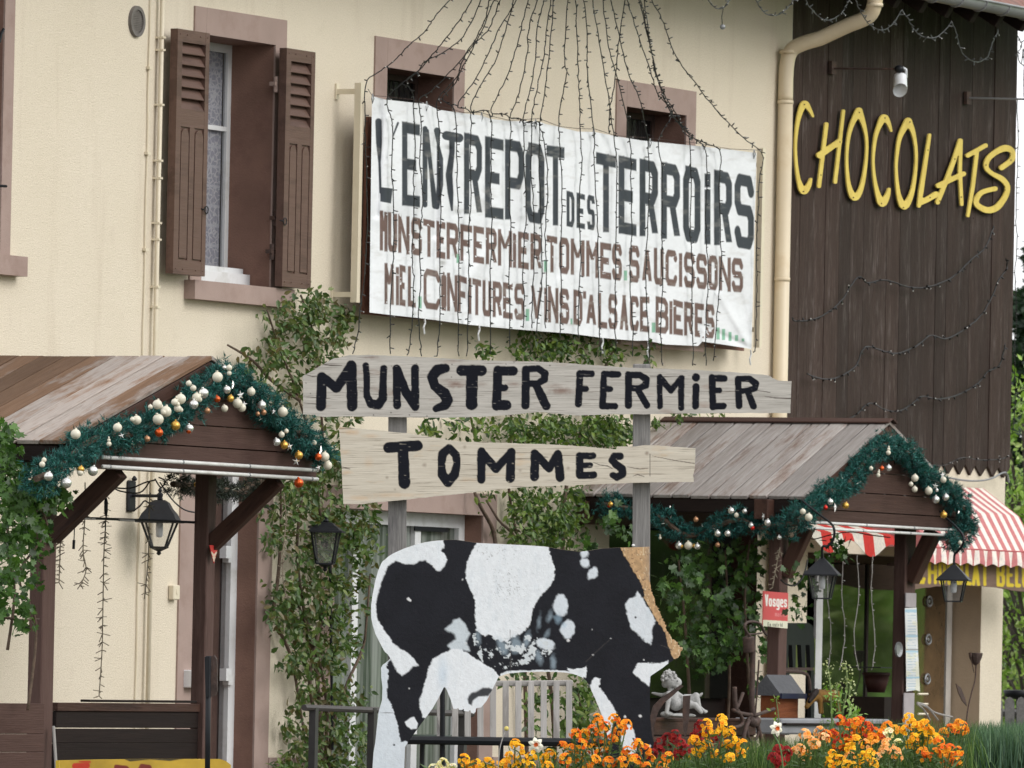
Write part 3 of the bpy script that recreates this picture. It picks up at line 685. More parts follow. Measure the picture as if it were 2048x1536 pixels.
for (x, y) in ((1859, 1203), (1857, 1279), (1855, 1358)):
    q = P(x, y, -.235); k = MB(); k.tube([q+Vector((.045*math.cos(a*math.pi/8), 0, .034*math.sin(a*math.pi/8))) for a in range(17)], .008, 5); k.sphere(q, (.018, .004, .014), 8, 5); k.build('flower_sticker', M['zinc'], sf)
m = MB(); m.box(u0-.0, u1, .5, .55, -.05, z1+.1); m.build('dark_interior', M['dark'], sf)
m = MB(); m.box(HS[0], HS[1], .03, .3, -.1, .3); m.build('threshold', M['stone'], barn)

# ================================================================= FITTINGS ON THE HOUSE
def pathP(pts, p, n=0):
    q = [P(x, y, pp if pp is not None else p) for (x, y, pp) in [(t if len(t) == 3 else (t[0], t[1], None)) for t in pts]]
    return smoothpath(q, n) if n else q
r_ = thing('downpipe', 'thick cream drainpipe on the house corner, bent out to the gutter', 'drainpipe', P(1562, 1200, .07))
m = MB(); top = smoothpath([P(1751, -40, .69), P(1750, 2, .69), P(1738, 32, .64), P(1700, 49, .5)], 5)
low = smoothpath([P(1640, 77, .28), P(1604, 88, .16), P(1582, 102, .085), P(1573, 135, .062), P(1571, 200, .062)], 6)
m.tube(top+low, .052, 16); zz = P(1571, 200, .062); m.tube([zz, Vector((zz.x, zz.y, .05))], .052, 16); m.build('pipe', M['pipe'], r_, smooth=True)
for (x, y, pp) in ((1576, 104, .07), (1574, 205, .062), (1573, 560, .062), (1750, 10, .69)):
    q = P(x, y, pp); k = MB(); k.tube([Vector((zz.x if pp < .3 else q.x, q.y, q.z-.012)), Vector((zz.x if pp < .3 else q.x, q.y, q.z+.012))], .0555, 16); k.build('collar', M['pipe'], r_, smooth=True)
r_ = thing('gas_pipe', 'slim cream pipe clipped up the wall left of the open shutters', 'pipe', P(310, 900, .03))
q1 = P(326, -40, .035); m = MB(); m.tube([(q1.x, q1.y, .0), (q1.x, q1.y, ZT)], .0135, 10); m.build('pipe', M['cream_metal'], r_, smooth=True)
for y in (75, 100, 210, 322, 357, 447, 480, 575, 615):
    z = P(322, y, .03).z; k = MB(); k.box(q1.x-.016, q1.x+.02, -.053, -.0, z-.006, z+.006); k.build('clip', M['cream_metal'], r_)
r_ = thing('wall_cable', 'thin pale cable tacked up the wall beside the slim pipe', 'cable', P(295, 900, .01))
q1 = P(301, 0, .01); m = MB(); m.tube([(q1.x+.004*math.sin(k*1.7), q1.y, .3+(ZT-.3)*k/30) for k in range(31)], .005, 5); m.build('cord', M['cream_metal'], r_)
k = MB()
for y in (136, 307, 500): z = P(297, y, .01).z; k.box(q1.x-.02, q1.x+.02, -.025, -.002, z-.008, z+.008)
k.build('clips', M['cream_metal'], r_)
r_ = thing('wall_vent', 'round grey vent grille high on the wall left of the pipe', 'vent', P(271, 42, .01))
q = P(271, 43, 0.0); m = MB(); n = 28
for k in range(n):
    a = 2*math.pi*k/n; b = 2*math.pi*(k+1)/n; o_, i_ = .094, .070
    m.add([q+Vector((o_*math.cos(a), -.0, o_*math.sin(a))), q+Vector((o_*math.cos(b), -.0, o_*math.sin(b))), q+Vector((o_*.97*math.cos(b), -.02, o_*.97*math.sin(b))), q+Vector((o_*.97*math.cos(a), -.02, o_*.97*math.sin(a))), q+Vector((i_*math.cos(b), -.018, i_*math.sin(b))), q+Vector((i_*math.cos(a), -.018, i_*math.sin(a))), q+Vector((i_*math.cos(b), -.004, i_*math.sin(b))), q+Vector((i_*math.cos(a), -.004, i_*math.sin(a)))], [(0, 1, 2, 3), (3, 2, 4, 5), (5, 4, 6, 7)])
gv_ = simple('dull_metal', (.15, .135, .125), .6, .2, 20); m.build('rim', gv_, r_)
m = MB(); m.add([q+Vector((.07*math.cos(2*math.pi*k/24), -.005, .07*math.sin(2*math.pi*k/24))) for k in range(24)], [tuple(range(24))])
for k in range(-6, 7):
    h = math.sqrt(max(0, .068**2-(k*.0105)**2)); m.box(q.x-h, q.x+h, q.y-.012, q.y-.006, q.z+k*.0105-.002, q.z+k*.0105+.002)
m.build('grille', simple('grille', (.20, .18, .165), .7, .2, 20), r_)
def wallbox(name, label, cat, x0, y0, x1, y1, d, mat):
    a = P(x0, y0, d); b = P(x1, y1, d); t = thing(name, label, cat, (a.x, 0, b.z))
    V, Fc = chamfer(b.x-a.x, d-.001, a.z-b.z, .006); mt = Matrix.Translation(((a.x+b.x)/2, -d/2-.001, (a.z+b.z)/2)); mesh_obj('casing', V, Fc, mat, t, mt)
    k = MB(); k.box((a.x+b.x)/2-.012, (a.x+b.x)/2+.012, -d-.004, -d, (a.z+b.z)/2-.01, (a.z+b.z)/2+.02); k.build('button', mat, t)
wallbox('doorbell_box', 'small cream plastic box on the wall edge beside the left door', 'box', 348, 1170, 360, 1200, .04, M['cream_metal'])
wallbox('letter_box', 'white letter box at the left door behind the dark post', 'letter box', 385, 1340, 412, 1376, .07, M['white'])
# --- banner frame, backing and banner
BPT = [(744,192),(770,199),(824,205),(853,208),(876,219),(902,223),(925,226),(962,231),(982,238),(1019,242),(1078,243),(1091,248),(1120,254),(1155,263),(1190,264),(1230,272),(1284,281),(1385,291),(1460,299),(1513,306)]
BPB = [(739,625),(790,631),(838,636),(877,641),(935,649),(980,654),(1062,661),(1140,667),(1200,675),(1229,678),(1272,681.5),(1293,681),(1332,689),(1396,692),(1405,683),(1465,692),(1503,698),(1513,699)]
bt = np.array(BPT, float); bbm = np.array(BPB, float)
def bedge(y):   # left and right hem columns at row fraction 0..1
    return None
def bmap(xs, ys):
    """xs,ys in photo pixels, ys normalised 0..1 from the top hem to the bottom hem"""
    X = xs-ys*5*np.clip((xs-740)/60, 0, 1)*0 - ys*(5*(1-(xs-744)/770)+10*((xs-744)/770)**3)
    T = np.interp(xs, bt[:, 0], bt[:, 1]); Bm = np.interp(X, bbm[:, 0], bbm[:, 1]); Y = T+(Bm-T)*ys
    return X, Y
def brelief(X, Y, f):
    r = .0035*(fbm(X, Y, 55, 3)-.5)*2
    def fold(cx0, cy0, cx1, cy1, wd, amp):   # a soft ridge along a line
        dx = cx1-cx0; dy = cy1-cy0; L = math.hypot(dx, dy); t = np.clip(((X-cx0)*dx+(Y-cy0)*dy)/L**2, 0, 1)
        d = np.hypot(X-cx0-dx*t, Y-cy0-dy*t); return amp*np.exp(-(d/wd)**2)
    r += fold(760, 200, 752, 430, 7, -.020)+fold(775, 240, 770, 420, 9, .012)
    r += fold(876, 220, 868, 470, 8, -.016)+fold(896, 300, 900, 470, 8, -.020)+fold(886, 330, 885, 520, 7, .014)+fold(855, 212, 875, 290, 6, .010)
    r += fold(915, 430, 935, 640, 8, -.014)+fold(925, 520, 948, 650, 7, .012)+fold(1010, 300, 1020, 520, 10, -.008)+fold(1040, 280, 1043, 430, 9, .008)
    r += fold(1085, 250, 1100, 520, 14, .006)+fold(880, 640, 1000, 470, 10, .008)+fold(1075, 655, 1120, 560, 8, .007)+fold(1155, 265, 1185, 470, 10, -.007)
    r += fold(1502, 697, 1440, 590, 8, .012)+fold(1502, 697, 1475, 560, 6, -.010)+fold(1502, 697, 1400, 650, 6, -.008)+fold(1370, 690, 1380, 500, 14, .006)
    r += fold(1380, 292, 1350, 360, 7, -.008)+fold(1400, 292, 1440, 350, 8, .008)+fold(1190, 262, 1215, 330, 8, .008)+fold(962, 231, 985, 320, 8, .007)+fold(1091, 250, 1080, 340, 6, -.006)
    r += .006*np.sin(X/17.+1.3)*np.exp(-((f)/.16)**2)+.007*np.sin(X/13.)*np.exp(-((1-f)/.10)**2)
    return r
def banner_paint(X, Y):
    C = np.zeros((len(X), 4)); C[:, :3] = (.78, .80, .82); C[:, 3] = 1
    st = fbm(X, Y, 70, 5); C[:, :3] *= (1-.10*np.clip(st-.45, 0, 1)*3)[:, None]
    dz = np.clip((X-1500)/14, 0, 1)*.0
    # dark slate capitals
    L1 = [('E',804,840),('R',928,964),('E',970,1007),('P',1010,1048),('O',1051,1089),('T',1093,1129)]
    INK = (.026, .033, .043)
    S0 = [[(757,243,6.5),(758,285,6),(759,325,2.6),(761,385,2.4)], [(796,246,2.2),(786,272,1.6)], [(850,257,5),(850,410,5)], [(853,262,5),(862,340,4),(870,412,6)], [(874,261,6.2),(876,288,2.5),(880,318,6.5),(880,370,6.5),(874,414,5)], [(893,271,9),(918,276,9),(905,274,10)], [(904,275,6),(904,305,5.5),(898,350,7),(901,385,6),(904,420,2.2)]]
    C = layer(C, np.minimum(sdf_strokes(X, Y, S0), sdf_poly(X, Y, [(760.5,374),(785.5,377),(782,407),(760.5,403)])), INK, 1.4, .97)
    tx = [760,822,864,906,946,990,1028,1069,1110]; ty = [237,246,251,262,269,276,281,286,294]; bx = tx; by = [407,413,416,423,432,438,440,447,452]
    def row(L, tx, ty, bx, by, rx, k):
        out = []
        for (ch, a, b) in L:
            y0, y1 = np.interp([a, b], tx, ty); z0, z1 = np.interp([a, b], bx, by)
            if ch == "'": z0, z1 = y0+(z0-y0)*.32, y1+(z1-y1)*.32
            out += glyph(ch, a, b, y0, y1, z0, z1, rx, rx*k)
        return sdf_square(X, Y, out, 1./k)
    wear = fbm(X, Y, 9, 11)
    C = layer(C, row(L1, tx, ty, bx, by, 5.4, 2.1), INK, 1.4, .97)
    L2 = [('T',1192,1232),('E',1237,1273),('R',1279,1316),('R',1322,1360),('O',1366,1401),('i',1406,1424),('R',1428,1464),('S',1469,1508)]
    C = layer(C, row(L2, [1192, 1508], [305, 352], [1192, 1508], [462, 500], 6.0, 2.0), INK, 1.4, .97)
    C = layer(C, row([('D',1133,1149),('E',1153,1170),('S',1174,1190)], [1133, 1190], [382, 392], [1133, 1190], [453, 461], 3.1, 1.8), INK, 1.2, .97)
    def q(L, s, o): return [(c, o+s*a, o+s*b) for c, a, b in L]
    s2 = .1953; s3 = .2148; br = (.125, .068, .052)
    L3 = q([('M',100,180),('U',184,278),('N',288,406),('S',422,532),('T',545,662),('E',680,772),('R',784,905),('F',924,1046),('E',1058,1168),('R',1186,1298),('M',1310,1455),('i',1455,1505),('E',1516,1626),('R',1643,1758),('T',1810,1918),('O',1936,2042)], s2, 740)
    L3 += q([('M',193,322),('M',337,452),('E',467,570),('S',577,670),('S',735,834),('A',858,948),('U',967,1058),('C',1075,1184),('i',1186,1246),('S',1247,1348),('S',1362,1463),('O',1474,1563),('N',1572,1684),('S',1692,1798)], s3, 1100)
    tx = [760,858,1072,1211,1280,1476]; ty = [421,440,468,486,492,517]; bx = [760,858,1072,1211,1269,1476]; by = [501,514,541,558,565,585]
    D = row(L3, tx, ty, bx, by, 3.3, 2.1); C = layer(C, D+np.where(wear > .80, 3, 0)*(D > -3), br, 1.2, .95)
    L4 = q([('M',148,244),('i',262,300),('E',302,364),('L',388,470),('C',548,718),('O',728,784),('N',788,897),('F',898,992),('I',1000,1046),('T',1048,1138),('U',1152,1243),('R',1256,1352),('E',1362,1462),('S',1478,1582),('V',1648,1768),('i',1780,1818),('N',1822,1930),('S',1940,2040)], s2, 740)
    L4 += q([('S',92,178),('D',218,303),("'",312,332),('A',338,430),('L',447,533),('S',543,628),('A',652,728),('C',743,828),('E',837,926),('B',983,1104),('i',1106,1146),('E',1148,1238),('R',1248,1334),('E',1347,1434),('S',1447,1532)], s3, 1100)
    tx = [770,860,955,1037,1070,1105,1128,1200,1225,1290,1320,1356,1420]; ty = [526,538,559,568,565,575,577,586,588,594,592,602,609]
    bx = [775,862,925,955,1038,1107,1155,1205,1226,1289,1324,1356,1420]; by = [608,619,625,631,640,646,650,657,658,664,667,670,677]
    D = row(L4, tx, ty, bx, by, 3.1, 2.1); wz = np.where((X > 1380) & (Y > 655), .56, .80); C = layer(C, D+np.where(wear > wz, 4, 0)*(D > -3.5), br, 1.2, .95)
    for (x, y, hh, w_) in ((916,517,9,3),(1091,532,12,3.3),(1251,551,10,3.4),(840,605,12,3.4),(1055,630,12,3.6),(1143,643,6,2),(1307,655,10,3.6),(1436,667,12,3.4),(1447,669,11,3.2),(1460,673,9,3),(1473,676,6,3.2),(1486,680,3,2.6)):
        C = layer(C, np.maximum(np.abs(X-x)-w_, np.abs(Y-y)-hh), (.20, .42, .29), 1.2, .95)
    # dirt
    d = np.clip((fbm(X*1.0, Y*2.2, 26, 21)-.60)*4, 0, 1)*.28; C[:, :3] = C[:, :3]*(1-d[:, None])+np.array((.42, .40, .36))*d[:, None]
    gr = np.clip((fbm(X, Y, 5, 31)-.5), -.5, .5)*.10; C[:, :3] *= (1+gr)[:, None]
    return C
def banner3(xs, f):
    X, Y = bmap(xs, f); return P(X, Y, .235+brelief(X, Y, f))
fabric = painted('banner_cloth', ((.7, .72, .76), (.74, .76, .8)), rough=.6, bmp=.06, bscale=400, spec=.15)
t_banner = thing('banner', 'large white shop banner lettered in dark capitals, strung up on the house wall', 'banner', P(1120, 680, .2))
# grid in (column, fraction) space
def build_banner():
    nx = int(770/.9); ny = int(410/.95); xs, fs = np.meshgrid(np.linspace(744, 1513, nx), np.linspace(0, 1, ny)); xs = xs.ravel(); fs = fs.ravel()
    X, Y = bmap(xs, fs); V = P(X, Y, .235+brelief(X, Y, fs)); idx = np.arange(nx*ny).reshape(ny, nx)
    q = np.stack([idx[:-1, :-1], idx[1:, :-1], idx[1:, 1:], idx[:-1, 1:]], -1).reshape(-1, 4)
    o = mesh_obj('cloth', V, q, fabric, t_banner, None, True, {'paint': banner_paint(X, Y)})
    return o
build_banner()
m = MB(); tp = [P(x, y-1, .235) for (x, y) in BPT]; m.tube([P(736, 178, .235)]+[P(x, y-(6 if i % 3 else 1), .235) for i, (x, y) in enumerate(BPT)]+[P(1524, 300, .23)], .0018, 5); m.build('hanging_wire', M['iron'], t_banner)
for (x, y) in ((745,197),(853,212),(963,234),(1071,248),(1187,266),(1300,286),(1405,296),(1508,308)):
    k = MB(); q = P(x, y, .245); k.tube([q+Vector((0, 0, .03)), q+Vector((.012, -.004, 0)), q+Vector((0, 0, -.03)), q+Vector((-.01, 0, 0)), q+Vector((0, 0, .03))], .0035, 5); k.build('hook', M['zinc'], t_banner)
for (x, y) in ((849, 636), (958, 650), (1205, 676), (1296, 684), (1501, 700)):
    k = MB(); q = P(x, y, .24); k.tube([q, q+Vector((.01, 0, -.03)), q+Vector((-.012, 0, -.06)), q+Vector((.004, 0, -.10))], .006, 5); k.build('tie_cord', M['white'], t_banner)
t = thing('banner_backing', 'reddish brown board showing along the left and lower edges of the banner', 'board', P(1100, 690, .1))
a = P(725, 628, .12); b = P(1487, 628, .12); m = MB(); m.box(a.x, b.x, -.13, -.11, a.z, P(727, 232, .12).z); m.build('board', simple('red_brown_board', (.17, .068, .048), .65, .2, 3, dirt=(.10, .04, .03)), t)
k = MB(); k.box(P(1232, 600, .12).x, P(1399, 600, .12).x, -.16, -.13, a.z-.035, a.z+.05); k.build('batten', M['pink'], t)
def bracket(label, x, y0, y1, armys, xa):
    t = thing('banner_post', label, 'metal post', P(x, y1, .16)); q0 = P(x, y0, .16); q1 = P(x, y1, .16)
    m = MB(); m.box(q0.x-.022, q0.x+.022, q0.y-.022, q0.y+.022, q1.z, q0.z); m.build('upright', M['cream_metal'], t)
    for y in armys:
        z = P(x, y, .16).z; k = MB(); k.box(q0.x-.012, q0.x+.012, q0.y+.024, -.012, z-.016, z+.016); k.box(q0.x-.02, q0.x+.02, -.012, -.001, z-.05, z+.05); k.build('arm', M['cream_metal'], t)
bracket('pale metal post and wall arms at the left end of the banner', 719, 166, 606, (183, 590), 680)
bracket('pale metal post at the right end of the banner beside the drainpipe', 1523, 297, 696, (330, 660), 1500)
# ================================================================= WOODEN SIGNS AND THE COW (a free-standing sign in the flower bed)
DS = 46.0
def board_sign(name, label, cat, poly, strokes, mat, dep, th, step, group=None, extra=None, by=None):
    xs = [p[0] for p in poly]; ys = [p[1] for p in poly]; bb = (min(xs)-2, min(ys)-2, max(xs)+2, max(ys)+2)
    rough = lambda X, Y: sdf_poly(X, Y, poly)+(fbm(X, Y, 12, 77)-.5)*1.6
    def col(X, Y):
        C = np.zeros((len(X), 4)); C[:, :3] = .05
        if strokes:
            D = sdf_strokes(X, Y, strokes)+(fbm(X, Y, 9, 13)-.5)*2.0
            a = np.clip(.5-D/1.1, 0, 1); worn = np.clip((vnoise(X, Y*5.5, 9, 91)-.90)*9, 0, 1)*.5
            C[:, 0] = .0105; C[:, 1] = .0115; C[:, 2] = .017; C[:, 3] = a*(1-worn)
            sp = (vnoise(X, Y, 2.2, 5) > .985) & (a > .5); C[sp, :3] = .03
        if extra: C = extra(X, Y, C)
        return C
    s0 = by or 0
    bf = lambda X, Y: np.stack([(X-bb[0])/391.+s0, (Y-(Y-768)*0)/391., np.zeros_like(X)], 1)
    t = thing(name, label, cat, PD((bb[0]+bb[2])/2, bb[3], dep))
    slab('board', mat, t, rough, bb, step, lambda X, Y: PD(X, Y, dep), FWD*th, col, bf); return t
def zs(L, sx, ox, oy): return [[(ox+sx*x, oy+sx*y, r*sx*1.06) for (x, y, r) in st] for st in L]
def pl(r, *pts): return [(x, y, r) for x, y in pts]
z4 = [pl(40,(172,460),(180,225)), pl(38,(180,222),(300,312)), pl(38,(300,312),(420,130)), pl(42,(420,130),(428,460)),
 pl(26,(537,128),(545,200),(548,380))+[(580,440,34),(640,450,36),(678,400,34),(685,150,27)],
 pl(31,(792,150),(795,455)), [(795,160,33),(870,350,36),(945,460,34)], pl(31,(942,150),(945,468)),
 [(1190,150,36),(1125,165,44),(1080,220,38),(1105,295,38),(1180,355,44),(1208,410,42),(1190,450,38),(1112,482,26)],
 pl(43,(1325,168),(1485,168)), pl(46,(1410,180),(1405,445)),
 pl(36,(1622,165),(1610,460)), pl(37,(1625,172),(1745,172)), pl(28,(1620,312),(1678,310)), pl(40,(1615,452),(1692,452)),
 pl(32,(1850,160),(1848,455)), [(1855,158,26),(1950,152,28),(2005,190,30),(2003,240,30),(1950,272,26),(1870,275,26)], [(1935,290,30),(1980,380,36),(2018,458,34)]]
z5 = [pl(27,(315,185),(302,425)), pl(26,(315,185),(405,188)), pl(23,(310,305),(363,305)),
 pl(25,(505,188),(492,442)), pl(25,(505,190),(615,192)), pl(23,(500,308),(555,308)), pl(25,(495,442),(590,442)),
 pl(27,(697,195),(697,436)), [(700,195,24),(785,198,26),(838,230,26),(835,278,26),(780,302,24),(700,300,24)], [(770,310,24),(842,435,26)],
 pl(22,(942,215),(945,445)), pl(23,(945,215),(1030,320)), pl(23,(1030,320),(1115,220)), pl(24,(1112,222),(1112,455)),
 pl(26,(1228,290),(1226,442)), [(1230,214,30),(1230,216,30)],
 pl(26,(1355,218),(1362,448)), pl(25,(1355,222),(1453,224)), pl(21,(1360,316),(1412,318)), pl(26,(1362,444),(1445,440)),
 pl(25,(1560,228),(1568,440)), [(1560,226,22),(1650,228,24),(1702,265,24),(1692,303,24),(1640,318,22),(1565,325,22)], [(1635,325,24),(1682,442,26)]]
wm1 = painted('weathered_board', ((.41, .385, .35), (.565, .535, .49), (.33, .24, .195)), wood_dir=True, rough=.85, bmp=.9, spec=.1)
wm2 = painted('pale_board', ((.53, .475, .39), (.66, .605, .51), (.60, .44, .28)), wood_dir=True, rough=.8, bmp=.6, spec=.12)
def knots(lst, lines=()):
    def f(X, Y, C):
        for (x, y, rx, ry, a, c) in lst:
            d = np.hypot((X-x)/rx, (Y-y)/ry)+(fbm(X, Y, 6, 55)-.5)*.7; k = np.clip(1.15-d, 0, 1)*a*(C[:, 3] < .2)
            C[:, :3] = np.where(k[:, None] > 0, np.array(c), C[:, :3]); C[:, 3] = np.maximum(C[:, 3], k)
        for pts in lines:
            D = sdf_strokes(X, Y, [[(x, y, r) for x, y, r in pts]]); k = np.clip(.6-D/.8, 0, 1)*.85*(C[:, 3] < .3)
            C[:, :3] = np.where(k[:, None] > 0, np.array((.06, .045, .035)), C[:, :3]); C[:, 3] = np.maximum(C[:, 3], k)
        return C
    return f
PB1 = [(605,752),(628,740),(652,725),(668,717),(682,714),(698,710.5),(740,710),(795,712),(860,715),(942,720),(1020,722),(1100,724),(1180,730),(1258,735),(1310,737),(1370,739),(1461,744),(1510,748),(1537,751),(1550,758),(1556,761),(1583,762.5),(1582,795),(1581,826),(1500,826),(1400,827),(1308,828),(1230,828.5),(1156,831),(1130,829),(1080,824),(1030,829),(960,834),(893,835.5),(830,835),(771,834),(740,833),(690,833),(650,834),(633,832.5),(630,829.5),(606,829),(606,790)]
br = (.20, .115, .085)
board_sign('munster_board', 'upper weathered wooden board reading MUNSTER FERMiER, on two posts above the cow', 'sign', PB1, zs(z4, .2441, 600, 700)+zs(z5, .2539, 1080, 700), wm1, DS, .028, 1.3,
 extra=knots([(912,768,26,9,.75,br),(895,763,18,6,.4,br),(1028,768,16,6,.45,br),(1123,782,28,8,.7,br),(1108,772,24,6,.4,br),(965,768,14,6,.3,br),(745,716,22,4,.35,br)]+[(x,y,1.6,1.6,.95,(.03,.02,.015)) for x,y in ((783,732),(782,825),(747,830),(819,830),(854,832),(630,727),(1012,728),(1100,731),(1028,724),(612,766),(621,787),(903,754),(904,729),(708,727),(833,728))],
 [[(640,728,.7),(664,731,1.2),(684,731,.5)],[(608,748,.5),(625,753,.9),(660,750,.4)],[(607,793,.4),(640,796,.8),(660,796,.3)],[(608,806,.4),(636,808,.8)],[(720,782,.4),(733,784,.8)],[(1530,793,.4),(1552,796,1.0),(1581,797,1.3)],[(1300,752,.5),(1330,753,.8),(1370,752,.4)],[(1500,778,.4),(1540,785,.7)]]), by=.7)
z4t = [pl(42,(725,800),(960,785)), [(845,830,43),(855,1090,46)],
 [(1222,806,34),(1170,850,36),(1158,930,30),(1165,1020,36),(1212,1084,38),(1268,1020,36),(1286,930,28),(1278,860,32),(1222,806,34)],
 pl(33,(1487,832),(1485,1062)), pl(32,(1487,832),(1605,975)), pl(32,(1605,975),(1733,838)), [(1730,838,34),(1722,1052,37)],
 pl(34,(1925,850),(1922,1040)), pl(32,(1925,848),(2040,970)), pl(32,(2040,970),(2112,855)), pl(34,(2112,855),(2132,1045))]
z5t = [pl(29,(312,835),(313,985)), pl(26,(312,835),(418,833)), pl(22,(320,910),(395,908)), pl(27,(313,988),(425,985)),
 [(632,838,28),(585,838,28),(565,868,26),(600,902,30),(648,935,30),(650,980,30),(605,1003,26),(572,985,24)]]
PB2 = [(678,854),(700,856),(771,862),(810,866),(844,871),(880,877),(905,882),(930,884),(966,884),(1040,887),(1100,889),(1180,894),(1232,899),(1234,893),(1270,893),(1290,890),(1310,890),(1330,892),(1391,897),(1390,930),(1388,945),(1386,950),(1388,964),(1340,964),(1296,965),(1230,967),(1156,970),(1064,973),(990,980),(917,988),(850,995),(795,1001),(760,1004),(722,1008),(687,1008.5),(684,950)]
tanc = (.60, .36, .17)
board_sign('tommes_board', 'lower pale tapering wooden board reading TOMMES, above the black and white cow', 'sign', PB2, zs(z4t, .2441, 600, 700)+zs(z5t, .2539, 1080, 700), wm2, DS-.01, .026, 1.3,
 extra=knots([(702,864,22,6,.45,tanc),(740,872,22,5,.3,tanc),(695,945,14,5,.4,tanc),(738,925,10,14,.22,tanc),(790,990,60,5,.3,tanc),(720,996,30,6,.35,tanc),(690,905,12,6,.3,tanc),(1294,906,4.5,4.5,.7,(.16,.10,.07)),(849,930,5,5,.55,(.25,.19,.14)),(774,955,3.5,3.5,.6,(.2,.15,.1)),(929,894,4,4,.5,(.22,.17,.12)),(1040,941,4,4,.55,(.22,.16,.12)),(1136,936,4,4,.55,(.2,.14,.1)),(790,979,3,3,.5,(.2,.15,.1))],
 [[(1300,908,.9),(1300,952,.5)],[(1080,913,.4),(1088,914,.8),(1096,914,.4)],[(1187,925,.4),(1200,930,.8),(1215,932,1),(1225,937,.6)],[(1255,934,.4),(1280,938,.9),(1296,936,.5)],[(1305,912,.3),(1345,920,.7),(1389,927,.7)],[(1266,952,.3),(1275,949,1),(1288,953,.6)],[(685,934,.4),(692,936,1),(700,938,.4)]]), by=3.3)
# posts
def signpost(label, x0, x1, ytop, xb0, xb1):
    t = thing('sign_post', label, 'post', PD((xb0+xb1)/2, 1640, DS+.09)); d = DS+.085
    a = PD((x0+x1)/2, ytop, d); b = PD((xb0+xb1)/2, 1640, d); beam('timber', 'grey', t, b, a, (x1-x0)/391., .06, RT, .004); return t
signpost('left grey weathered post carrying both wooden boards', 777, 814, 818-85, 775, 811); signpost('right grey weathered post with its top above the MUNSTER board', 1266, 1301, 728, 1263, 1299)
sc1 = MB()
for (x, y, dd) in ((794,809,DS-.002),(1286,757,DS-.002),(1289,801,DS-.002),(799,895,DS-.012),(793,745,DS-.002)):
    pass
# cow
COW = [(764,1124),(770,1119),(778,1112),(786,1107),(808,1097),(835,1088),(850,1084.5),(867,1082),(890,1080),(912,1079.5),(935,1083),(955,1086),(1000,1088),(1060,1091),(1089,1093),(1130,1100),(1160,1103.5),(1180,1101),(1204,1097),(1230,1095.5),(1260,1095),(1299,1093.5),(1299,1130),(1299,1164),(1304,1185),(1312,1210),(1320,1225),(1328,1243),(1334,1262),(1346,1278),(1356,1287),(1365,1299),(1359,1309),(1352,1318),(1349,1317),(1345,1322),(1339,1325),(1325,1336),(1301,1352),(1300,1377),(1300,1400),(1301,1441),(1304,1470),(1311,1495),(1312,1640),(1225,1640),(1222,1536),(1217,1485),(1212,1460),(1203,1428),(1193,1403),(1181,1377),(1173,1362),(1165,1355),(1150,1349),(1136,1345.7),(1110,1343.5),(1079,1343.3),(1047,1344),(1015.7,1347),(998,1353),(994,1360),(983,1382.5),(973,1402),(962,1415),(952,1416),(951,1424),(947,1427),(942,1425),(939,1414),(937.5,1423),(928,1422),(927,1412),(925,1420),(918,1420),(917,1411),(914,1418),(907,1417.5),(904,1408),(901,1398),(894,1381),(889,1372),(878,1394),(865,1417),(851,1436),(839,1452),(819,1480),(810,1494),(808.6,1536),(806,1640),(742,1640),(745,1536),(747,1505),(750.5,1485),(757,1425),(764,1400),(765,1375),(762.5,1355),(762,1336),(766,1329),(771,1326),(781,1317),(776,1309),(769,1303),(760,1286),(751,1268),(746,1252),(742.5,1236),(742,1213),(745,1190),(751,1160),(757,1140)]
def ell(X, Y, cx, cy, rx, ry, rot=0):
    c, s = math.cos(rot), math.sin(rot); x = (X-cx)*c+(Y-cy)*s; y = -(X-cx)*s+(Y-cy)*c; return (np.hypot(x/rx, y/ry)-1)*min(rx, ry)
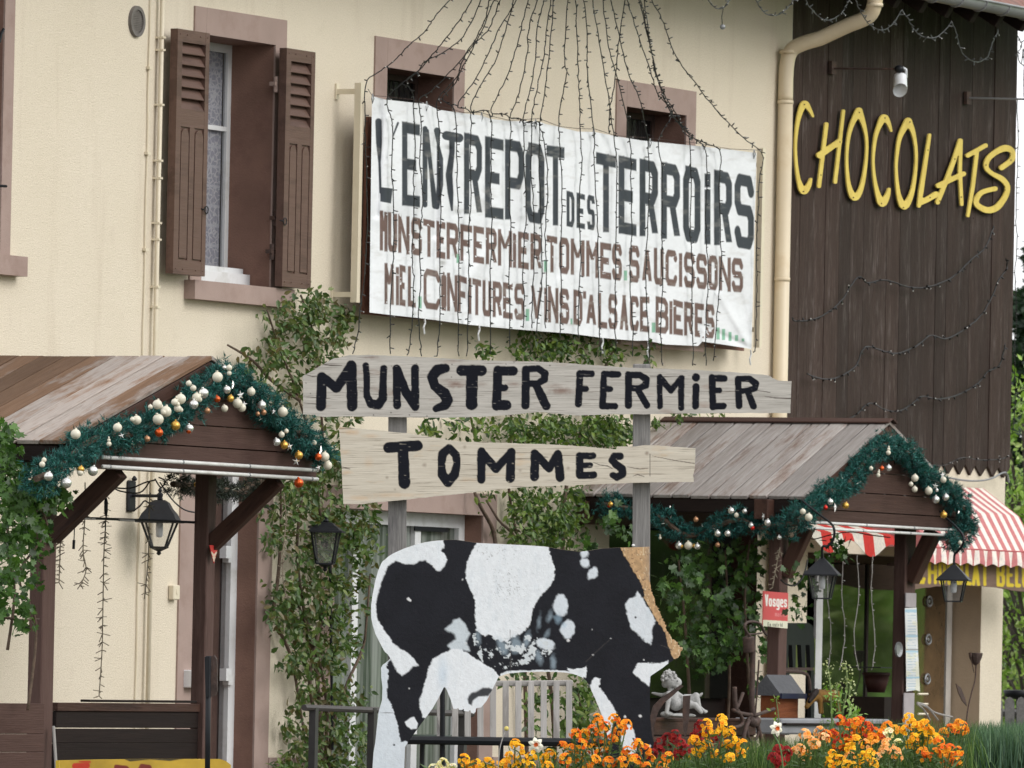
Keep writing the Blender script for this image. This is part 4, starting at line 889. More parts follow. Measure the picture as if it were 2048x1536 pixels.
def cowpaint(X, Y):
    n_ = len(X); C = np.zeros((n_, 4)); C[:, 3] = 1; g = fbm(X, Y, 40, 2); C[:, :3] = np.array((.0115, .012, .0165))*(.8+.5*g[:, None])
    rag = (fbm(X, Y, 14, 9)-.5); fine = (fbm(X, Y, 4, 19)-.5); W = (.78, .81, .84); grain = 1+.07*(fbm(X, Y, 7, 23)-.5)[:, None]*2
    streak = fbm(X*2.2, Y*.5, 14, 37)
    def white(D, soft=2.2, col=W, op=1): layer(C, D, col, soft, op)
    P1 = [(954,1083),(947,1096),(940,1110),(932,1128),(930,1145),(932,1162),(938,1175),(945,1188),(950,1203),(951,1234),(952,1262),(970,1270),(985,1275),(1000,1282),(1018,1281),(1047,1266),(1058,1252),(1063,1240),(1066,1220),(1070,1208),(1082,1190),(1095,1177),(1104,1166),(1109,1152),(1109,1138),(1106,1122),(1100,1108),(1095,1080)]
    white(sdf_poly(X, Y, P1)+fine*5+rag*3+np.where(Y > 1262, rag*16, 0), 1.6)
    P2 = [(740,1110),(835,1078),(868,1070),(887,1070),(887,1096),(880,1102),(889,1108),(893,1118),(890,1130),(880,1141),(871,1141),(862,1130),(850,1121),(838,1122),(829,1129),(810,1128),(791,1121),(775,1133),(764,1157),(754,1195),(752,1210),(756,1240),(768,1262),(785,1284),(800,1298),(815,1307),(828,1318),(837,1332),(826,1333),(815,1345),(803,1352),(790,1337),(783,1320),(770,1310),(735,1240),(735,1150)]
    white(sdf_poly(X, Y, P2)+rag*5+fine*3, 2.4)
    white(np.minimum(sdf_poly(X, Y, [(892,1258),(907,1242),(918,1238),(931,1250),(938,1268),(932,1282),(938,1300),(900,1305),(897,1292),(912,1279),(908,1270),(898,1262)])+rag*9, 99), 5, (.60,.66,.70), .95)
    P4 = [(888,1304),(905,1297),(922,1299),(935,1307),(961,1324),(986,1338),(999,1354),(1000,1440),(860,1440),(845,1434),(839,1408),(843,1389),(850,1365),(856,1338),(867,1318)]
    white(sdf_poly(X, Y, P4)+rag*5+fine*4, 1.8)
    P5 = [(781,1314),(773,1335),(777,1355),(773,1376),(775,1396),(785,1412),(790,1430),(794,1446),(798,1463),(800,1484),(812,1482),(822,1490),(812,1650),(730,1650),(730,1330)]
    white(sdf_poly(X, Y, P5)+rag*6+fine*6, 1.6, (.66,.71,.76))
    white(sdf_poly(X, Y, [(809,1444),(820,1436),(829,1434),(836,1447),(833,1458),(822,1459),(814,1452)])+rag*4, 1.4)
    layer(C, sdf_poly(X, Y, [(934,1398),(943,1388),(955,1383),(966,1376),(979,1375),(985,1380),(976,1391),(957,1393),(947,1401),(943,1411),(937,1408)])+rag*5, (.012,.013,.018), 3, .95)
    for (cx, cy, rx, ry, rt) in ((1169,1107,9,9,0),(1170,1127,10,9.5,0),(1185,1148,12,10,-.9),(1190,1140,6,6,0),(1121.5,1210,15,21,-.15),(1136,1258,14.5,19,.15),(1091,1288,20,11,.35)): white(ell(X, Y, cx, cy, rx, ry, rt)+rag*7+fine*3, 3.5, (.66,.71,.76))
    white(ell(X, Y, 1116, 1240, 7, 8)+rag*8, 7, (.30,.42,.52), .6); white(ell(X, Y, 1128, 1250, 6, 6)+rag*4, 5, (.40,.52,.62), .5)
    for (cx, cy, rx, ry, rt) in ((1078,1247,4,12,.15),(1098,1238,4,10,.3),(1093,1268,4,9,.5),(1054,1280,6,16,.25),(1031,1290,11,20,-.1),(1005,1295,9,18,-.5),(1078,1316,6,15,-.35),(1106,1323,5,12,.1),(956,1272,4,11,-.1)): white(ell(X, Y, cx, cy, rx, ry, rt)+rag*9, 7, (.40,.50,.58), .55)
    zone = sdf_poly(X, Y, [(944,1266),(1000,1278),(1060,1270),(1100,1285),(1108,1300),(1096,1312),(1050,1330),(1010,1340),(965,1325),(950,1300)]); fl = fbm(X, Y, 13, 61)+.5*fbm(X, Y, 4, 63)
    white(np.where(zone < 0, (.86-fl)*30, 5.), 1.2, (.64,.68,.70))
    edge = np.abs(sdf_poly(X, Y, COW)); under = (Y > 1335) & (Y < 1356) & (X > 1000) & (X < 1180); white(np.where(under, edge-2.6+rag*7, 9), 1.2)
    white(sdf_poly(X, Y, [(1250,1210),(1260,1197),(1268,1196),(1275,1184),(1286,1199),(1300,1223),(1311,1242),(1304,1264),(1302,1290),(1288,1281),(1263,1257),(1256,1234)])+rag*5+fine*4, 2.5, (.68,.72,.76))
    white(sdf_poly(X, Y, [(1266,1346),(1276,1327),(1301,1327),(1320,1326),(1337,1321),(1333,1333),(1301,1355),(1298,1373),(1282,1361)])+rag*6+fine*4, 2.0)
    white(np.minimum(sdf_poly(X, Y, [(1135,1336),(1146,1342),(1174,1330),(1176,1342),(1171,1356),(1140,1349)]), sdf_poly(X, Y, [(1190,1355),(1203,1356),(1198,1374),(1214,1395),(1236,1424),(1224,1447),(1219,1480),(1200,1470),(1178,1370)]))+rag*8+fine*4, 1.6)
    white(ell(X, Y, 1257, 1482, 15, 33, -.08)+rag*5, 2)
    for (cx, cy, r) in ((817,1198,3.4),(821,1201,2.4),(1184,1259,1.5),(1222,1277,1.2),(1186,1310,1.5),(1136,1281,3),(1250,1433,2.5),(1281,1432,3),(925,1159,1.5),(932,1286,1.5),(818,1377,1.2),(1288,1320,1.2),(1300,1492,2.5)): white(ell(X, Y, cx, cy, r, r)+fine*3, 1, (.7,.7,.7))
    for (cx, cy) in ((793,1158),(795,1277),(1271,1235),(788,1490),(1267,1478),(1240,1435)): layer(C, ell(X, Y, cx, cy, 2, 2), (.005,.005,.006), 1)
    # cracks and lifted paint in the white
    cr = np.abs(fbm(X, Y, 11, 71)-.5); zc = np.clip(1-np.hypot((X-1015)/38, (Y-1168)/44), 0, 1)+np.clip(1-np.hypot((X-985)/60, (Y-1105)/20), 0, 1)+np.clip(1-np.hypot((X-1080)/14, (Y-1103)/10), 0, 1)
    layer(C, np.where(C[:, 0] > .4, cr*90-1.3*np.clip(zc*2, 0, 1), 5), (.36,.37,.37), 1.2, .7)
    st = np.clip((streak-.55)*3, 0, 1)*(C[:, 0] > .4)*.22; C[:, :3] = C[:, :3]*(1-st[:, None])+np.array((.50,.58,.64))*st[:, None]
    bl = np.exp(-((X-886)/10)**2-((Y-1350)/30)**2)*.5*(C[:, 0] > .4); C[:, :3] = C[:, :3]*(1-bl[:, None])+np.array((.48,.60,.72))*bl[:, None]
    # bare chipboard along the face
    T = [(1239,1090),(1250,1114),(1259,1128),(1267,1143),(1275,1155),(1282,1166),(1289,1186),(1288,1195),(1295,1208),(1306,1228),(1314,1242),(1330,1264),(1334,1284),(1341,1303),(1345,1313),(1349,1320),(1380,1330),(1380,1080)]
    ch = fbm(X*1.5, Y*.9, 5, 83); cc = np.array((.52,.335,.18))*(.6+.75*ch[:, None]); lt = (vnoise(X*2, Y*.6, 3.2, 85) > .86)[:, None]; cc = np.where(lt, np.array((.72,.58,.38)), cc); dk = (vnoise(X*.7, Y*1.6, 3, 87) > .9)[:, None]; cc = np.where(dk, np.array((.20,.12,.07)), cc)
    D = sdf_poly(X, Y, T)+fine*4; a = np.clip(.5-D/1.2, 0, 1)[:, None]; C[:, :3] = C[:, :3]*(1-a)+cc*a
    gp = np.clip((X-1284)/14, 0, 1)*(Y < 1160)*(a[:, 0]); C[:, :3] = C[:, :3]*(1-gp[:, None]*.5)+np.array((.30,.24,.19))*gp[:, None]*.5
    for pts in ([(760,1425,.5),(775,1426,.5),(790,1425,.5)], [(1172,1323,.5),(1190,1306,.4),(1205,1292,.4),(1219,1280,.3)], [(1020,1260,.3),(1021,1290,.3),(1022,1345,.3)], [(1344,1300,.7),(1330,1293,.5),(1320,1290,.4)]): layer(C, sdf_strokes(X, Y, [pts]), (.10,.09,.085), .9, .8)
    C[:, :3] *= grain; return C
cm, cnt_, cbs = newmat('cow_paint'); a_ = N(cnt_, 'ShaderNodeAttribute', _attribute_name='paint'); ed = None
ccol = mixc(cnt_, a_.outputs['Alpha'], (.34, .25, .17), a_.outputs['Color']); cnt_.links.new(ccol, cbs.inputs['Base Color']); cbs.inputs['Roughness'].default_value = .6; cbs.inputs['Specular IOR Level'].default_value = .2
v = coords(cnt_, rnd=False); bmh = noise(cnt_, v, 55, 5, .7); bw_ = nt2 = cnt_.nodes.new('ShaderNodeRGBToBW'); cnt_.links.new(a_.outputs['Color'], bw_.inputs[0])
ad = N(cnt_, 'ShaderNodeMath', _operation='MULTIPLY_ADD'); cnt_.links.new(bw_.outputs[0], ad.inputs[0]); ad.inputs[1].default_value = .8; cnt_.links.new(bmh, ad.inputs[2]); bump(cnt_, cbs, ad.outputs[0], .55, .004)
t_cow = thing('cow_sign', 'black and white painted plywood cow cut-out with bare chipboard along its face', 'cow cut-out', PD(1020, 1640, DS-.03))
slab('cut_out', cm, t_cow, lambda X, Y: sdf_poly(X, Y, COW)+np.where((X > 1300) & (Y < 1318), (vnoise(X, Y, 2.3, 3)-.5)*5, 0), (738, 1074, 1372, 1642), 1.55, lambda X, Y: PD(X, Y, DS-.03-.006*np.exp(-((X-880)/70)**2)+.0*X), FWD*.018, cowpaint)
for (x, y) in ((1267, 1091), (776, 1118)):
    k = MB(); q = PD(x, y, DS+.02); k.sphere(q, .009, 8, 5); k.build('screw', M['silver'], t_cow)
# ================================================================= CHOCOLATS letters
cho = {'C': [[(278,262,12),(250,205,21),(210,158,34),(176,220,25),(148,340,17),(134,500,12),(140,660,14),(160,800,20),(198,888,36),(240,850,26),(262,790,13)]],
 'H': [[(393,328,19),(330,850,19)], [(535,218,16),(466,815,18)], [(335,590,32),(500,475,28)]],
 'O': [[(665,218,36),(715,370,19),(732,520,14),(715,720,17),(680,880,24),(627,942,36),(582,850,22),(563,660,14),(572,480,16),(605,335,22),(665,218,36)]],
 'C2': [[(935,385,12),(912,318,22),(875,275,36),(833,350,23),(802,450,18),(785,620,13),(795,780,16),(822,910,24),(860,990,40),(903,930,26),(918,875,15)]],
 'O2': [[(1078,305,38),(1120,400,22),(1145,560,15),(1138,740,16),(1105,920,23),(1045,1015,38),(998,920,22),(978,720,14),(985,580,16),(1012,430,22),(1078,305,38)]],
 'L': [[(1258,420,16),(1225,640,20),(1185,900,24),(1168,1015,18)], [(1180,990,24),(1230,965,28),(1312,918,30)]],
 'A': [[(1515,465,20),(1460,640,22),(1400,800,23),(1325,985,22)], [(1522,465,16),(1512,720,19),(1527,1002,17)], [(1332,845,26),(1543,745,24)]],
 'T': [[(1578,592,22),(1728,508,22)], [(1655,565,19),(1620,860,19),(1580,1098,15)]],
 'S': [[(1862,695,26),(1950,625,26),(1950,555,26),(1895,530,34),(1820,560,28),(1750,620,26),(1733,690,24),(1780,742,22),(1860,785,28),(1908,840,26),(1908,900,26),(1880,960,28),(1820,1030,32),(1740,1050,32),(1660,1010,28),(1652,960,26),(1700,900,24),(1808,870,24)]]}
t_ch = thing('wall_lettering', 'large yellow cut-out letters spelling CHOCOLATS on the dark barn boards', 'lettering', P(1800, 430, .03))
def smst(s):
    if len(s) < 6: return s
    q = smoothpath([(x, y, r) for x, y, r in s], 4); return [(v.x, v.y, v.z) for v in q]
for kx, key in enumerate(['C', 'H', 'O', 'C2', 'O2', 'L', 'A', 'T', 'S']):
    st = [[(1560+.2383*x, 170+.2383*y, r*.2383*.80) for x, y, r in smst(s)] for s in cho[key]]
    xs = [a[0] for s in st for a in s]; ys = [a[1] for s in st for a in s]; pf = .026+(.004 if kx % 2 else 0)
    o = slab('letter', M['yellow'], t_ch, lambda X, Y, st=st: sdf_strokes(X, Y, st), (min(xs)-11, min(ys)-11, max(xs)+11, max(ys)+11), 1.6, lambda X, Y, pf=pf: P(X, Y, pf), (0, .010, 0))
for (x, y) in ((1609,209),(1607,383),(1642,350),(1680,284),(1719,225),(1707,395),(1770,236),(1763,407),(1820,244),(1807,415),(1856,300),(1860,395),(1910,318),(1923,394),(1880,402),(1947,436),(1972,330),(2022,320),(2010,380)):
    k = MB(); k.sphere(P(x, y, .032), .005, 6, 4); k.build('screw', M['iron'], t_ch)
# ================================================================= CANOPIES
def canopy(name, label, pg, apex, eaveL, eaveR, gab, nplank, mat, posts, ppost, brace, plw, fasc, ridgecap):
    A = P(*apex, pg); L = P(*eaveL, pg); Rr = P(*eaveR, pg); t = thing(name, label, 'canopy', (A.x, -ppost, .04))
    k = 0; y = -pg; dirL = (L-A); dirR = (Rr-A)
    nrmL = Vector((-(L-A).z, 0, (L-A).x)).normalized(); nrmL = nrmL if nrmL.z > 0 else -nrmL
    nrmR = Vector((-(Rr-A).z, 0, (Rr-A).x)).normalized(); nrmR = nrmR if nrmR.z > 0 else -nrmR
    th = .024
    for side, dr, nm in ((0, dirL, nrmL), (1, dirR, nrmR)):
        yy = -pg
        while yy < -.02:
            w = plw*random.uniform(.93, 1.07); w = min(w, -yy-.005)
            if w < .03: break
            off = nm*(th/2+random.uniform(-.0035, .0035)); ov = random.uniform(-.006, .006)
            a = Vector((A.x, yy+w/2, A.z))+off; b = Vector((A.x+dr.x, yy+w/2, A.z+dr.z))+off+dr.normalized()*ov
            beam('plank', mat, t, a, b, w-(.010 if mat == 'roof_l' else .013), th, (0, 1, 0), .003); yy += w
    # ridge cap, eave fascias, rafters
    if ridgecap:
        for sgn, dr, nm in ((0, dirL, nrmL), (1, dirR, nrmR)):
            c = Vector((A.x, 0, A.z))+dr.normalized()*.03+nm*(th+.012); beam('ridge_cap', ridgecap, t, (c.x, -pg-.02, c.z), (c.x, -.01, c.z), .075, .014, dr)
    for dr in (dirL, dirR):
        c = Vector((A.x+dr.x*.985, 0, A.z+dr.z*.985-.055)); beam('fascia', fasc, t, (c.x, -pg+.06, c.z), (c.x, -.02, c.z), .085, .03, (0, 0, 1))
        c2 = Vector((A.x+dr.x*.80, 0, A.z+dr.z*.80-.075)); beam('wall_plate', 'beam', t, (c2.x, -pg+.16, c2.z-.03), (c2.x, -.03, c2.z-.03), .13, .10, (0, 0, 1))
        for yb in (-pg+.035, -pg*.5, -.08):
            a = Vector((A.x, yb, A.z-.045)); b = a+dr*.97; beam('rafter', 'beam', t, a, b, .05, .075, (0, 1, 0))
    # gable boards, cut to the roof line
    u0, u1 = P(gab[0], gab[2], pg).x, P(gab[1], gab[2], pg).x; zb = P(gab[0], gab[2], pg).z; rows = gab[3]
    zz = [zb]+[P(x, yv, pg).z for (x, yv) in rows]+[A.z-.02]
    def roofz(u): return A.z-.035+((u-A.x)/(dirL.x)*dirL.z if u < A.x else (u-A.x)/(dirR.x)*dirR.z)
    for i in range(len(zz)-1):
        za, zc = zz[i]+.0035, zz[i+1]-.0035; pts = []; us_ = np.linspace(u0, u1, 41)
        top = [(u, min(zc, roofz(u))) for u in us_ if min(zc, roofz(u)) > za+.004]
        if len(top) < 2: continue
        poly = [(u, za) for u, _ in (top[0], top[-1])]+[tp_ for tp_ in top[::-1]]
        mm = MB(); cx = A.x; cz = (za+zc)/2; mm.prism([(u-cx, zv-cz, 0) for u, zv in poly], (0, 0, .022))
        mt = Matrix(((1, 0, 0, cx), (0, 0, 1, -pg+.03-random.uniform(0, .004)), (0, 1, 0, cz), (0, 0, 0, 1))); mesh_obj('gable_board', mm.v, mm.f, M[gabmat], t, mt)
    # posts, braces, tie beams
    for (xa, xb, ym) in posts:
        a = P(xa, ym, ppost); b = P(xb, ym, ppost); cu = (a.x+b.x)/2; w = b.x-a.x; ztop = roofz(cu)-.02 if u0-.3 < cu < u1+.3 else zb+.1
        po = beam('post', 'post', t, (cu, -ppost+.055, .03), (cu, -ppost+.055, min(ztop, zb+.2)), w, .085, (1, 0, 0), .005)
        if brace:
            bl_ = pg-ppost; zt = zb+.01
            beam('brace', 'beam', t, (cu, -ppost+.01, zt-bl_*(.78 if bl_ > .4 else 1.5)), (cu, -pg+.08, zt-.01), w*.62, .09, (1, 0, 0), .004)
    beam('tie_beam', 'beam', t, (u0+.02, -ppost+.05, zb+.09), (u1-.1, -ppost+.05, zb+.09), .13, .10, (0, 0, 1))
    m = MB(); m.box(u0+.05, u1-.05, -.10, -.06, zb-.02, zb+.13); m.build('wall_beam', M['beam'], t)
    return t, A, L, Rr, dict(u0=u0, u1=u1, zb=zb, pg=pg, nL=nrmL)
gabmat = 'beam'
M['gableR'] = wood('gable_brown', (.060, .031, .024), (.085, .047, .037), (.15, .065, .026), (.60, .72), rndamt=.1, grain=.6, bmp=.35)
M['gableL'] = wood('gable_brown_left', (.078, .042, .034), (.098, .055, .045), (.07, .036, .029), rndamt=.1, grain=.4, bmp=.3)
PGL, PPL, PGR, PPR = 2.2, 1.72, 1.65, 1.42
gabmat = 'gableL'
cL, AL, LL, RL, iL = canopy('porch_canopy', 'left porch canopy with worn brown plank roof and bauble-hung garland on its gable', PGL, (426, 721), (131, 889), (657, 908), (196, 642, 938, [(400, 893), (400, 850), (420, 800)]), 15, 'roof_l', [(86, 111, 1380), (412, 429, 1380)], PPL, True, .152, 'dark', None)
gabmat = 'gableR'
cR, AR, LR, RR, iR = canopy('shop_canopy', 'right porch canopy with silver-grey plank roof in front of the barn', PGR, (1781, 849), (1613, 999), (1950, 1026), (1598, 1940, 1047, [(1720, 1023), (1720, 985), (1740, 945)]), 12, 'roof_r', [(1562, 1578, 1250), (1811, 1832, 1300)], PPR, True, .137, 'dark', 'gableR')
# dark side faces: thick inner posts behind the pale faces
for (xa, ym, pp, w) in ((1562, 1250, PPR, .12), (1811, 1300, PPR, .12)):
    pass
def rails(label, pts, pg, par_name='light_tube_rail', r=.0105):
    t = thing(par_name, label, 'light tube', P(*pts[1], pg)); a, b = P(*pts[0], pg), P(*pts[1], pg); z = (a.z+b.z)/2
    m = MB(); m.tube([(a.x, -pg, z), (b.x, -pg, z)], r, 8); m.build('tube', M['tube'], t, smooth=True)
    for f in (.03, .36, .67, .97):
        k = MB(); u = a.x+(b.x-a.x)*f; k.tube([(u-.006, -pg, z), (u+.006, -pg, z)], r*1.25, 8); k.build('clip', M['zinc'], t)
rails('upper white light tube across the left gable', [(205, 913), (635, 942)], PGL+.03); rails('lower white light tube across the left gable', [(205, 933), (635, 958)], PGL+.03)
rails('upper white light tube across the right gable', [(1618, 1043), (1926, 1062)], PGR+.03, r=.009); rails('lower white light tube across the right gable', [(1612, 1054), (1918, 1073)], PGR+.03, r=.009)
# low panels of the left porch
t = thing('low_fence', 'dark boarded low fence between the two posts of the left porch', 'fence', P(250, 1536, PPL-.05)); pp = PPL-.06
def hb(x0, x1, ya, yb, p, mat, th=.03, nm='board'):
    a = P(x0, ya, p); b = P(x1, ya+(1490-ya)/9000*(x1-x0), p); c = P(x0, yb, p)
    return beam(nm, mat, t, (a.x, -p, (a.z+c.z)/2), (b.x, -p, (a.z+c.z)/2), a.z-c.z, th, (0, 0, 1), .003)
hb(108, 400, 1405, 1422, pp, 'beam', .05, 'top_rail'); hb(170, 385, 1399, 1404, pp, 'dark', .06, 'cap_strip')
hb(108, 400, 1422.1, 1455.2, pp, 'dark'); hb(108, 400, 1457, 1486, pp, 'dark'); hb(108, 400, 1486.2, 1560, pp, 'dark'); hb(108, 400, 1561, 1640, pp, 'dark')
k = MB(); q = P(108, 1485, pp); q2 = P(116, 1485, pp); k.box(q.x, P(145, 1486, pp).x, -pp-.004, -pp+.002, q.z-.008, q.z-.002)
t = thing('plank_fence', 'brown worn low plank fence at the left edge, outside the porch post', 'fence', P(40, 1536, PPL+.05)); pp = PPL+.04
for (ya, yb) in ((1405, 1467.3), (1467.8, 1504.3), (1504.8, 1575), (1575.4, 1640)): hb(-160, 84, ya, yb, pp, 'fenceplank' if 'fenceplank' in M else 'gableL', .03, 'plank')
t = thing('leaning_lath', 'thin pale lath leaning against the left porch post', 'lath', P(118, 1536, PPL+.04)); beam('lath', 'slat', t, P(119, 1640, PPL+.1), P(107, 1452, PPL+.03), .022, .01, (1, 0, 0), .002)
t = thing('lamp_bar', 'thin dark metal bar across the left porch between its posts', 'bar', P(290, 1042, PPL)); m = MB(); m.tube([P(112, 1034, PPL-.1), P(300, 1041, PPL-.1), P(420, 1046, PPL-.1)], .0075, 6); m.build('bar', M['black'], t); 
for (x0, x1) in ((150, 190), (238, 268)):
    k = MB(); k.tube([P(x0, 1035+(x0-112)*.04, PPL-.09), P(x1, 1035+(x1-112)*.04, PPL-.09)], .006, 6); k.build('pale_tape', M['slat'], t)
# yellow sign at the bottom left
t = thing('yellow_sign', 'yellow painted board with red letters at the foot of the left porch', 'sign', P(290, 1640, 2.5))
def ysign(X, Y):
    C = np.zeros((len(X), 4)); C[:, :3] = (.46, .29, .03); C[:, 3] = .95; C[:, :3] *= (1+.5*(fbm(X, Y, 30, 5)-.5))[:, None]
    L = glyph('E', 146, 178, 1526, 1529, 1590, 1594, 5, 5)+[[(150, 1532, 6), (174, 1531, 6)], [(158, 1523, 1), (180, 1524, 2)]]
    layer(C, sdf_strokes(X, Y, L), (.52, .03, .012), 1.2); L = glyph('R', 228, 262, 1529, 1532, 1590, 1594, 4.5, 4.5)+glyph('S', 276, 306, 1527, 1530, 1590, 1594, 4.5, 4.5); layer(C, sdf_strokes(X, Y, L), (.17, .015, .012), 1.2)
    layer(C, sdf_poly(X, Y, [(240, 1500), (370, 1500), (365, 1518), (340, 1522), (300, 1519), (260, 1523), (250, 1519)]), (.03, .02, .01), 1.5); return C
slab('board', painted('yellow_sign', ((.6, .4, .03), (.62, .42, .03)), rough=.5), t, lambda X, Y: sdf_poly(X, Y, [(118,1521),(200,1519),(300,1518),(440,1518),(452,1522),(462,1530),(459,1560),(460,1620),(118,1625)]), (115, 1512, 466, 1628), 1.5, lambda X, Y: P(X, Y, 2.5), (0, .02, 0), ysign)
t = thing('edge_on_sign', 'black sign seen edge-on on a dark post in front of the left porch', 'sign', PD(414, 1640, 47.2)); q = PD(414, 1640, 47.3); m = MB(); b = PD(417, 1312, 47.3); m.tube([q, b], .014, 10); m.build('pole', M['black'], t, smooth=True)
a = PD(413, 1316, 47.3); c = PD(428, 1392, 47.3); poly = [PD(x, y, 47.3) for x, y in ((419,1313),(428,1311),(433,1318),(434,1345),(434,1382),(431,1391),(424,1394),(419,1393))]; m = MB(); m.prism(poly, FWD*.05+RT*.003); m.build('sign_board', M['iron'], t)
m = MB(); m.prism([PD(x, y, 47.28) for x, y in ((409,1314),(419,1313),(419,1394),(411,1396))], FWD*.03); m.build('frame', M['black'], t)
# ================================================================= LANTERNS
def lantern(name, label, top, W, H, capH, bulb=True, style='pyr', rot=.0, taper=.62, arm=None, thick=.007):
    """top = apex of the roof; W roof width, H body height"""
    T = Vector(top); t = thing(name, label, 'lantern', T-Vector((0, 0, capH+H))); ca, sa = math.cos(rot), math.sin(rot)
    def cr(r, z): return [T+Vector((r*(sx*ca-sy*sa), r*(sx*sa+sy*ca), z)) for sx, sy in ((-1,-1),(1,-1),(1,1),(-1,1))]
    m = MB(); hw = W/2
    if style == 'pyr':
        rings = [cr(.012, 0), cr(hw, -capH), cr(hw, -capH-.008)]
    else:
        rings = [cr(hw*.22, 0), cr(hw*.40, -capH*.12), cr(hw*.55, -capH*.42), cr(hw*.74, -capH*.66), cr(hw*.85, -capH*.92), cr(hw, -capH), cr(hw, -capH-.01)]
    V = [p for r in rings for p in r]; n = len(rings)
    m.add(V, [(i*4+k, i*4+(k+1) % 4, i*4+4+(k+1) % 4, i*4+4+k) for i in range(n-1) for k in range(4)]+[(3, 2, 1, 0), tuple((n-1)*4+k for k in range(4))])
    if style != 'pyr': m.lathe(T+Vector((0, 0, -.005)), [(.012, 0), (.02, .012), (.008, .024), (.014, .036), (.004, .05)], 8)
    else: m.tube([T-Vector((0, 0, .01)), T+Vector((0, 0, .03))], .006, 6)
    m.build('roof', M['black'], t)
    b1 = cr(hw*.72, -capH-.009); b0 = cr(hw*.72*taper, -capH-H)
    for k in range(4):
        f = MB(); f.tube([b1[k], b0[k]], thick, 4); f.build('corner_bar', M['black'], t)
        f = MB(); f.tube([b0[k], b0[(k+1) % 4]], thick, 4); f.build('base_bar', M['black'], t)
        g = MB(); g.add([b1[k].lerp(T, .0), b1[(k+1) % 4], b0[(k+1) % 4], b0[k]], [(0, 1, 2, 3)]); g.build('pane', M['lampglass'], t)
    if style != 'pyr':
        k = MB(); k.lathe(T+Vector((0, 0, -capH-H-.035)), [(.005, -.012), (.016, 0), (.01, .01), (hw*.5, .035)], 8); k.build('finial', M['black'], t)
    if bulb: k = MB(); k.lathe(T+Vector((0, 0, -capH-H*.62)), [(.006, 0), (.020, .006), (.022, .05), (.020, H*.58)], 10); k.build('bulb', M['whiteball'], t, smooth=True)
    return t
def hook(par, pts, r=.008):
    m = MB(); m.tube(smoothpath(pts, 5), r, 6); return m.build('hook', M['black'], par, smooth=True)
pl_ = .20
lt = lantern('wall_lantern', 'black wall lantern on a scrolled bracket inside the left porch', P(320, 1000, pl_), .26, .155, .125, style='bell', rot=.35, taper=.45)
k = MB(); a = P(262, 992, .01); V, Fc = chamfer(.09, .024, .185, .008); k.add([(a.x+x, a.y+y, a.z+z) for x, y, z in V], Fc); k.lathe((a.x, a.y-.02, a.z+.09), [(.012, 0), (.018, .012), (.004, .03)], 8); k.build('wall_plate', M['black'], lt)
q = P(320, 992, pl_); k = MB(); k.tube([(a.x, a.y, q.z), (q.x, q.y, q.z), (q.x, q.y, q.z-.03)], .010, 6); k.tube(smoothpath([(a.x, a.y-.02, q.z-.09), (a.x+(q.x-a.x)*.3, a.y-.06, q.z-.06), (a.x+(q.x-a.x)*.5, a.y-.09, q.z-.03), (a.x+(q.x-a.x)*.62, a.y-.12, q.z-.045)], 4), .005, 5); k.build('bracket', M['black'], lt)
k = MB(); k.lathe((q.x, q.y, q.z), [(.016, -.01), (.02, .01), (.008, .022), (.014, .034), (.003, .05)], 8); k.build('finial', M['black'], lt)
lt = lantern('ivy_wall_lantern', 'black square lantern half hidden in the climbing rose by the patio door', P(652, 1044, .30), .22, .20, .055, style='bell', rot=.35, taper=.62, bulb=False)
k = MB(); a = P(618, 1058, .02); q = P(652, 1046, .30); k.tube([(a.x, a.y, q.z-.02), (q.x, q.y, q.z-.02)], .010, 6); k.build('bracket', M['black'], lt)
k = MB(); a = P(662, 1115, .2); k.tube([P(660, 1112, .15), P(665, 1500, .15)], .009, 6); k.build('pole', M['black'], lt)
def hang(label, hx, ty, W, capH, H, p, hk):
    t = lantern('hanging_lantern', label, P(hx, ty, p), W, H, capH, rot=.30, taper=.66, thick=.006); hook(t, [P(x, y, pp) for x, y, pp in hk]); return t
hang('left of the two black lanterns hooked on the right gable, before the green window', 1645, 1116, .225, .105, .155, PGR+.25, [(1604,1000,PGR+.05),(1612,1008,PGR+.1),(1640,1030,PGR+.2),(1666,1052,PGR+.34),(1667,1078,PGR+.34),(1655,1092,PGR+.3),(1645,1094,PGR+.27),(1644,1116,PGR+.25)])
hang('right of the two black lanterns hooked on the right gable, before the CHOCOLAT sign', 1908, 1129, .215, .10, .145, PGR+.25, [(1880,1022,PGR+.05),(1890,1034,PGR+.1),(1908,1050,PGR+.2),(1926,1072,PGR+.34),(1925,1090,PGR+.34),(1914,1104,PGR+.28),(1909,1110,PGR+.25),(1908,1129,PGR+.25)])
# spot lamps on the barn
t = thing('spot_lamp', 'white lamp on a thin iron arm above the yellow letters', 'lamp', P(1800, 165, .5)); k = MB(); a = P(1667, 137, .02); q = P(1798, 138, .50); k.tube([a, q], .007, 6); k.build('arm', M['iron'], t); k = MB(); k.box(a.x-.04, a.x+.04, a.y-.005, a.y+.02, a.z-.04, a.z+.05); k.build('wall_plate', M['iron'], t)
k = MB(); k.sphere(q, (.03, .035, .028), 10, 8); k.build('socket', M['black'], t, smooth=True)
def spot_shade(X, Y): pass
m = MB(); prof = [(.025, 0), (.042, -.012), (.046, -.05), (.05, -.12)]; c = P(1801, 146, .5); V = []; n = 16
for r, z in prof:
    for j in range(n): g = 2*math.pi*j/n; V.append(c+Vector((r*math.cos(g), r*math.sin(g), z-(.045 if z < -.1 and False else 0)+(0.045*math.cos(g+2.6) if z < -.1 else 0))))
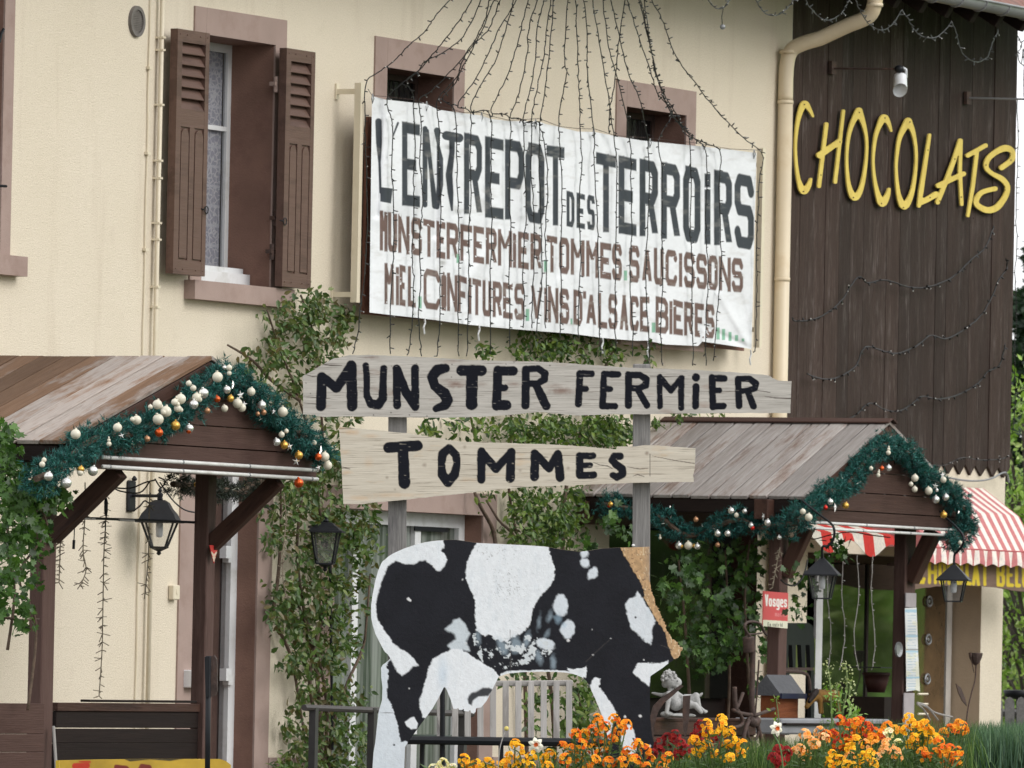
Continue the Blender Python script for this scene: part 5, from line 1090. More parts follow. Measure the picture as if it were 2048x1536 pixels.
m.add(V, [(i*n+j, i*n+(j+1) % n, (i+1)*n+(j+1) % n, (i+1)*n+j) for i in range(3) for j in range(n)]+[tuple(range(n))]); m.tube([q+Vector((.02, -.02, .01)), q+Vector((.04, -.035, .0)), c+Vector((.035, -.03, -.03))], .010, 8); m.build('shade', M['whiteball'], t, smooth=True)
t = thing('wall_bracket', 'bare thin metal arm sticking out right of the barn letters', 'bracket', P(1940, 197, .02)); k = MB(); a = P(1937, 196, .02); q = P(2075, 199, .5); k.tube([a, q], .007, 6); k.build('arm', M['zinc'], t); k = MB(); k.box(a.x-.04, a.x+.04, a.y-.005, a.y+.02, a.z-.045, a.z+.045); k.build('wall_plate', M['iron'], t)
# ================================================================= AWNINGS AND SHOP SIGN
def awning(label, x0, x1, name='awning'):
    pass
t = thing('awning', 'red and white striped awning with scalloped valance over the chocolate shop entrance', 'awning', P(1950, 1110, .2))
Ua = P(1857, 1099, .46).x; Ub = Ua+2.05; zt = P(1925, 975, .0).z; zf = P(1960, 1027, .30).z; ze = P(1950, 1099, .44).z; zv = P(1950, 1126, .46).z
SW = .078
nst = int((Ub-Ua)/SW)+1
red = (.50, .19, .20); whi = (.74, .69, .68)
m = MB(); va = MB(); seam = MB()
for i in range(nst):
    a = Ua+i*SW; b = min(a+SW, Ub); c = red if i % 2 == 0 else whi
    for j in range(2):
        aa = a+(b-a)*j/2; bb_ = a+(b-a)*(j+1)/2; dz = lambda u: -.006*math.sin((u-Ua)*7)
        m.add([(aa, -.02, zt), (bb_, -.02, zt), (bb_, -.30, zf+dz(bb_)), (aa, -.30, zf+dz(aa))], [(0, 1, 2, 3)], c)
        m.add([(aa, -.30, zf+dz(aa)), (bb_, -.30, zf+dz(bb_)), (bb_, -.45, ze), (aa, -.45, ze)], [(0, 1, 2, 3)], c)
    for j in range(4):
        aa = a+(b-a)*j/4; bb_ = a+(b-a)*(j+1)/4; sc_ = lambda u: zv-.022*abs(math.sin((u-Ua)*math.pi/.235))-.0; wv = lambda u: .012*math.sin((u-Ua)*27)
        va.add([(aa, -.455, ze-.003), (bb_, -.455, ze-.003), (bb_, -.46-wv(bb_), sc_(bb_)+.03), (aa, -.46-wv(aa), sc_(aa)+.03), (bb_, -.46-wv(bb_), sc_(bb_)), (aa, -.46-wv(aa), sc_(aa))], [(0, 1, 2, 3), (3, 2, 4, 5)], c)
m.add([(Ua, -.02, zt), (Ua, -.30, zf), (Ua, -.45, ze), (Ua, -.02, ze)], [(0, 1, 2, 3)], red)
o = m.build('canvas', M['cloth'], t); s_ = o.modifiers.new('t', 'SOLIDIFY'); s_.thickness = .002
o = va.build('valance', M['cloth'], t); s_ = o.modifiers.new('t', 'SOLIDIFY'); s_.thickness = .002
k = MB(); k.tube([(Ua, -.452, ze-.001), (Ub, -.452, ze-.001)], .007, 6); k.build('front_bar', simple('red_piping', (.42, .08, .08), .6), t)
t = thing('awning', 'short bright red and white scalloped awning seen under the right canopy above the green window', 'awning', P(1715, 1110, .35))
m = MB(); a0 = P(1622, 1090, .40).x; b0 = P(1789, 1090, .40).x; zt = P(1700, 1040, .05).z; z1 = P(1715, 1068, .40).z; n = 8; RB = (.45, .035, .03)
for i in range(n*4):
    a = a0+(b0-a0)*i/(n*4); b = a0+(b0-a0)*(i+1)/(n*4); c = RB if (i//4) % 2 == 1 else (.55, .52, .48); zz = lambda u: P(1715, 1092, .40).z+.05*math.cos((u-a0)/(b0-a0)*math.pi*4+.6)-.03*(u-a0)/(b0-a0)
    m.add([(a, -.03, zt), (b, -.03, zt), (b, -.39, z1), (a, -.39, z1)], [(0, 1, 2, 3)], c)
    m.add([(a, -.39, z1-.001), (b, -.39, z1-.001), (b, -.41, zz(b)), (a, -.41, zz(a))], [(0, 1, 2, 3)], c)
o = m.build('canvas', M['cloth'], t); s_ = o.modifiers.new('t', 'SOLIDIFY'); s_.thickness = .002
t = thing('shop_sign', 'long brown board with yellow words CHOCOLAT BELG... under the striped awning', 'sign', P(1950, 1180, .36))
def sp(X, Y):
    C = np.zeros((len(X), 4)); C[:, :3] = .2
    S = []
    bl = lambda x: 1120+(x-1850)*.035
    for ch, a, b in (('C',1836,1851),('H',1856,1874),('O',1877,1892),('C',1894,1908),('O',1911,1926),('L',1931,1943),('A',1944,1960),('T',1960,1979),('B',1993,2010),('E',2013,2028),('L',2030,2042),('G',2044,2060),('E',2064,2078)):
        S += glyph(ch, a, b, bl(a), bl(b), bl(a)+48, bl(b)+48, 3.1, 3.6)
    D = sdf_strokes(X, Y, S, .86)+(fbm(X, Y, 6, 5)-.5)*1.2; layer(C, D, (.66, .50, .03), 1.2, .97); return C
slab('board', painted('shop_sign', ((.16, .10, .075), (.20, .13, .10), (.25, .18, .13)), wood_dir=True, rough=.7), t, lambda X, Y: sdf_poly(X, Y, [(1828,1112),(1870,1112),(1930,1116),(1990,1120),(2048,1124),(2100,1128),(2100,1186),(2040,1183),(2000,1176),(1960,1172),(1920,1170),(1870,1173),(1828,1179)])+(fbm(X, Y, 20, 3)-.5)*2, (1824, 1108, 2104, 1190), 1.2, lambda X, Y: P(X, Y, .36), (0, .025, 0), sp, lambda X, Y: np.stack([X/130., Y/300., 0*X], 1))
for x in (1866, 1950): k = MB(); q = P(x, 1130, .33); k.box(q.x-.01, q.x+.01, -.33, .02, q.z-.01, q.z+.01); k.build('bracket', M['iron'], t)

# ================================================================= LEAFY PLANTS
def leaf_shapes():
    oval = ([(0,0,0),(.22,.28,.05),(.0,.30,-.03),(-.22,.28,.05),(.19,.62,.04),(0,.62,-.02),(-.19,.62,.04),(0,1,-.06)], [(0,1,2),(0,2,3),(1,4,5,2),(2,5,6,3),(4,7,5),(5,7,6)])
    iv = ([(0,0,0),(.30,-.10,.03),(.52,.22,.02),(.30,.38,.05),(.38,.72,.0),(.12,.62,.03),(0,1,-.05),(-.12,.62,.03),(-.38,.72,0),(-.30,.38,.05),(-.52,.22,.02),(-.30,-.10,.03),(0,.35,-.02)], [(12,0,1,2),(12,2,3),(12,3,4),(12,4,5),(12,5,6),(12,6,7),(12,7,8),(12,8,9),(12,9,10),(12,10,11,0)])
    nee = ([(-.02,0,0),(.02,0,0),(0,1,0)], [(0,1,2)])
    pet = ([(-.12,0,0),(.12,0,0),(.5,.55,.10),(.34,.95,.02),(0,.86,.10),(-.34,.95,.02),(-.5,.55,.10)], [(0,1,2,4),(2,3,4),(0,4,6),(4,5,6)])
    return dict(oval=oval, ivy=iv, needle=nee, petal=pet)
LS = leaf_shapes()
def scatter(shape, pos, ydir, nrm, size, colr):
    """numpy copies of one leaf shape; returns V, F(list of arrays by side count), colours"""
    V0, F0 = LS[shape]; V0 = np.array(V0); n = len(pos); Y = ydir/np.linalg.norm(ydir, axis=1, keepdims=True)
    Z = nrm-Y*np.sum(nrm*Y, 1, keepdims=True); Z /= np.linalg.norm(Z, axis=1, keepdims=True)+1e-9; X = np.cross(Y, Z)
    V = pos[:, None]+size[:, None, None]*(V0[None, :, 0:1]*X[:, None]+V0[None, :, 1:2]*Y[:, None]+V0[None, :, 2:3]*Z[:, None])
    C = np.ones((n, len(V0), 4)); C[:, :, :3] = colr[:, None]
    tri = []
    for f in F0:
        for k in range(1, len(f)-1): tri.append((f[0], f[k], f[k+1]))
    tri = np.array(tri); Fc = (tri[None]+(np.arange(n)*len(V0))[:, None, None]).reshape(-1, 3)
    return V.reshape(-1, 3), Fc, C.reshape(-1, 4)
def scat_obj(name, mat, parent, parts, kind=None):
    Vs, Fs, Cs = [], [], []; b = 0
    for V, Fc, C in parts: Vs.append(V); Fs.append(Fc+b); Cs.append(C); b += len(V)
    o = mesh_obj(name, np.concatenate(Vs), np.concatenate(Fs), mat, parent, None, False, {'tint': np.concatenate(Cs)})
    if kind: o['kind'] = kind
    return o
def foliage(par, blobs, p, pj, shape, size, palette, place=P, dens=1.0, clump=9, sd=11, name='leaves', spread=.9, single=0):
    pos = []; 
    for b in blobs:
        cx, cy, rx, ry = b[:4]; d = (b[4] if len(b) > 4 else 1)*dens; pp0 = b[5] if len(b) > 5 else p
        ncl = max(2, int(rx*ry*math.pi/420*d)); rr = np.sqrt(np.random.rand(ncl)); aa = np.random.rand(ncl)*2*math.pi
        ccx = cx+rx*rr*np.cos(aa); ccy = cy+ry*rr*np.sin(aa); cp = pp0+np.random.uniform(-pj, pj, ncl)
        for x, y, q in zip(ccx, ccy, cp):
            k = np.random.poisson(clump)+2; xs = x+np.random.randn(k)*sd; ys = y+np.random.randn(k)*sd
            pos.append(place(xs, ys, np.maximum(.03, q+np.random.randn(k)*.035) if place is P else q))
    pos = np.concatenate(pos); n = len(pos)
    nr = np.random.randn(n, 3)*spread+np.array((-.5, -.7, .65)); yd = np.random.randn(n, 3)*.7+np.array((0, -.25, -.55))
    pal = np.array(palette); ci = np.random.randint(0, len(pal), n); w_ = np.random.rand(n, 1); ci2 = np.random.randint(0, len(pal), n)
    col = (pal[ci]*w_+pal[ci2]*(1-w_))*np.random.uniform(.75, 1.25, (n, 1)); sz = size*np.random.uniform(.6, 1.25, n)
    if single:   # the largest leaves nearest the viewer are pieces of their own
        dep = (pos-CA)@fa; pick = np.argsort(dep*.12-sz*6)[:single]; rest = np.setdiff1d(np.arange(n), pick); mes = []
        for c in palette:
            V, Fc, C = scatter(shape, np.zeros((1, 3)), np.array([[0, 1., 0]]), np.array([[0, 0, 1.]]), np.array([1.]), np.array([c])); me = bpy.data.meshes.new('leaf'); me.from_pydata([tuple(v) for v in V], [], [tuple(f) for f in Fc]); a = me.attributes.new('tint', 'FLOAT_COLOR', 'POINT'); a.data.foreach_set('color', C.astype(np.float32).ravel()); me.materials.append(M['leaf']); mes.append(me)
        for i in pick:
            Y = Vector(yd[i]).normalized(); Z = Vector(nr[i]); Z = (Z-Y*Z.dot(Y)).normalized(); X = Y.cross(Z); mt = Matrix((X, Y, Z)).transposed().to_4x4()@Matrix.Scale(float(sz[i])*1.1, 4); mt.translation = Vector(pos[i]); inst('leaf', mes[random.randrange(len(mes))], par, mt)
        pos, yd, nr, sz, col = pos[rest], yd[rest], nr[rest], sz[rest], col[rest]
    return scat_obj(name, M['leaf'], par, [scatter(shape, pos, yd, nr, sz, col)], 'stuff')
def stems(par, paths, p, r=.012, wig=5, place=P):
    for pts in paths:
        q = []
        for i, t_ in enumerate(pts):
            pp0 = t_[2] if len(t_) > 2 else p; q.append(place(t_[0]+random.uniform(-wig, wig), t_[1], pp0+random.uniform(-.03, .03)))
        q = smoothpath(q, 5); m = MB(); n = len(q); m.tube(q, [r*(1-.6*i/n) for i in range(n)], 6); m.build('stem', M['stem'], par, smooth=True)
GR = [(.040, .088, .018), (.065, .12, .024), (.095, .165, .032), (.026, .052, .016), (.14, .19, .04)]
GD = [(.035, .072, .020), (.055, .105, .028), (.075, .135, .032), (.065, .11, .035), (.12, .155, .045), (.11, .09, .035)]
GB = [(.035, .088, .016), (.052, .12, .022), (.075, .155, .03), (.022, .055, .012)]
GK = [(.022, .058, .011), (.034, .085, .015), (.06, .13, .022), (.014, .035, .009)]
GY = [(.16, .26, .045), (.22, .34, .07), (.11, .2, .03), (.28, .36, .12)]
t = thing('climbing_rose', 'tall climbing rose up the wall between the left porch and the patio door', 'climbing plant', P(620, 1640, .1))
stems(t, [[(650,1640),(645,1500),(640,1400),(628,1300),(600,1200),(590,1100),(600,1000),(620,900),(600,800),(560,700),(530,620)], [(640,1640),(632,1450),(622,1350),(640,1250),(660,1150),(640,1000),(650,880),(640,780),(625,680),(600,590)], [(660,1640),(665,1480),(690,1380),(720,1300),(735,1250),(745,1150)], [(560,1260),(585,1320),(600,1420),(625,1560)], [(545,1230),(552,1150),(565,1060),(560,960)], [(640,1640),(655,1400),(610,1250),(575,1150)], [(600,800),(540,760),(500,720),(455,690)]], .09, .014)
foliage(t, [(640,640,58,50,1.2),(600,620,45,30,.7),(560,700,40,40,.6),(510,720,50,30,.45),(545,640,25,40,.4),(690,660,20,40,.6),(640,720,40,30,.9),(640,790,30,60,.8),(560,770,45,25,.6),(520,740,40,20,.4),(670,890,25,60,.9),(660,950,60,40,1.1),(600,1000,50,50,.9),(700,1030,50,40,1.1),(640,1060,80,50,1.0),(555,1060,25,60,.5),(720,1090,35,50,.8),(630,1150,60,60,1),(545,1090,14,30,.5),(555,1210,34,34,.9),(680,1190,60,50,.7),(640,1260,60,50,1),(590,1230,40,40,.9),(620,1330,60,40,.8),(690,1290,30,40,.6),(575,1310,20,25,.5),(660,1390,55,40,.8),(700,1390,30,30,.7),(600,1440,25,60,.5),(640,1480,60,50,.8),(700,1500,50,50,.9),(600,1540,50,40,.9),(690,800,40,60,.7),(720,940,40,50,.7),(560,1535,25,20,.6)], .13, .11, 'oval', .052, GD, dens=1.75, clump=9, sd=9, single=240)
t = thing('climbing_rose', 'climbing rose on the wall behind the two wooden boards, right of centre', 'climbing plant', P(1120, 1640, .1))
stems(t, [[(1115,1640),(1100,1400),(1080,1250),(1070,1150),(1030,1060),(1018,950),(1020,850),(1010,760)], [(995,1120),(985,1060),(960,1010),(950,970),(955,900),(930,800)], [(1060,1640),(1050,1300),(1042,1100),(1000,1040),(970,1000)], [(1120,1200),(1130,1000),(1160,860),(1200,760),(1230,690)], [(1290,820),(1285,760),(1300,690)]], .09, .015)
foliage(t, [(965,702,14,26,.9),(1055,690,30,25,.9),(1120,690,60,26,1.1),(1190,705,50,22,.7),(1250,715,40,20,.25),(1300,695,20,28,.6),(880,850,34,16,.7),(960,850,50,20,.7),(1060,860,70,28,1.3),(1150,865,80,32,1.4),(1230,850,40,40,1.2),(900,870,60,10,.6),(1370,830,40,12,.9),(1320,840,22,12,.8),(1430,822,12,8,.5),(1000,990,40,20,.6),(1080,1020,60,40,1.3),(1120,1060,50,36,1.3),(1060,1075,40,24,1),(1140,1020,36,40,1),(1020,1060,20,20,.6),(1180,990,30,12,.6),(1120,775,150,45,.8),(1090,930,130,35,.8)], .12, .10, 'oval', .050, GR, dens=2.2, clump=9, sd=9, single=160)
t = thing('ivy', 'broad-leaved creeper hanging under the right canopy beside its left post', 'creeper', P(1430, 1640, .8))
stems(t, [[(1440,1640,.9),(1455,1400,.9),(1460,1250,.9),(1450,1100,.9)], [(1380,1400,.8),(1370,1250,.8),(1360,1120,.8)], [(1500,1400,1.1),(1490,1200,1.1),(1500,1080,1.1)]], .9, .012)
foliage(t, [(1370,1130,50,40,.35),(1400,1180,70,50,.6),(1450,1120,60,40,.6),(1440,1210,60,40,.6),(1500,1110,30,50,.6),(1480,1180,40,50,.6),(1340,1190,30,50,.4),(1380,1260,50,40,.5),(1460,1280,50,40,.8),(1400,1310,60,22,.9),(1440,1300,60,30,.9),(1390,1330,30,12,.7),(1500,1250,20,40,.5),(1520,1290,16,24,.7),(1530,1310,20,22,.8),(1240,1050,50,30,.4,.6),(1210,1100,50,30,.4,.6),(1590,1120,22,34,.8,1.3),(1620,1180,16,40,.6,1.2),(1600,1240,14,30,.4,1.2),(1560,1210,16,30,.4,1.2),(1680,1105,24,22,.8,1.5),(1665,1095,20,20,.6,1.5),(1515,1395,18,24,.5,1.2)], .9, .28, 'ivy', .052, GK, dens=1.25, clump=7, sd=11, single=160)
t = thing('ivy', 'bright green broad-leaved creeper round the left porch post at the left edge', 'creeper', P(30, 1400, 1.9))
stems(t, [[(60,1420,1.85),(70,1250,1.85),(40,1150,1.9),(90,1050,1.95),(30,960,1.95),(10,880,1.95)], [(0,1232,1.9),(40,1240,1.9),(75,1238,1.85)], [(20,1300,1.9),(30,1180,1.9),(10,1080,1.9),(40,980,1.9)]], 1.9, .009)
foliage(t, [(0,900,22,50,1.2),(20,940,40,40,1.2),(70,980,44,34,1.3),(110,990,22,30,1),(20,1010,50,40,1.1),(60,1050,40,30,.8),(10,1080,30,40,.9),(50,1110,34,30,.8),(20,1160,40,30,.8),(62,1170,16,24,.6),(20,1210,40,22,.7),(50,1220,26,20,.7),(48,1255,14,14,.6),(0,860,12,20,.8)], 1.95, .12, 'ivy', .049, GB, dens=1.45, clump=7, sd=10, single=220)
t = thing('shrub', 'leafy green shrub behind the slatted bench, seen between the cow legs', 'shrub', P(1165, 1640, .9))
stems(t, [[(1165,1640),(1168,1480),(1160,1380)]], .9, .012)
foliage(t, [(1168,1390,34,50,1.1),(1170,1450,30,40,1),(1080,1350,90,12,.9),(1110,1420,60,50,.7),(1170,1510,30,30,.8),(1100,1500,50,30,.6)], .9, .15, 'oval', .062, GR, dens=1.1)

# ================================================================= GARLANDS
TEAL = [(.011, .068, .066), (.016, .10, .095), (.007, .040, .042), (.035, .16, .15)]
def bauble_mesh(mat, kind='ball'):
    m = MB()
    if kind == 'ball': m.sphere((0, 0, 0), 1, 16, 10); m.tube([(0, 0, .95), (0, 0, 1.22)], .22, 8)
    elif kind == 'star':
        pts = []
        for k in range(10): r = 1 if k % 2 == 0 else .36; a = math.pi/2+k*math.pi/5; pts.append((r*math.cos(a), r*math.sin(a)))
        V = [(x, 0, z) for x, z in pts]+[(0, -.28, 0), (0, .28, 0)]; m.add(V, [(i, (i+1) % 10, 10) for i in range(10)]+[((i+1) % 10, i, 11) for i in range(10)])
    else: m.sphere((0, 0, -.45), .62, 12, 8); m.sphere((0, 0, .42), .42, 12, 8); m.lathe((0, 0, .70), [(.3, 0), (.16, .5), (.02, .65)], 10)
    me = bpy.data.meshes.new('bauble'); me.from_pydata(m.v, [], m.f)
    if kind != 'star': me.polygons.foreach_set('use_smooth', [True]*len(me.polygons))
    me.materials.append(M[mat]); return me
BM = {k: bauble_mesh(k) for k in ('pearl', 'silver', 'gold', 'orange', 'copper', 'red')}; BM['star'] = bauble_mesh('silver', 'star'); BM['figure'] = bauble_mesh('pearl', 'fig')
BNAME = dict(star='star', figure='snowman')
def garland(name, label, path, rad, place, baub, bplace, n_per_m=780):
    pts = smoothpath([place(*q) for q in path], 8); t = thing(name, label, 'garland', pts[len(pts)//2])
    m = MB(); m.tube(pts, .018, 6); m.build('core', M['stem'], t)
    A = np.array([list(p) for p in pts]); seg = np.linalg.norm(A[1:]-A[:-1], axis=1); cum = np.concatenate([[0], np.cumsum(seg)]); L = cum[-1]; nb = int(L*n_per_m)
    s = np.random.rand(nb)*L; k = np.clip(np.searchsorted(cum, s)-1, 0, len(seg)-1); f = (s-cum[k])/seg[k]; base = A[k]+(A[k+1]-A[k])*f[:, None]; tan = (A[k+1]-A[k])/seg[k][:, None]
    rd = np.random.randn(nb, 3); rd -= tan*np.sum(rd*tan, 1, keepdims=True); rd /= np.linalg.norm(rd, axis=1, keepdims=True); rmod = .75+.45*np.sin(s*9+1)*np.sin(s*23)
    tip = base+rd*(rad*rmod*np.random.uniform(.35, 1, nb))[:, None]+tan*np.random.randn(nb, 1)*.02
    q = 13; pos = np.repeat(tip, q, 0)+np.random.randn(nb*q, 3)*.006; ax = np.repeat(rd+tan*np.random.randn(nb, 1)*.7, q, 0); dr = ax*.8+np.random.randn(nb*q, 3)*.75; dr /= np.linalg.norm(dr, axis=1, keepdims=True)
    pal = np.array(TEAL); c = pal[np.random.randint(0, 4, nb*q)]*np.random.uniform(.7, 1.3, (nb*q, 1)); sil = np.random.rand(nb*q) < .004; c[sil] = (.6, .62, .6)
    V0 = LS['needle']; nr = np.random.randn(nb*q, 3)
    LS['needle'] = ([(-.075, 0, 0), (.075, 0, 0), (0, 1, 0)], [(0, 1, 2)])
    o = scat_obj('tinsel_needles', M['needle'], t, [scatter('needle', pos, dr, nr, np.random.uniform(.022, .04, nb*q), c)], 'stuff')
    for (x, y, r, kd, *pp) in baub:
        c_ = bplace(x, y, *(pp or ())); mt = Matrix.Translation(c_)@Matrix.Rotation(random.uniform(-.5, .5), 4, 'Y')@Matrix.Rotation(random.uniform(-.9, .2), 4, 'Z')@Matrix.Diagonal((r, r, r, 1))
        inst(BNAME.get(kd, 'bauble'), BM[kd], t, mt)
    return t
bp = 'pearl'; s_ = .3125
LB = [(1200,110,31,'pearl'),(1016,150,17,'pearl'),(1045,180,18,'pearl'),(1275,50,18,'pearl'),(1245,48,12,'silver'),(1275,85,14,'pearl'),(1110,213,30,'silver'),(1065,240,26,'pearl'),(1048,285,27,'silver'),(965,250,30,'pearl'),(925,270,20,'pearl'),(815,285,28,'pearl'),(835,298,16,'pearl'),(870,330,32,'pearl'),(855,335,16,'pearl'),(770,300,14,'pearl'),(930,420,28,'gold'),(820,380,32,'pearl'),(683,385,27,'pearl'),(655,380,14,'pearl'),(825,465,25,'orange'),(750,505,18,'copper'),(1020,438,25,'silver'),(1016,455,16,'orange'),(1135,325,18,'copper'),(1260,190,23,'silver'),(1283,247,21,'gold'),(1197,250,20,'orange'),(1328,278,29,'pearl'),(1355,305,25,'pearl'),(1245,310,21,'pearl'),(1415,203,25,'pearl'),(1483,290,26,'silver'),(1495,335,17,'copper'),(1458,345,13,'copper'),(1617,332,30,'pearl'),(292,475,29,'pearl'),(560,433,26,'pearl'),(90,640,14,'pearl'),(78,668,17,'pearl'),(118,745,26,'silver'),(232,787,31,'silver'),(325,700,20,'gold'),(322,722,18,'pearl'),(402,710,29,'silver'),(1610,477,18,'pearl'),(1640,455,14,'pearl'),(1578,525,23,'silver'),(1627,545,24,'gold'),(1720,610,25,'gold'),(1845,620,22,'orange'),(1885,620,29,'pearl'),(1905,675,27,'pearl'),(1820,530,14,'pearl'),(1720,787,29,'orange'),(945,310,22,'pearl'),(965,320,14,'pearl'),
 (1348,225,30,'star'),(1298,160,28,'star'),(1660,555,26,'star'),(1703,650,26,'star'),(1860,580,30,'star'),(1370,285,24,'star'),(1560,330,18,'star'),(585,485,20,'star'),(1845,690,20,'star'),(505,525,24,'figure'),(940,270,28,'figure'),(1085,240,26,'figure')]
sl_ = s_/330.
lbl = [(60+s_*x, 720+s_*y, r*sl_*1.0, k) for x, y, r, k in LB]
PG1 = PGL+.06
garland('garland', 'teal tinsel garland thick with baubles along the left porch gable', [(72,958),(100,945),(135,920),(175,885),(215,870),(262,868),(310,845),(352,835),(385,800),(412,770),(440,752),(475,765),(510,790),(545,825),(580,852),(615,880),(645,905),(652,925)], .108, lambda x, y: P(x, y, PG1), lbl, lambda x, y: P(x, y, PG1+.115))
rb = [(1035,210,24,'silver'),(985,212,18,'orange'),(1232,285,28,'pearl'),(1203,330,18,'pearl'),(1230,368,23,'pearl'),(1335,380,30,'pearl'),(1388,445,29,'silver'),(1462,428,26,'silver'),(1445,297,24,'pearl'),(600,462,23,'silver'),(565,505,17,'red'),(715,490,25,'gold'),(438,578,29,'pearl'),(395,535,22,'pearl'),(130,618,27,'silver'),(15,645,21,'red'),(243,722,30,'silver'),(270,577,17,'gold'),(1447,560,27,'gold'),(1570,768,17,'pearl'),(1395,375,14,'silver'),(635,505,38,'star'),(370,712,42,'star'),(1385,345,28,'star'),(1440,262,28,'star'),(1035,82,30,'figure'),(960,252,26,'figure'),(905,212,16,'pearl'),(1560,540,14,'star')]
PG2 = PGR+.06; s2_ = .2676; k2 = s2_/303.
garland('garland', 'teal tinsel garland arched over the right canopy gable', [(1600,1040),(1625,1010),(1655,985),(1690,975),(1715,945),(1745,905),(1778,890),(1812,905),(1835,935),(1862,960),(1895,980),(1920,1010),(1938,1045),(1922,1075),(1895,1085)], .092, lambda x, y: P(x, y, PG2), [(1500+s2_*x, 880+s2_*y, r*k2, k) for x, y, r, k in rb if x > 390], lambda x, y: P(x, y, PG2+.115))
eb = [(355,342,26,'gold'),(340,360,16,'red'),(1208,495,26,'copper'),(1560,408,33,'silver'),(1612,452,24,'pearl'),(1695,412,24,'silver'),(1425,635,33,'silver'),(1525,635,32,'silver'),(1040,755,36,'silver'),(1065,765,20,'gold'),(1133,755,41,'pearl'),(1222,765,32,'silver'),(1190,760,18,'gold'),(1425,748,25,'copper'),(1760,555,28,'silver'),(1775,580,22,'red'),(1925,528,35,'silver'),(1880,465,44,'star'),(850,670,22,'figure'),(950,370,16,'star'),(2040,675,24,'silver')]
UE = P(1600, 1050, PGR-.05).x-.04; k3 = .2002/300
garland('garland', 'teal tinsel garland swagged along the eave beam of the right canopy', [(1205,1008),(1240,1015),(1290,1022),(1330,1042),(1365,1068),(1400,1068),(1440,1050),(1480,1040),(1515,1055),(1550,1052),(1585,1048),(1600,1045)], .10, lambda x, y: PU(x, y, UE), [(1150+.2002*x, 940+.2002*y, r*k3, k) for x, y, r, k in eb], lambda x, y: PU(x, y, UE-.12), 560)
LS['needle'] = ([(-.075, 0, 0), (.075, 0, 0), (0, 1, 0)], [(0, 1, 2)])
_T = list(TEAL); TEAL[:] = [(.012, .02, .015), (.02, .03, .02), (.01, .012, .01), (.03, .04, .03)]  # near-black needles: shade under the porch roof put into this garland's colour
garland('garland', 'dark tinsel garland in shade under the left porch roof behind the gable', [(345,968),(380,972),(420,985),(450,980),(480,985),(515,965),(545,958)], .07, lambda x, y: P(x, y, PPL-.45), [(392,969,.014,'gold'),(362,996,.03,'star'),(395,1000,.014,'red')], lambda x, y: P(x, y, PPL-.38), 420)
TEAL[:] = _T

# ================================================================= FAIRY LIGHT STRINGS
def lstring(label, pts, group=None, r=.0036, sp=.062, blen=.026, place=None, name='light_string', lit=.35, cmat='cable', cat='string lights', wig=.004):
    q = smoothpath([Vector(a) for a in pts], 6); q = [v+Vector((random.uniform(-wig, wig), random.uniform(-wig, wig), 0)) for v in q]
    t = thing(name, label, cat, q[-1], group); m = MB(); m.tube(q, r, 5); m.build('cord', M[cmat], t)
    d = 0; b = MB(); tips = MB()
    for i in range(len(q)-1):
        L = (q[i+1]-q[i]).length; d += L
        while d > sp:
            d -= sp*random.uniform(.8, 1.2); a = q[i].lerp(q[i+1], random.random()); dr = (q[i+1]-q[i]).normalized(); s = Vector((random.uniform(-1, 1), random.uniform(-.7, .2), random.uniform(-.5, .3))); s = (s-dr*s.dot(dr)*.6).normalized()
            e = a+s*blen; b.tube([a, e], r*1.15, 4)
            if random.random() < lit: tips.tube([e, e+s*.006], r*.9, 4)
    if b.v: o = b.build('bulbs', M[cmat], t); o['kind'] = 'stuff'
    if tips.v: o = tips.build('bulb_tips', M['bulb'], t); o['kind'] = 'stuff'
    return t
ps_ = lambda L, p0, p1: L
def curtain(label, up, down):
    """up: points in the crop above the banner (eave to banner edge), down: points over the banner and below"""
    n = len(up); pts = []
    for i, (x, y) in enumerate(up):
        f = (y+0.)/max(1, up[-1][1]); pts.append(P(x, y, .62+(.275-.62)*max(0, min(1, f))))
    for (x, y) in down: pts.append(P(x, y, .275))
    return lstring(label, pts, 'fairy light strings fanned down over the banner')
c2 = lambda *a: [(650+.4689*x, .4689*y) for x, y in a]
g = 'dark fairy-light string '
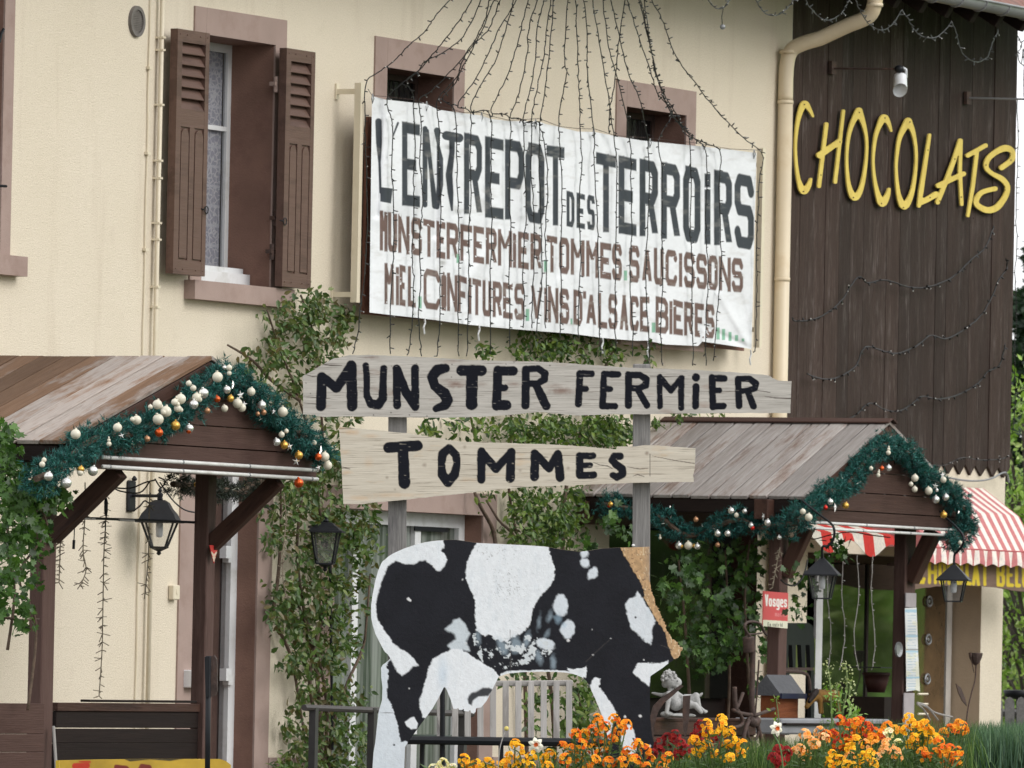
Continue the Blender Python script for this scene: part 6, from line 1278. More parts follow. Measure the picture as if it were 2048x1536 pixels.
CUR = [
 (g+'running to the left metal post, leftmost of the fan', [(560,-50),(530,0),(470,70),(430,130),(350,200),(300,255),(240,300),(175,355)], [(170,500),(175,700),(180,1000),(165,1200),(150,1320),(140,1420),(120,1510)]),
 (g+'crossing the first L of the banner', [(640,-60),(625,0),(570,90),(510,170),(470,220),(400,300),(340,345),(265,420)], [(280,500),(290,560),(285,700),(292,900),(290,1100),(280,1300),(278,1510)]),
 (g+'crossing the first big E of the banner', [(690,-60),(665,0),(600,140),(520,215),(430,260),(400,300),(350,350),(375,400)], [(378,480),(385,620),(378,760),(380,900),(372,1100),(378,1200),(370,1400),(352,1515)]),
 (g+'crossing the left stroke of the first N on the banner', [(720,-50),(700,0),(680,90),(600,230),(520,320),(450,390),(400,430)], [(410,520),(405,700),(418,850),(405,1000),(408,1200),(400,1350),(412,1520)]),
 (g+'crossing the right stroke of the first N on the banner', [(760,-60),(745,0),(700,120),(640,190),(560,330),(480,430)], [(490,560),(485,700),(495,900),(488,1100),(492,1300),(478,1520)]),
 (g+'passing just right of the first N on the banner', [(735,-60),(720,0),(660,150),(590,250),(560,350),(500,420)], [(555,480),(562,700),(568,900),(572,1100),(568,1300),(570,1520)]),
 (g+'crossing the first R of the banner', [(830,-50),(815,0),(740,130),(700,220),(640,340),(565,450)], [(620,480),(618,650),(622,850),(612,1000),(614,1200),(605,1520)]),
 (g+'crossing the second big E of the banner', [(815,-50),(805,0),(770,130),(720,270),(650,390),(622,475)], [(700,480),(710,640),(706,800),(712,1000),(704,1200),(705,1510)]),
 (g+'crossing the P of the banner', [(880,-60),(865,0),(830,150),(790,290),(740,400),(710,480)], [(785,500),(790,640),(785,800),(792,1000),(786,1200),(790,1480)]),
 (g+'crossing the left side of the big O', [(915,-60),(905,0),(870,120),(860,240),(820,420),(790,500)], [(845,520),(848,700),(858,900),(845,1100),(848,1300),(845,1400)]),
 (g+'crossing the middle of the big O', [(945,-60),(935,0),(905,120),(900,250),(870,400),(845,520)], [(880,530),(878,700),(890,900),(892,1100),(885,1300),(880,1400)]),
 (g+'crossing the right side of the big O', [(970,-60),(965,0),(945,120),(935,230),(900,400),(880,520)], [(915,530),(912,700),(920,900),(925,1100),(920,1250),(900,1420)]),
 (g+'slanting between the big O and the T beside it', [(980,-60),(975,0),(960,200),(935,400),(915,530)], [(935,600),(950,800),(940,1000),(945,1200),(940,1400)]),
 (g+'crossing the T before DES', [(1040,-60),(1035,0),(1020,250),(1030,320),(1000,480)], [(1000,600),(1012,850),(1005,1100),(1008,1300),(1002,1440)]),
 (g+'crossing the middle of the word DES', [(1070,-60),(1070,0),(1080,300),(1085,420),(1090,560)], [(1095,700),(1085,900),(1090,1100),(1082,1300),(1080,1440)]),
 (g+'crossing the S of the word DES', [(1100,-60),(1105,0),(1120,200),(1118,300),(1145,550)], [(1148,700),(1160,900),(1165,1100),(1168,1300),(1175,1520)]),
 (g+'crossing the T after DES', [(1130,-60),(1140,0),(1170,180),(1200,360),(1235,600)], [(1245,750),(1240,1000),(1240,1200),(1238,1400),(1240,1500)]),
 (g+'crossing the E after DES', [(1180,-60),(1185,0),(1210,200),(1250,340),(1300,590)], [(1305,750),(1308,1000),(1300,1200),(1312,1400),(1312,1520)]),
 (g+'in the gap right of the big E in the last banner word', [(1210,-60),(1220,0),(1260,180),(1300,330),(1340,420),(1375,590)], [(1382,750),(1375,1000),(1368,1200),(1378,1400),(1385,1560)]),
 (g+'tangled across the fan from right to left above the banner', [(1290,-60),(1280,0),(1250,200),(1240,330),(1215,470),(1210,570)], []),
 (g+'crossing the second R of the last banner word', [(1280,-60),(1290,0),(1330,130),(1380,280),(1420,400),(1480,480)], [(1425,600),(1440,750),(1436,1000),(1440,1200),(1432,1400),(1440,1560)]),
]
for lab, up, dn in CUR: curtain(lab, c2(*up), c2(*dn))
c3 = lambda *a: [(1300+.4687*x, .4687*y) for x, y in a]
CU3 = [(g+'crossing the O of the last banner word', [(-60,-120),(-45,0),(0,200),(20,300),(60,420),(110,510),(160,560)], [(170,620),(175,800),(172,1000),(180,1150),(178,1350),(185,1500),(180,1560)]),
 (g+'crossing the small i of the last banner word', [(-50,-120),(-38,0),(5,220),(30,320),(70,440),(115,520),(200,600)], [(235,640),(242,800),(238,1000),(248,1150),(240,1350),(238,1560)]),
 (g+'crossing the last R of the banner', [(-30,-120),(-20,40),(20,290),(60,400),(120,500),(150,570),(240,612)], [(300,650),(295,800),(300,1000),(305,1100),(290,1300),(270,1540)]),
 (g+'running to the right metal post, rightmost of the fan', [(0,-100),(10,0),(60,100),(110,240),(200,360),(250,430),(330,520),(400,590),(480,660)], [(468,760),(462,900),(455,1000),(456,1200),(452,1400),(450,1500)])]
for lab, up, dn in CU3: curtain(lab, c3(*up), c3(*dn))
B3 = lambda pts, p=.06: [P(1560+.2734*x, 440+.2734*y, p) for x, y in pts]
lstring('fairy-light string swagged across the barn boards, topmost below the letters', B3([(92,715),(110,740),(240,730),(340,680),(440,600),(570,420),(640,460),(770,440),(940,490),(1080,490),(1260,420),(1400,290),(1500,200),(1565,45)]), sp=.10, r=.0055, cmat='cable', blen=.024)
lstring('fairy-light string swagged across the barn boards, second below the letters', B3([(200,1125),(260,1150),(350,1165),(450,1140),(560,1060),(620,930),(760,960),(860,975),(1000,920),(1100,845),(1200,870),(1300,830),(1450,720),(1530,600),(1600,440),(1660,350),(1655,280)]), sp=.10, r=.0055, blen=.024)
lstring('fairy-light string swagged across the barn boards just above the right canopy', B3([(510,1450),(560,1420),(655,1340),(760,1385),(860,1400),(960,1350),(1040,1290),(1150,1310),(1300,1280),(1450,1190),(1520,1110),(1600,1070),(1630,980),(1650,910)]), sp=.10, r=.0055, blen=.024)
lstring('fairy-light string above the zigzag foot of the barn boards', [P(x, y, .06) for x, y in ((1858,930),(1890,930),(1925,915),(1960,920),(2000,918),(2018,912))], sp=.07, blen=.02)
lstring('fairy-light string hanging down the right corner of the barn', [P(x, y, .07) for x, y in ((2034,200),(2036,300),(2032,420),(2034,480),(2030,560),(2033,640),(2028,700),(2031,780),(2026,860))], sp=.09, blen=.025)
k = lambda *a: [P(1380+.3262*x, .3262*y, .70) for x, y in a]
lstring('pale icicle-light swag below the gutter, left of the drainpipe bend', k((60,-40),(110,0),(150,45),(200,50),(240,0),(260,-60)), sp=.05, blen=.03, cmat='greycord')
lstring('small pale lights dangling below the gutter near the house corner', k((380,-40),(410,10),(450,70),(500,95),(560,80),(620,20),(640,-40)), sp=.05, blen=.03, cmat='greycord')
lstring('icicle-light swag hanging over the drainpipe bend', k((690,-40),(720,20),(770,85),(840,125),(920,90),(960,30),(985,-20)), sp=.05, blen=.03, cmat='greycord')
lstring('icicle-light swag just right of the drainpipe bend', k((1010,-20),(1040,60),(1090,140),(1170,185),(1240,150),(1300,60)), sp=.05, blen=.03, cmat='greycord')
lstring('icicle-light swag under the gutter above the white spot lamp', k((1300,60),(1340,120),(1380,190),(1430,225),(1500,230),(1560,190),(1605,130)), sp=.05, blen=.03, cmat='greycord')
lstring('icicle-light swag under the gutter at the barn corner', k((1605,130),(1640,230),(1680,340),(1760,380),(1820,350),(1850,280),(1890,180)), sp=.05, blen=.03, cmat='greycord')
lstring('tangle of light string hanging off the barn corner under the gutter', k((2000,210),(2020,240),(2035,280),(2010,330),(2030,390),(2044,300),(2048,420),(2046,600)), sp=.06, blen=.03, cmat='greycord')
t = thing('hanging_plug', 'small grey plug dangling from a thin wire near the top of the wall', 'plug', P(1446, 55, .70)); m = MB(); m.tube(k((205,45),(195,100),(198,150)), .003, 4); m.build('wire', M['cable'], t); m = MB(); m.sphere(k((200,165))[0], (.02, .02, .018), 8, 6); m.build('plug', M['zinc'], t)
for lab, xs_ in (('pale thin string hanging before the shop window, leftmost', (1658,1655,1662,1656)), ('pale thin string hanging before the shop window, left of its mullion', (1688,1684,1690,1680)), ('pale thin string hanging before the shop window, on its mullion', (1714,1718,1708,1716)), ('pale thin string hanging before the shop window, right of its mullion', (1746,1742,1750,1744))):
    lstring(lab, [P(x, y, .45) for x, y in zip(xs_, (1110, 1190, 1270, 1340))], sp=.07, blen=.016, cmat='slat', r=.003)
# dried icicle strings under the left porch
def dry(label, pts, p, n=44, ln=.045, cm_='twig'):
    q = smoothpath([P(x, y, p) for x, y in pts], 6); t = thing('icicle_string', label, 'string lights', q[-1]); m = MB(); m.tube(q, .0035, 5); m.build('cord', M[cm_], t); b = MB(); tot = len(q)
    for i in range(n):
        a = q[random.randint(int(tot*.12), tot-1)]; s = Vector((random.uniform(-1, 1)*2.0, random.uniform(-.8, .8), random.uniform(-.9, .25))).normalized(); b.tube([a, a+s*ln*random.uniform(.6, 1.2)], .0028, 4)
    o = b.build('bulbs', M[cm_], t); o['kind'] = 'stuff'
dry('dry brown icicle string reaching lowest on the cream wall inside the left porch', [(212,960),(212,1030),(208,1100),(206,1200),(204,1300),(198,1392)], PPL-.7, 110)
dry('dry brown icicle string left of the longest one in the left porch', [(170,965),(170,1030),(166,1100),(172,1140),(160,1172)], PPL-.1, 60)
dry('dry brown icicle string hanging beside the wall lantern', [(300,965),(298,1040),(296,1120),(290,1186)], PPL-.4, 50)
dry('dry brown icicle string tangled beside the left porch post', [(128,1010),(122,1060),(120,1110),(118,1165)], PPL-.2, 60)
dry('pale dried icicle string hanging in the climbing rose', [(567,985),(572,1040),(566,1100),(565,1150),(572,1195)], .45, 60)
dry('dry grey icicle string on the left post of the right canopy', [(1560,1095),(1553,1130),(1545,1175)], PPR+.1, 30)
t = thing('plug_cable', 'black cable with an inline switch hanging under the left gable', 'cable', P(212, 1030, PPL-.2)); m = MB(); m.tube([P(212,965,PPL-.2),P(212,995,PPL-.2)], .003, 4); m.tube([P(212,1032,PPL-.2),P(211,1062,PPL-.2)], .003, 4); m.build('wire', M['cable'], t); m = MB(); m.tube([P(212,996,PPL-.2),P(212,1003,PPL-.2),P(212,1022,PPL-.2),P(212,1032,PPL-.2)], [.006,.011,.011,.006], 8); m.build('switch', M['black'], t)
t = thing('plug_cable', 'thin black cable ending in a plug beside the left porch brace', 'cable', P(147, 1100, PPL)); m = MB(); m.tube([P(150,1035,PPL),P(148,1080,PPL)], .003, 4); m.tube([P(148,1080,PPL),P(147,1098,PPL)], .008, 6); m.build('wire', M['black'], t)
t = thing('loose_cable', 'tangle of black cables looping under the left gable board', 'cable', P(260, 985, PPL-.3)); m = MB()
for pts in ([(215,965),(230,975),(262,976),(290,965),(310,960)], [(220,970),(240,982),(280,985),(300,962)], [(310,958),(322,975),(330,962),(318,955)], [(320,965),(345,1000),(370,1020),(400,1026)], [(540,1020),(527,1005),(535,985),(545,960)]): m = MB(); m.tube(smoothpath([P(x, y, PPL-.3) for x, y in pts], 5), .0045, 5); m.build('cord', M['cable'], t)
t = thing('loose_cable', 'thick black cable drooping from the right canopy brace', 'cable', P(1590, 1175, PPR)); m = MB(); m.tube(smoothpath([P(x, y, PPR+.05) for x, y in ((1562,1160),(1572,1168),(1588,1171),(1602,1160),(1611,1140),(1615,1120))], 5), .006, 6); m.build('cord', M['cable'], t); m = MB(); m.tube(smoothpath([P(x, y, PPR-.2) for x, y in ((1600,1066),(1625,1078),(1660,1070),(1700,1064),(1740,1070),(1780,1075))], 5), .004, 5); m.build('thin_cord', M['cable'], t)
t = thing('grey_cable', 'grey cable sagging along the zigzag foot of the barn boards', 'cable', P(1960, 962, .05)); m = MB(); m.tube(smoothpath([P(x, y, .07) for x, y in ((1860,945),(1900,956),(1945,962),(1980,958),(2005,946),(2014,948),(2018,965))], 5), .007, 6); m.build('cord', M['zinc'], t)
# ================================================================= THINGS ON AND BELOW THE RIGHT CANOPY
t = thing('newspaper_sign', 'small red and cream newspaper sign reading Vosges matin, En vente ici, on the canopy post', 'sign', P(1551, 1258, PPR+.04))
def vs(X, Y):
    C = np.zeros((len(X), 4)); C[:, :3] = (.60, .085, .10); C[:, 3] = 1
    sl = (Y-1183)-(X-1526)*.06; C[sl > 56.5, :3] = (.72, .70, .56)
    def word(w_, x0, x1, yt, yb, rx, wid=None):
        S = []; n = len(w_); ws = wid or [1]*n; tot = sum(ws); x = x0
        for ch, q in zip(w_, ws):
            a = x; b = x+(x1-x0)*q/tot-.8; d0, d1 = (a-1526)*.06, (b-1526)*.06; S += glyph(ch, a, b, yt+d0, yt+d1, yb+d0, yb+d1, rx, rx*1.2); x += (x1-x0)*q/tot
        return sdf_strokes(X, Y, S, 1/1.2)
    layer(C, word('Vosges', 1530, 1575, 1188, 1212, 1.35), (.82, .80, .76), .9)
    layer(C, word('matin', 1550, 1574, 1221, 1231, .45), (.76, .35, .36), .9, .8); layer(C, word('En', 1535, 1543, 1244, 1252.5, .7), (.05, .05, .05), .7, .9); layer(C, word('vente', 1545, 1558.5, 1243, 1252.5, .55), (.05, .05, .05), .7, .85); layer(C, word('ici', 1560, 1566, 1243, 1251.5, .6), (.05, .05, .05), .7, .9)
    return C
slab('plate', painted('plate', ((.6, .1, .1), (.62, .1, .1)), rough=.35, bmp=.0), t, lambda X, Y: sdf_poly(X, Y, [(1527,1182),(1576.5,1186),(1575,1257),(1526,1252)]), (1523, 1179, 1580, 1261), .55, lambda X, Y: P(X, Y, PPR+.04), (0, .006, 0), vs)
t = thing('notice_sheets', 'strip of pale printed notices pinned down the right canopy post', 'notice', P(1825, 1380, PPR+.01))
def ns(X, Y):
    C = np.zeros((len(X), 4)); C[:, :3] = (.66, .68, .68); C[:, 3] = 1
    ln = (np.sin(Y*1.15) > .35) & (vnoise(X, Y*3, 7, 4) > .3) & (X > 1815) & (X < 1832); C[ln, :3] = (.42, .50, .56)
    layer(C, np.abs(Y-1299)-1.2, (.12, .12, .12), 1, .8)
    yl = fbm(X, Y, 16, 9) > .58; C[yl, :3] *= (1, .97, .82); bl = (np.abs(Y-1222) < 3) | (np.abs(Y-1272) < 2) | (np.abs(Y-1303) < 2) | (np.abs(Y-1355) < 2); C[bl, :3] = (.36, .52, .62); return C
slab('paper', painted('paper', ((.7, .7, .7), (.7, .7, .7)), rough=.6, bmp=.05), t, lambda X, Y: sdf_poly(X, Y, [(1810,1216),(1833,1215),(1835,1260),(1836,1300),(1838,1340),(1840,1383),(1832,1380),(1813,1383),(1812,1300)]), (1806, 1211, 1844, 1388), 1.2, lambda X, Y: P(X, Y, PPR+.015+.006*np.sin(Y/13.)), (0, .003, 0), ns)
t = thing('round_ornament', 'small pale disc ornament on the dark side of the right canopy post', 'ornament', P(1795, 1300, PPR)); k = MB(); q = P(1796, 1299, PPR+.02); k.lathe((0, 0, 0), [(.001, 0), (.034, .002), (.05, .012), (.052, .0)], 16); vv_ = [(q.x+x*1.1, q.y-z, q.z+y) for x, y, z in k.v]; mesh_obj('disc', vv_, k.f, M['zinc'], t)
t = thing('planter_ledge', 'dark brown wooden trough ledge carrying the little stone cherub', 'planter', P(1390, 1540, 2.0)); pl2 = 2.0
def hb2(x0, x1, ya, yb, p, mat, th=.03, nm='board'):
    a = P(x0, ya, p); b = P(x1, ya, p); c = P(x0, yb, p); return beam(nm, mat, t, (a.x, -p, (a.z+c.z)/2), (b.x, -p, (a.z+c.z)/2), a.z-c.z, th, (0, 0, 1), .004)
hb2(1290, 1508, 1441, 1470, pl2, 'beam'); hb2(1290, 1508, 1473, 1502, pl2, 'beam'); hb2(1290, 1508, 1505, 1560, pl2, 'beam')
a = P(1290, 1439, pl2); b = P(1508, 1439, pl2); beam('top_board', 'beam', t, (a.x, -pl2+.16, a.z), (b.x, -pl2+.16, a.z), .36, .02, (0, 1, 0))
t = thing('stone_ledge', 'long grey ledge behind the flowers, right of the cherub', 'ledge', P(1650, 1480, 1.9)); a = P(1560, 1437, 1.9); b = P(1775, 1445, 1.9); beam('slab', 'stone', t, (a.x, -1.9+.15, a.z-.05), (b.x, -1.9+.15, a.z-.05), .10, .34, (0, 0, 1), .01); beam('base', 'stone', t, (a.x+.1, -1.75, .35), (b.x-.1, -1.75, .35), .5, .22, (0, 0, 1), .01)
beam('front_board', 'dark', t, (a.x, -1.9-.03, a.z-.035), (b.x, -1.9-.03, a.z-.035), .015, .03, (0, 0, 1))
# remeshed bodies
def body(name, mat, parent, balls, caps, vox, sm=6):
    m = MB()
    for c, r in balls: m.sphere(c, r, 14, 10)
    for a, b, ra_, rb_ in caps:
        a = Vector(a); b = Vector(b); m.sphere(a, ra_, 10, 8); m.sphere(b, rb_, 10, 8); m.tube([a, b], [ra_, rb_], 10)
    o = m.build(name, mat, parent, smooth=True); rm = o.modifiers.new('r', 'REMESH'); rm.mode = 'VOXEL'; rm.voxel_size = vox; rm.use_smooth_shade = True
    s = o.modifiers.new('s', 'SMOOTH'); s.iterations = sm; s.factor = .5; return o
t = thing('cherub_statue', 'small grey-white stone cherub reclining on its elbow on the wooden ledge', 'statue', P(1370, 1437, 2.1))
Q = lambda x, y, d=0.: tuple(PD(x, y, 55.35+d)); e = 1/325.
x_ = lambda n: n*e
body('figure', M['statue'], t, [(Q(1341,1360),(x_(15),x_(15),x_(17))), (Q(1354,1365,-.01),(x_(9),x_(10),x_(10))), (Q(1359,1363,-.02),x_(2.6)), (Q(1338,1350),(x_(13),x_(14),x_(9))), (Q(1333,1357),(x_(9),x_(12),x_(10))), (Q(1352,1372,-.02),(x_(6),x_(7),x_(5))), (Q(1331,1368),(x_(7),x_(8),x_(8))),
 (Q(1345,1394,.01),(x_(12),x_(13),x_(16))), (Q(1372,1404,.01),(x_(16),x_(15),x_(14))), (Q(1352,1408,.0),(x_(12),x_(14),x_(14))), (Q(1365,1431,0),(x_(46),x_(22),x_(5))), (Q(1334,1429),(x_(14),x_(14),x_(7))), (Q(1408,1423),(x_(9),x_(8),x_(4)))],
 [(Q(1341,1376),Q(1344,1386),x_(6),x_(8)), (Q(1337,1388,-.03),Q(1336,1408,-.04),x_(6.5),x_(5)), (Q(1336,1408,-.04),Q(1333,1426,-.05),x_(5),x_(4.2)), (Q(1351,1386,.02),Q(1365,1394,0),x_(6),x_(4.5)), (Q(1380,1402,-.02),Q(1392,1392,-.03),x_(10),x_(7.5)), (Q(1392,1394,-.03),Q(1398,1415,-.03),x_(7.5),x_(5)), (Q(1398,1415,-.03),Q(1410,1424,-.05),x_(5),x_(4)), (Q(1375,1410,-.06),Q(1390,1410,-.08),x_(9),x_(6.5)), (Q(1390,1410,-.08),Q(1402,1424,-.08),x_(6.5),x_(4.5)), (Q(1370,1392,.05),Q(1400,1391,.06),x_(4),x_(3)), (Q(1400,1391,.06),Q(1404,1387,.06),x_(3.5),x_(2.5)), (Q(1352,1384,.04),Q(1322,1390,.05),x_(5),x_(3)), (Q(1322,1390,.05),Q(1305,1386,.06),x_(4),x_(2.5))], .0042, 5)
k = MB()
for _ in range(46):
    a = random.uniform(0, 2*math.pi); r = random.uniform(.2, 1); k.sphere(Q(1338+14*r*math.cos(a)-1, 1354+13*r*math.sin(a)-1, random.uniform(-.045, -.02)), x_(random.uniform(2.5, 4)), 6, 5)
hr = k.build('curls', M['statue'], t, smooth=True)
k = MB(); k.sphere(Q(1355, 1362, -.038), x_(1.3), 6, 4); k.build('eye', M['slate'], t)
# old iron tools in front of and beside the cherub
t = thing('iron_tool', 'rusty old blade and strap leaning between the cow and the cherub', 'tool', PD(1310, 1500, 50)); m = MB(); m.prism([PD(x, y, 50) for x, y in ((1306,1412),(1322,1396),(1340,1384),(1361,1370),(1367,1372),(1345,1392),(1328,1406),(1316,1425),(1309,1450),(1306,1500),(1298,1500),(1298,1440))], FWD*.015); m.build('blade', M['iron'], t)
t = thing('iron_tool', 'rusty upright strap standing in front of the cherub legs', 'tool', PD(1370, 1475, 50.2)); m = MB(); m.prism([PD(x, y, 50.2) for x, y in ((1366,1392),(1381,1391),(1378,1440),(1372,1474),(1368,1474),(1365,1430))], FWD*.015); m.build('strap', M['iron'], t)
t = thing('hand_pump', 'rusty antique iron pump with curved handle among the creeper by the canopy post', 'pump', P(1505, 1530, 1.9)); pz = 2.1
def tb_(nm, pts, r, n=5): m = MB(); m.tube(smoothpath([P(x, y, pz+(d if len(z_) else 0)) for x, y, *z_ in [tuple(q) for q in pts] for d in [z_[0] if z_ else 0]], n), r, 8); return m.build(nm, M['iron'], t, smooth=True)
tb_('shaft', [(1506,1290),(1505,1340),(1504,1400),(1506,1432)], .019); tb_('cylinder', [(1497,1274),(1498,1290),(1499,1303)], .040)
tb_('handle', [(1500,1272),(1492,1262),(1489,1252),(1496,1244),(1512,1244),(1522,1250),(1527,1262),(1533,1270)], .0085); tb_('handle_brace', [(1494,1268),(1510,1268),(1524,1266)], .006); tb_('rod', [(1518,1320),(1514,1380),(1511,1426)], .006)
tb_('cross_arm', [(1466,1420),(1480,1426),(1508,1430),(1530,1424),(1548,1418)], .012); tb_('prong', [(1469,1374),(1470,1400),(1472,1420)], .016); tb_('prong', [(1486,1386),(1480,1402),(1474,1416)], .011); tb_('spout', [(1475,1420),(1485,1440),(1480,1452),(1455,1456)], .012); tb_('hub', [(1500,1440),(1508,1446),(1514,1440)], .03); tb_('leg', [(1512,1440),(1520,1470),(1524,1500),(1520,1540)], .014); tb_('leg', [(1498,1440),(1488,1470),(1480,1540)], .014)
k = MB()
for j in range(25): pass
k.tube([P(1506,1455,pz)+Vector((.09*math.cos(a*math.pi/12), 0, .09*math.sin(a*math.pi/12))) for a in range(25)], .009, 6); k.build('wheel', M['iron'], t)
t = thing('lantern_house', 'orange-brown wooden house-shaped box with a grey slate roof on the ledge', 'box', P(1585, 1440, 1.75)); q0 = P(1560, 1437, 1.75); q1 = P(1602, 1437, 1.75); zt = P(1580, 1388, 1.75).z
beam('box', 'orange_wood', t, (q0.x, -1.67, (q0.z+zt)/2), (q1.x, -1.67, (q0.z+zt)/2), zt-q0.z, .12, (0, 0, 1), .005)
beam('corner_strip', 'dark', t, ((q0.x+q1.x)/2, -1.725, q0.z), ((q0.x+q1.x)/2, -1.725, zt), .012, .008, (1, 0, 0))
m = MB(); u0_, u1_ = q0.x-.03, q1.x+.03; zr = P(1580, 1353, 1.5).z; m.prism([(u0_, -1.76, zt), (u0_, -1.66, zr+.01), (u0_, -1.56, zt), (u0_, -1.56, zt-.012), (u0_, -1.76, zt-.012)], (u1_-u0_, 0, 0)); m.build('roof', M['slate'], t)
m = MB(); m.box(u0_, u1_, -1.775, -1.76, zt-.03, zt+.004); m.build('fascia', simple('navy', (.01, .012, .04), .4), t)
t = thing('donkey_figure', 'small brown and tan donkey ornament with lowered head on the ledge', 'ornament', P(1655, 1440, 1.8)); Q = lambda x, y, d=0.: tuple(P(x, y, 1.8+d)); x_ = lambda n: n/260.
body('figure', M['hay'], t, [(Q(1652,1392),(x_(22),x_(13),x_(11))), (Q(1668,1391),(x_(20),x_(12),x_(10))), (Q(1640,1391),(x_(15),x_(11),x_(11)))], [(Q(1635,1389),Q(1622,1400),x_(9),x_(6)), (Q(1622,1400),Q(1613,1414),x_(6.5),x_(4.5)), (Q(1640,1398,.04),Q(1640,1425,.04),x_(5),x_(3.5)), (Q(1640,1398,-.04),Q(1644,1425,-.04),x_(5),x_(3.5)), (Q(1674,1397,.04),Q(1676,1425,.04),x_(5),x_(3.5)), (Q(1674,1397,-.04),Q(1679,1425,-.04),x_(5),x_(3.5)), (Q(1622,1396,.03),Q(1618,1388,.04),x_(2.5),x_(2))], .008, 4)
k = MB(); k.tube([P(1633,1382,1.86),P(1625,1392,1.87),P(1618,1404,1.87)], [.02,.022,.012], 6); k.build('mane', M['dark'], t)
t = thing('dark_chair', 'black wooden chair back with cut-outs standing behind the canopy post', 'chair', P(1598, 1440, .9)); pc = .95
m = MB(); 
def pq(pts, th=.03, p=pc): m = MB(); m.prism([P(x, y, p) for x, y in pts], (0, th, 0)); return m
pq([(1572,1246),(1618,1246),(1626,1252),(1629,1290),(1572,1290)]).build('top_panel', M['black'], t)
for (a, b) in ((1571, 1577), (1584, 1592), (1602, 1611), (1619, 1629)): pq([(a,1290),(b,1290),(b-1 if a < 1600 else b,1335),(a+2,1335)]).build('slat', M['black'], t)
pq([(1572,1335),(1626,1335),(1626,1341),(1572,1341)]).build('rail', M['iron'], t)
for x in (1573, 1622): pq([(x,1341),(x+6,1341),(x+6,1470),(x,1470)]).build('leg', M['black'], t)
m = MB(); m.tube(smoothpath([P(x, y, 1.1) for x, y in ((1560,1343),(1590,1343),(1612,1348),(1618,1360),(1620,1380))], 5), .012, 6); m.build('arm', M['iron'], t)
t = thing('green_board', 'dull olive board standing behind the black chair', 'board', P(1600, 1345, .7)); a = P(1572, 1290, .75); b = P(1628, 1334, .75); beam('board', simple('olive', (.10, .13, .025), .7, .2, 12), t, (a.x, -.75, (a.z+b.z)/2), (b.x, -.75, (a.z+b.z)/2), a.z-b.z+.1, .02, (0, 0, 1))
t = thing('plant_pot', 'dark red pot on a dark stand before the shop window', 'pot', P(1752, 1390, .3)); q = P(1752, 1385, .35); m = MB(); m.lathe((q.x, q.y, q.z), [(.06, 0), (.085, .08), (.09, .12), (.10, .12), (.10, .14), (.08, .14)], 18); m.build('pot', M['jug'], t, smooth=True)
m = MB(); m.box(q.x-.2, q.x+.2, q.y-.15, q.y+.15, .1, q.z-.03); m.build('stand', M['dark'], t); m = MB(); m.box(q.x-.32, q.x+.32, q.y-.17, q.y+.1, q.z+.17, q.z+.178); m.build('shelf', M['black'], t)
t = thing('iron_flower', 'rusty metal poppy flower on a tall wire stem beside the pillar', 'ornament', P(1935, 1480, .2)); m = MB(); m.tube(smoothpath([P(x, y, .2) for x, y in ((1932,1480),(1934,1430),(1942,1390),(1950,1360),(1952,1330))], 5), .005, 6); m.build('stem', M['iron'], t)
q = P(1951, 1325, .2); m = MB(); m.lathe(q, [(.008, -.02), (.03, 0), (.045, .035), (.052, .065), (.046, .07), (.02, .02)], 10); m.build('bloom', M['iron'], t)
m = MB(); m.prism([P(x, y, .2) for x, y in ((1934,1412),(1930,1395),(1922,1375),(1912,1367),(1917,1385),(1925,1402))], (0, .006, 0)); m.build('leaf', M['iron'], t); m = MB(); m.sphere(P(1941, 1310, .2), (.012, .012, .02), 8, 6); m.tube([P(1941,1312,.2),P(1948,1345,.2)], .003, 4); m.build('bud', M['iron'], t)
t = thing('wire_basket', 'white bent wires of a garden arch low beside the shop door', 'wire arch', P(1850, 1440, .8)); m = MB()
for pts in ([(1834,1405),(1850,1410),(1870,1425),(1905,1434)], [(1834,1408),(1848,1420),(1860,1440)], [(1834,1407),(1856,1416),(1876,1440)]): m.tube(smoothpath([P(x, y, .8) for x, y in pts], 5), .006, 5)
m.build('wires', M['slat'], t); m = MB()
for y in (1388, 1408, 1428): m.tube([P(1836,y,.3),P(1855,y,.3)], .008, 5)
m.build('shelf_bars', M['cream_metal'], t)
# hand rail and bench in front of the patio door
t = thing('hand_rail', 'dark metal hand rail on posts in front of the patio door behind the cow', 'railing', P(760, 1640, 2.3)); pr_ = 2.3
m = MB(); a = P(608, 1415, pr_); b = P(945, 1418, pr_); m.tube([(a.x, -pr_, a.z), (b.x, -pr_, a.z-.03)], .018, 8); m.build('rail', M['rustgrey'] if 'rustgrey' in M else simple('dark_rail', (.055, .048, .045), .5, .2, 10), t)
for x in (628, 745, 926): m = MB(); q = P(x, 1420, pr_); m.box(q.x-.02, q.x+.02, q.y-.02, q.y+.02, .3, a.z); m.build('post', simple('dark_rail', (.045, .042, .042), .5, .2, 10), t)
t = thing('bench', 'grey slatted wooden bench with black frame seen through the cow legs', 'bench', PD(1020, 1640, 50.5)); db = 50.5
X0 = 904; k_ = 0
for i in range(10):
    x = 868+i*27.2 if False else 905+i*25.0+(i*.35)
    if x > 1140: break
    a = PD(x+5, 1366-(x-905)*.018, db); b = PD(x+5, 1477+(x-905)*.022, db-.12); beam('slat', 'slat', t, a, b, 12.5/356., .018, RT, .002)
for x in (880,): a = PD(x, 1380, db+.02); b = PD(x, 1477, db-.1); beam('slat', 'slat', t, a, b, 12.5/356., .018, RT, .002)
a = PD(1000, 1366, db+.02); beam('top_rail', 'slat', t, PD(868, 1368, db+.02), PD(1146, 1366, db+.02), .032, .02, UP)
beam('bottom_rail', 'slat', t, PD(868, 1476, db-.1), PD(1290, 1483, db-.1), .020, .03, UP)
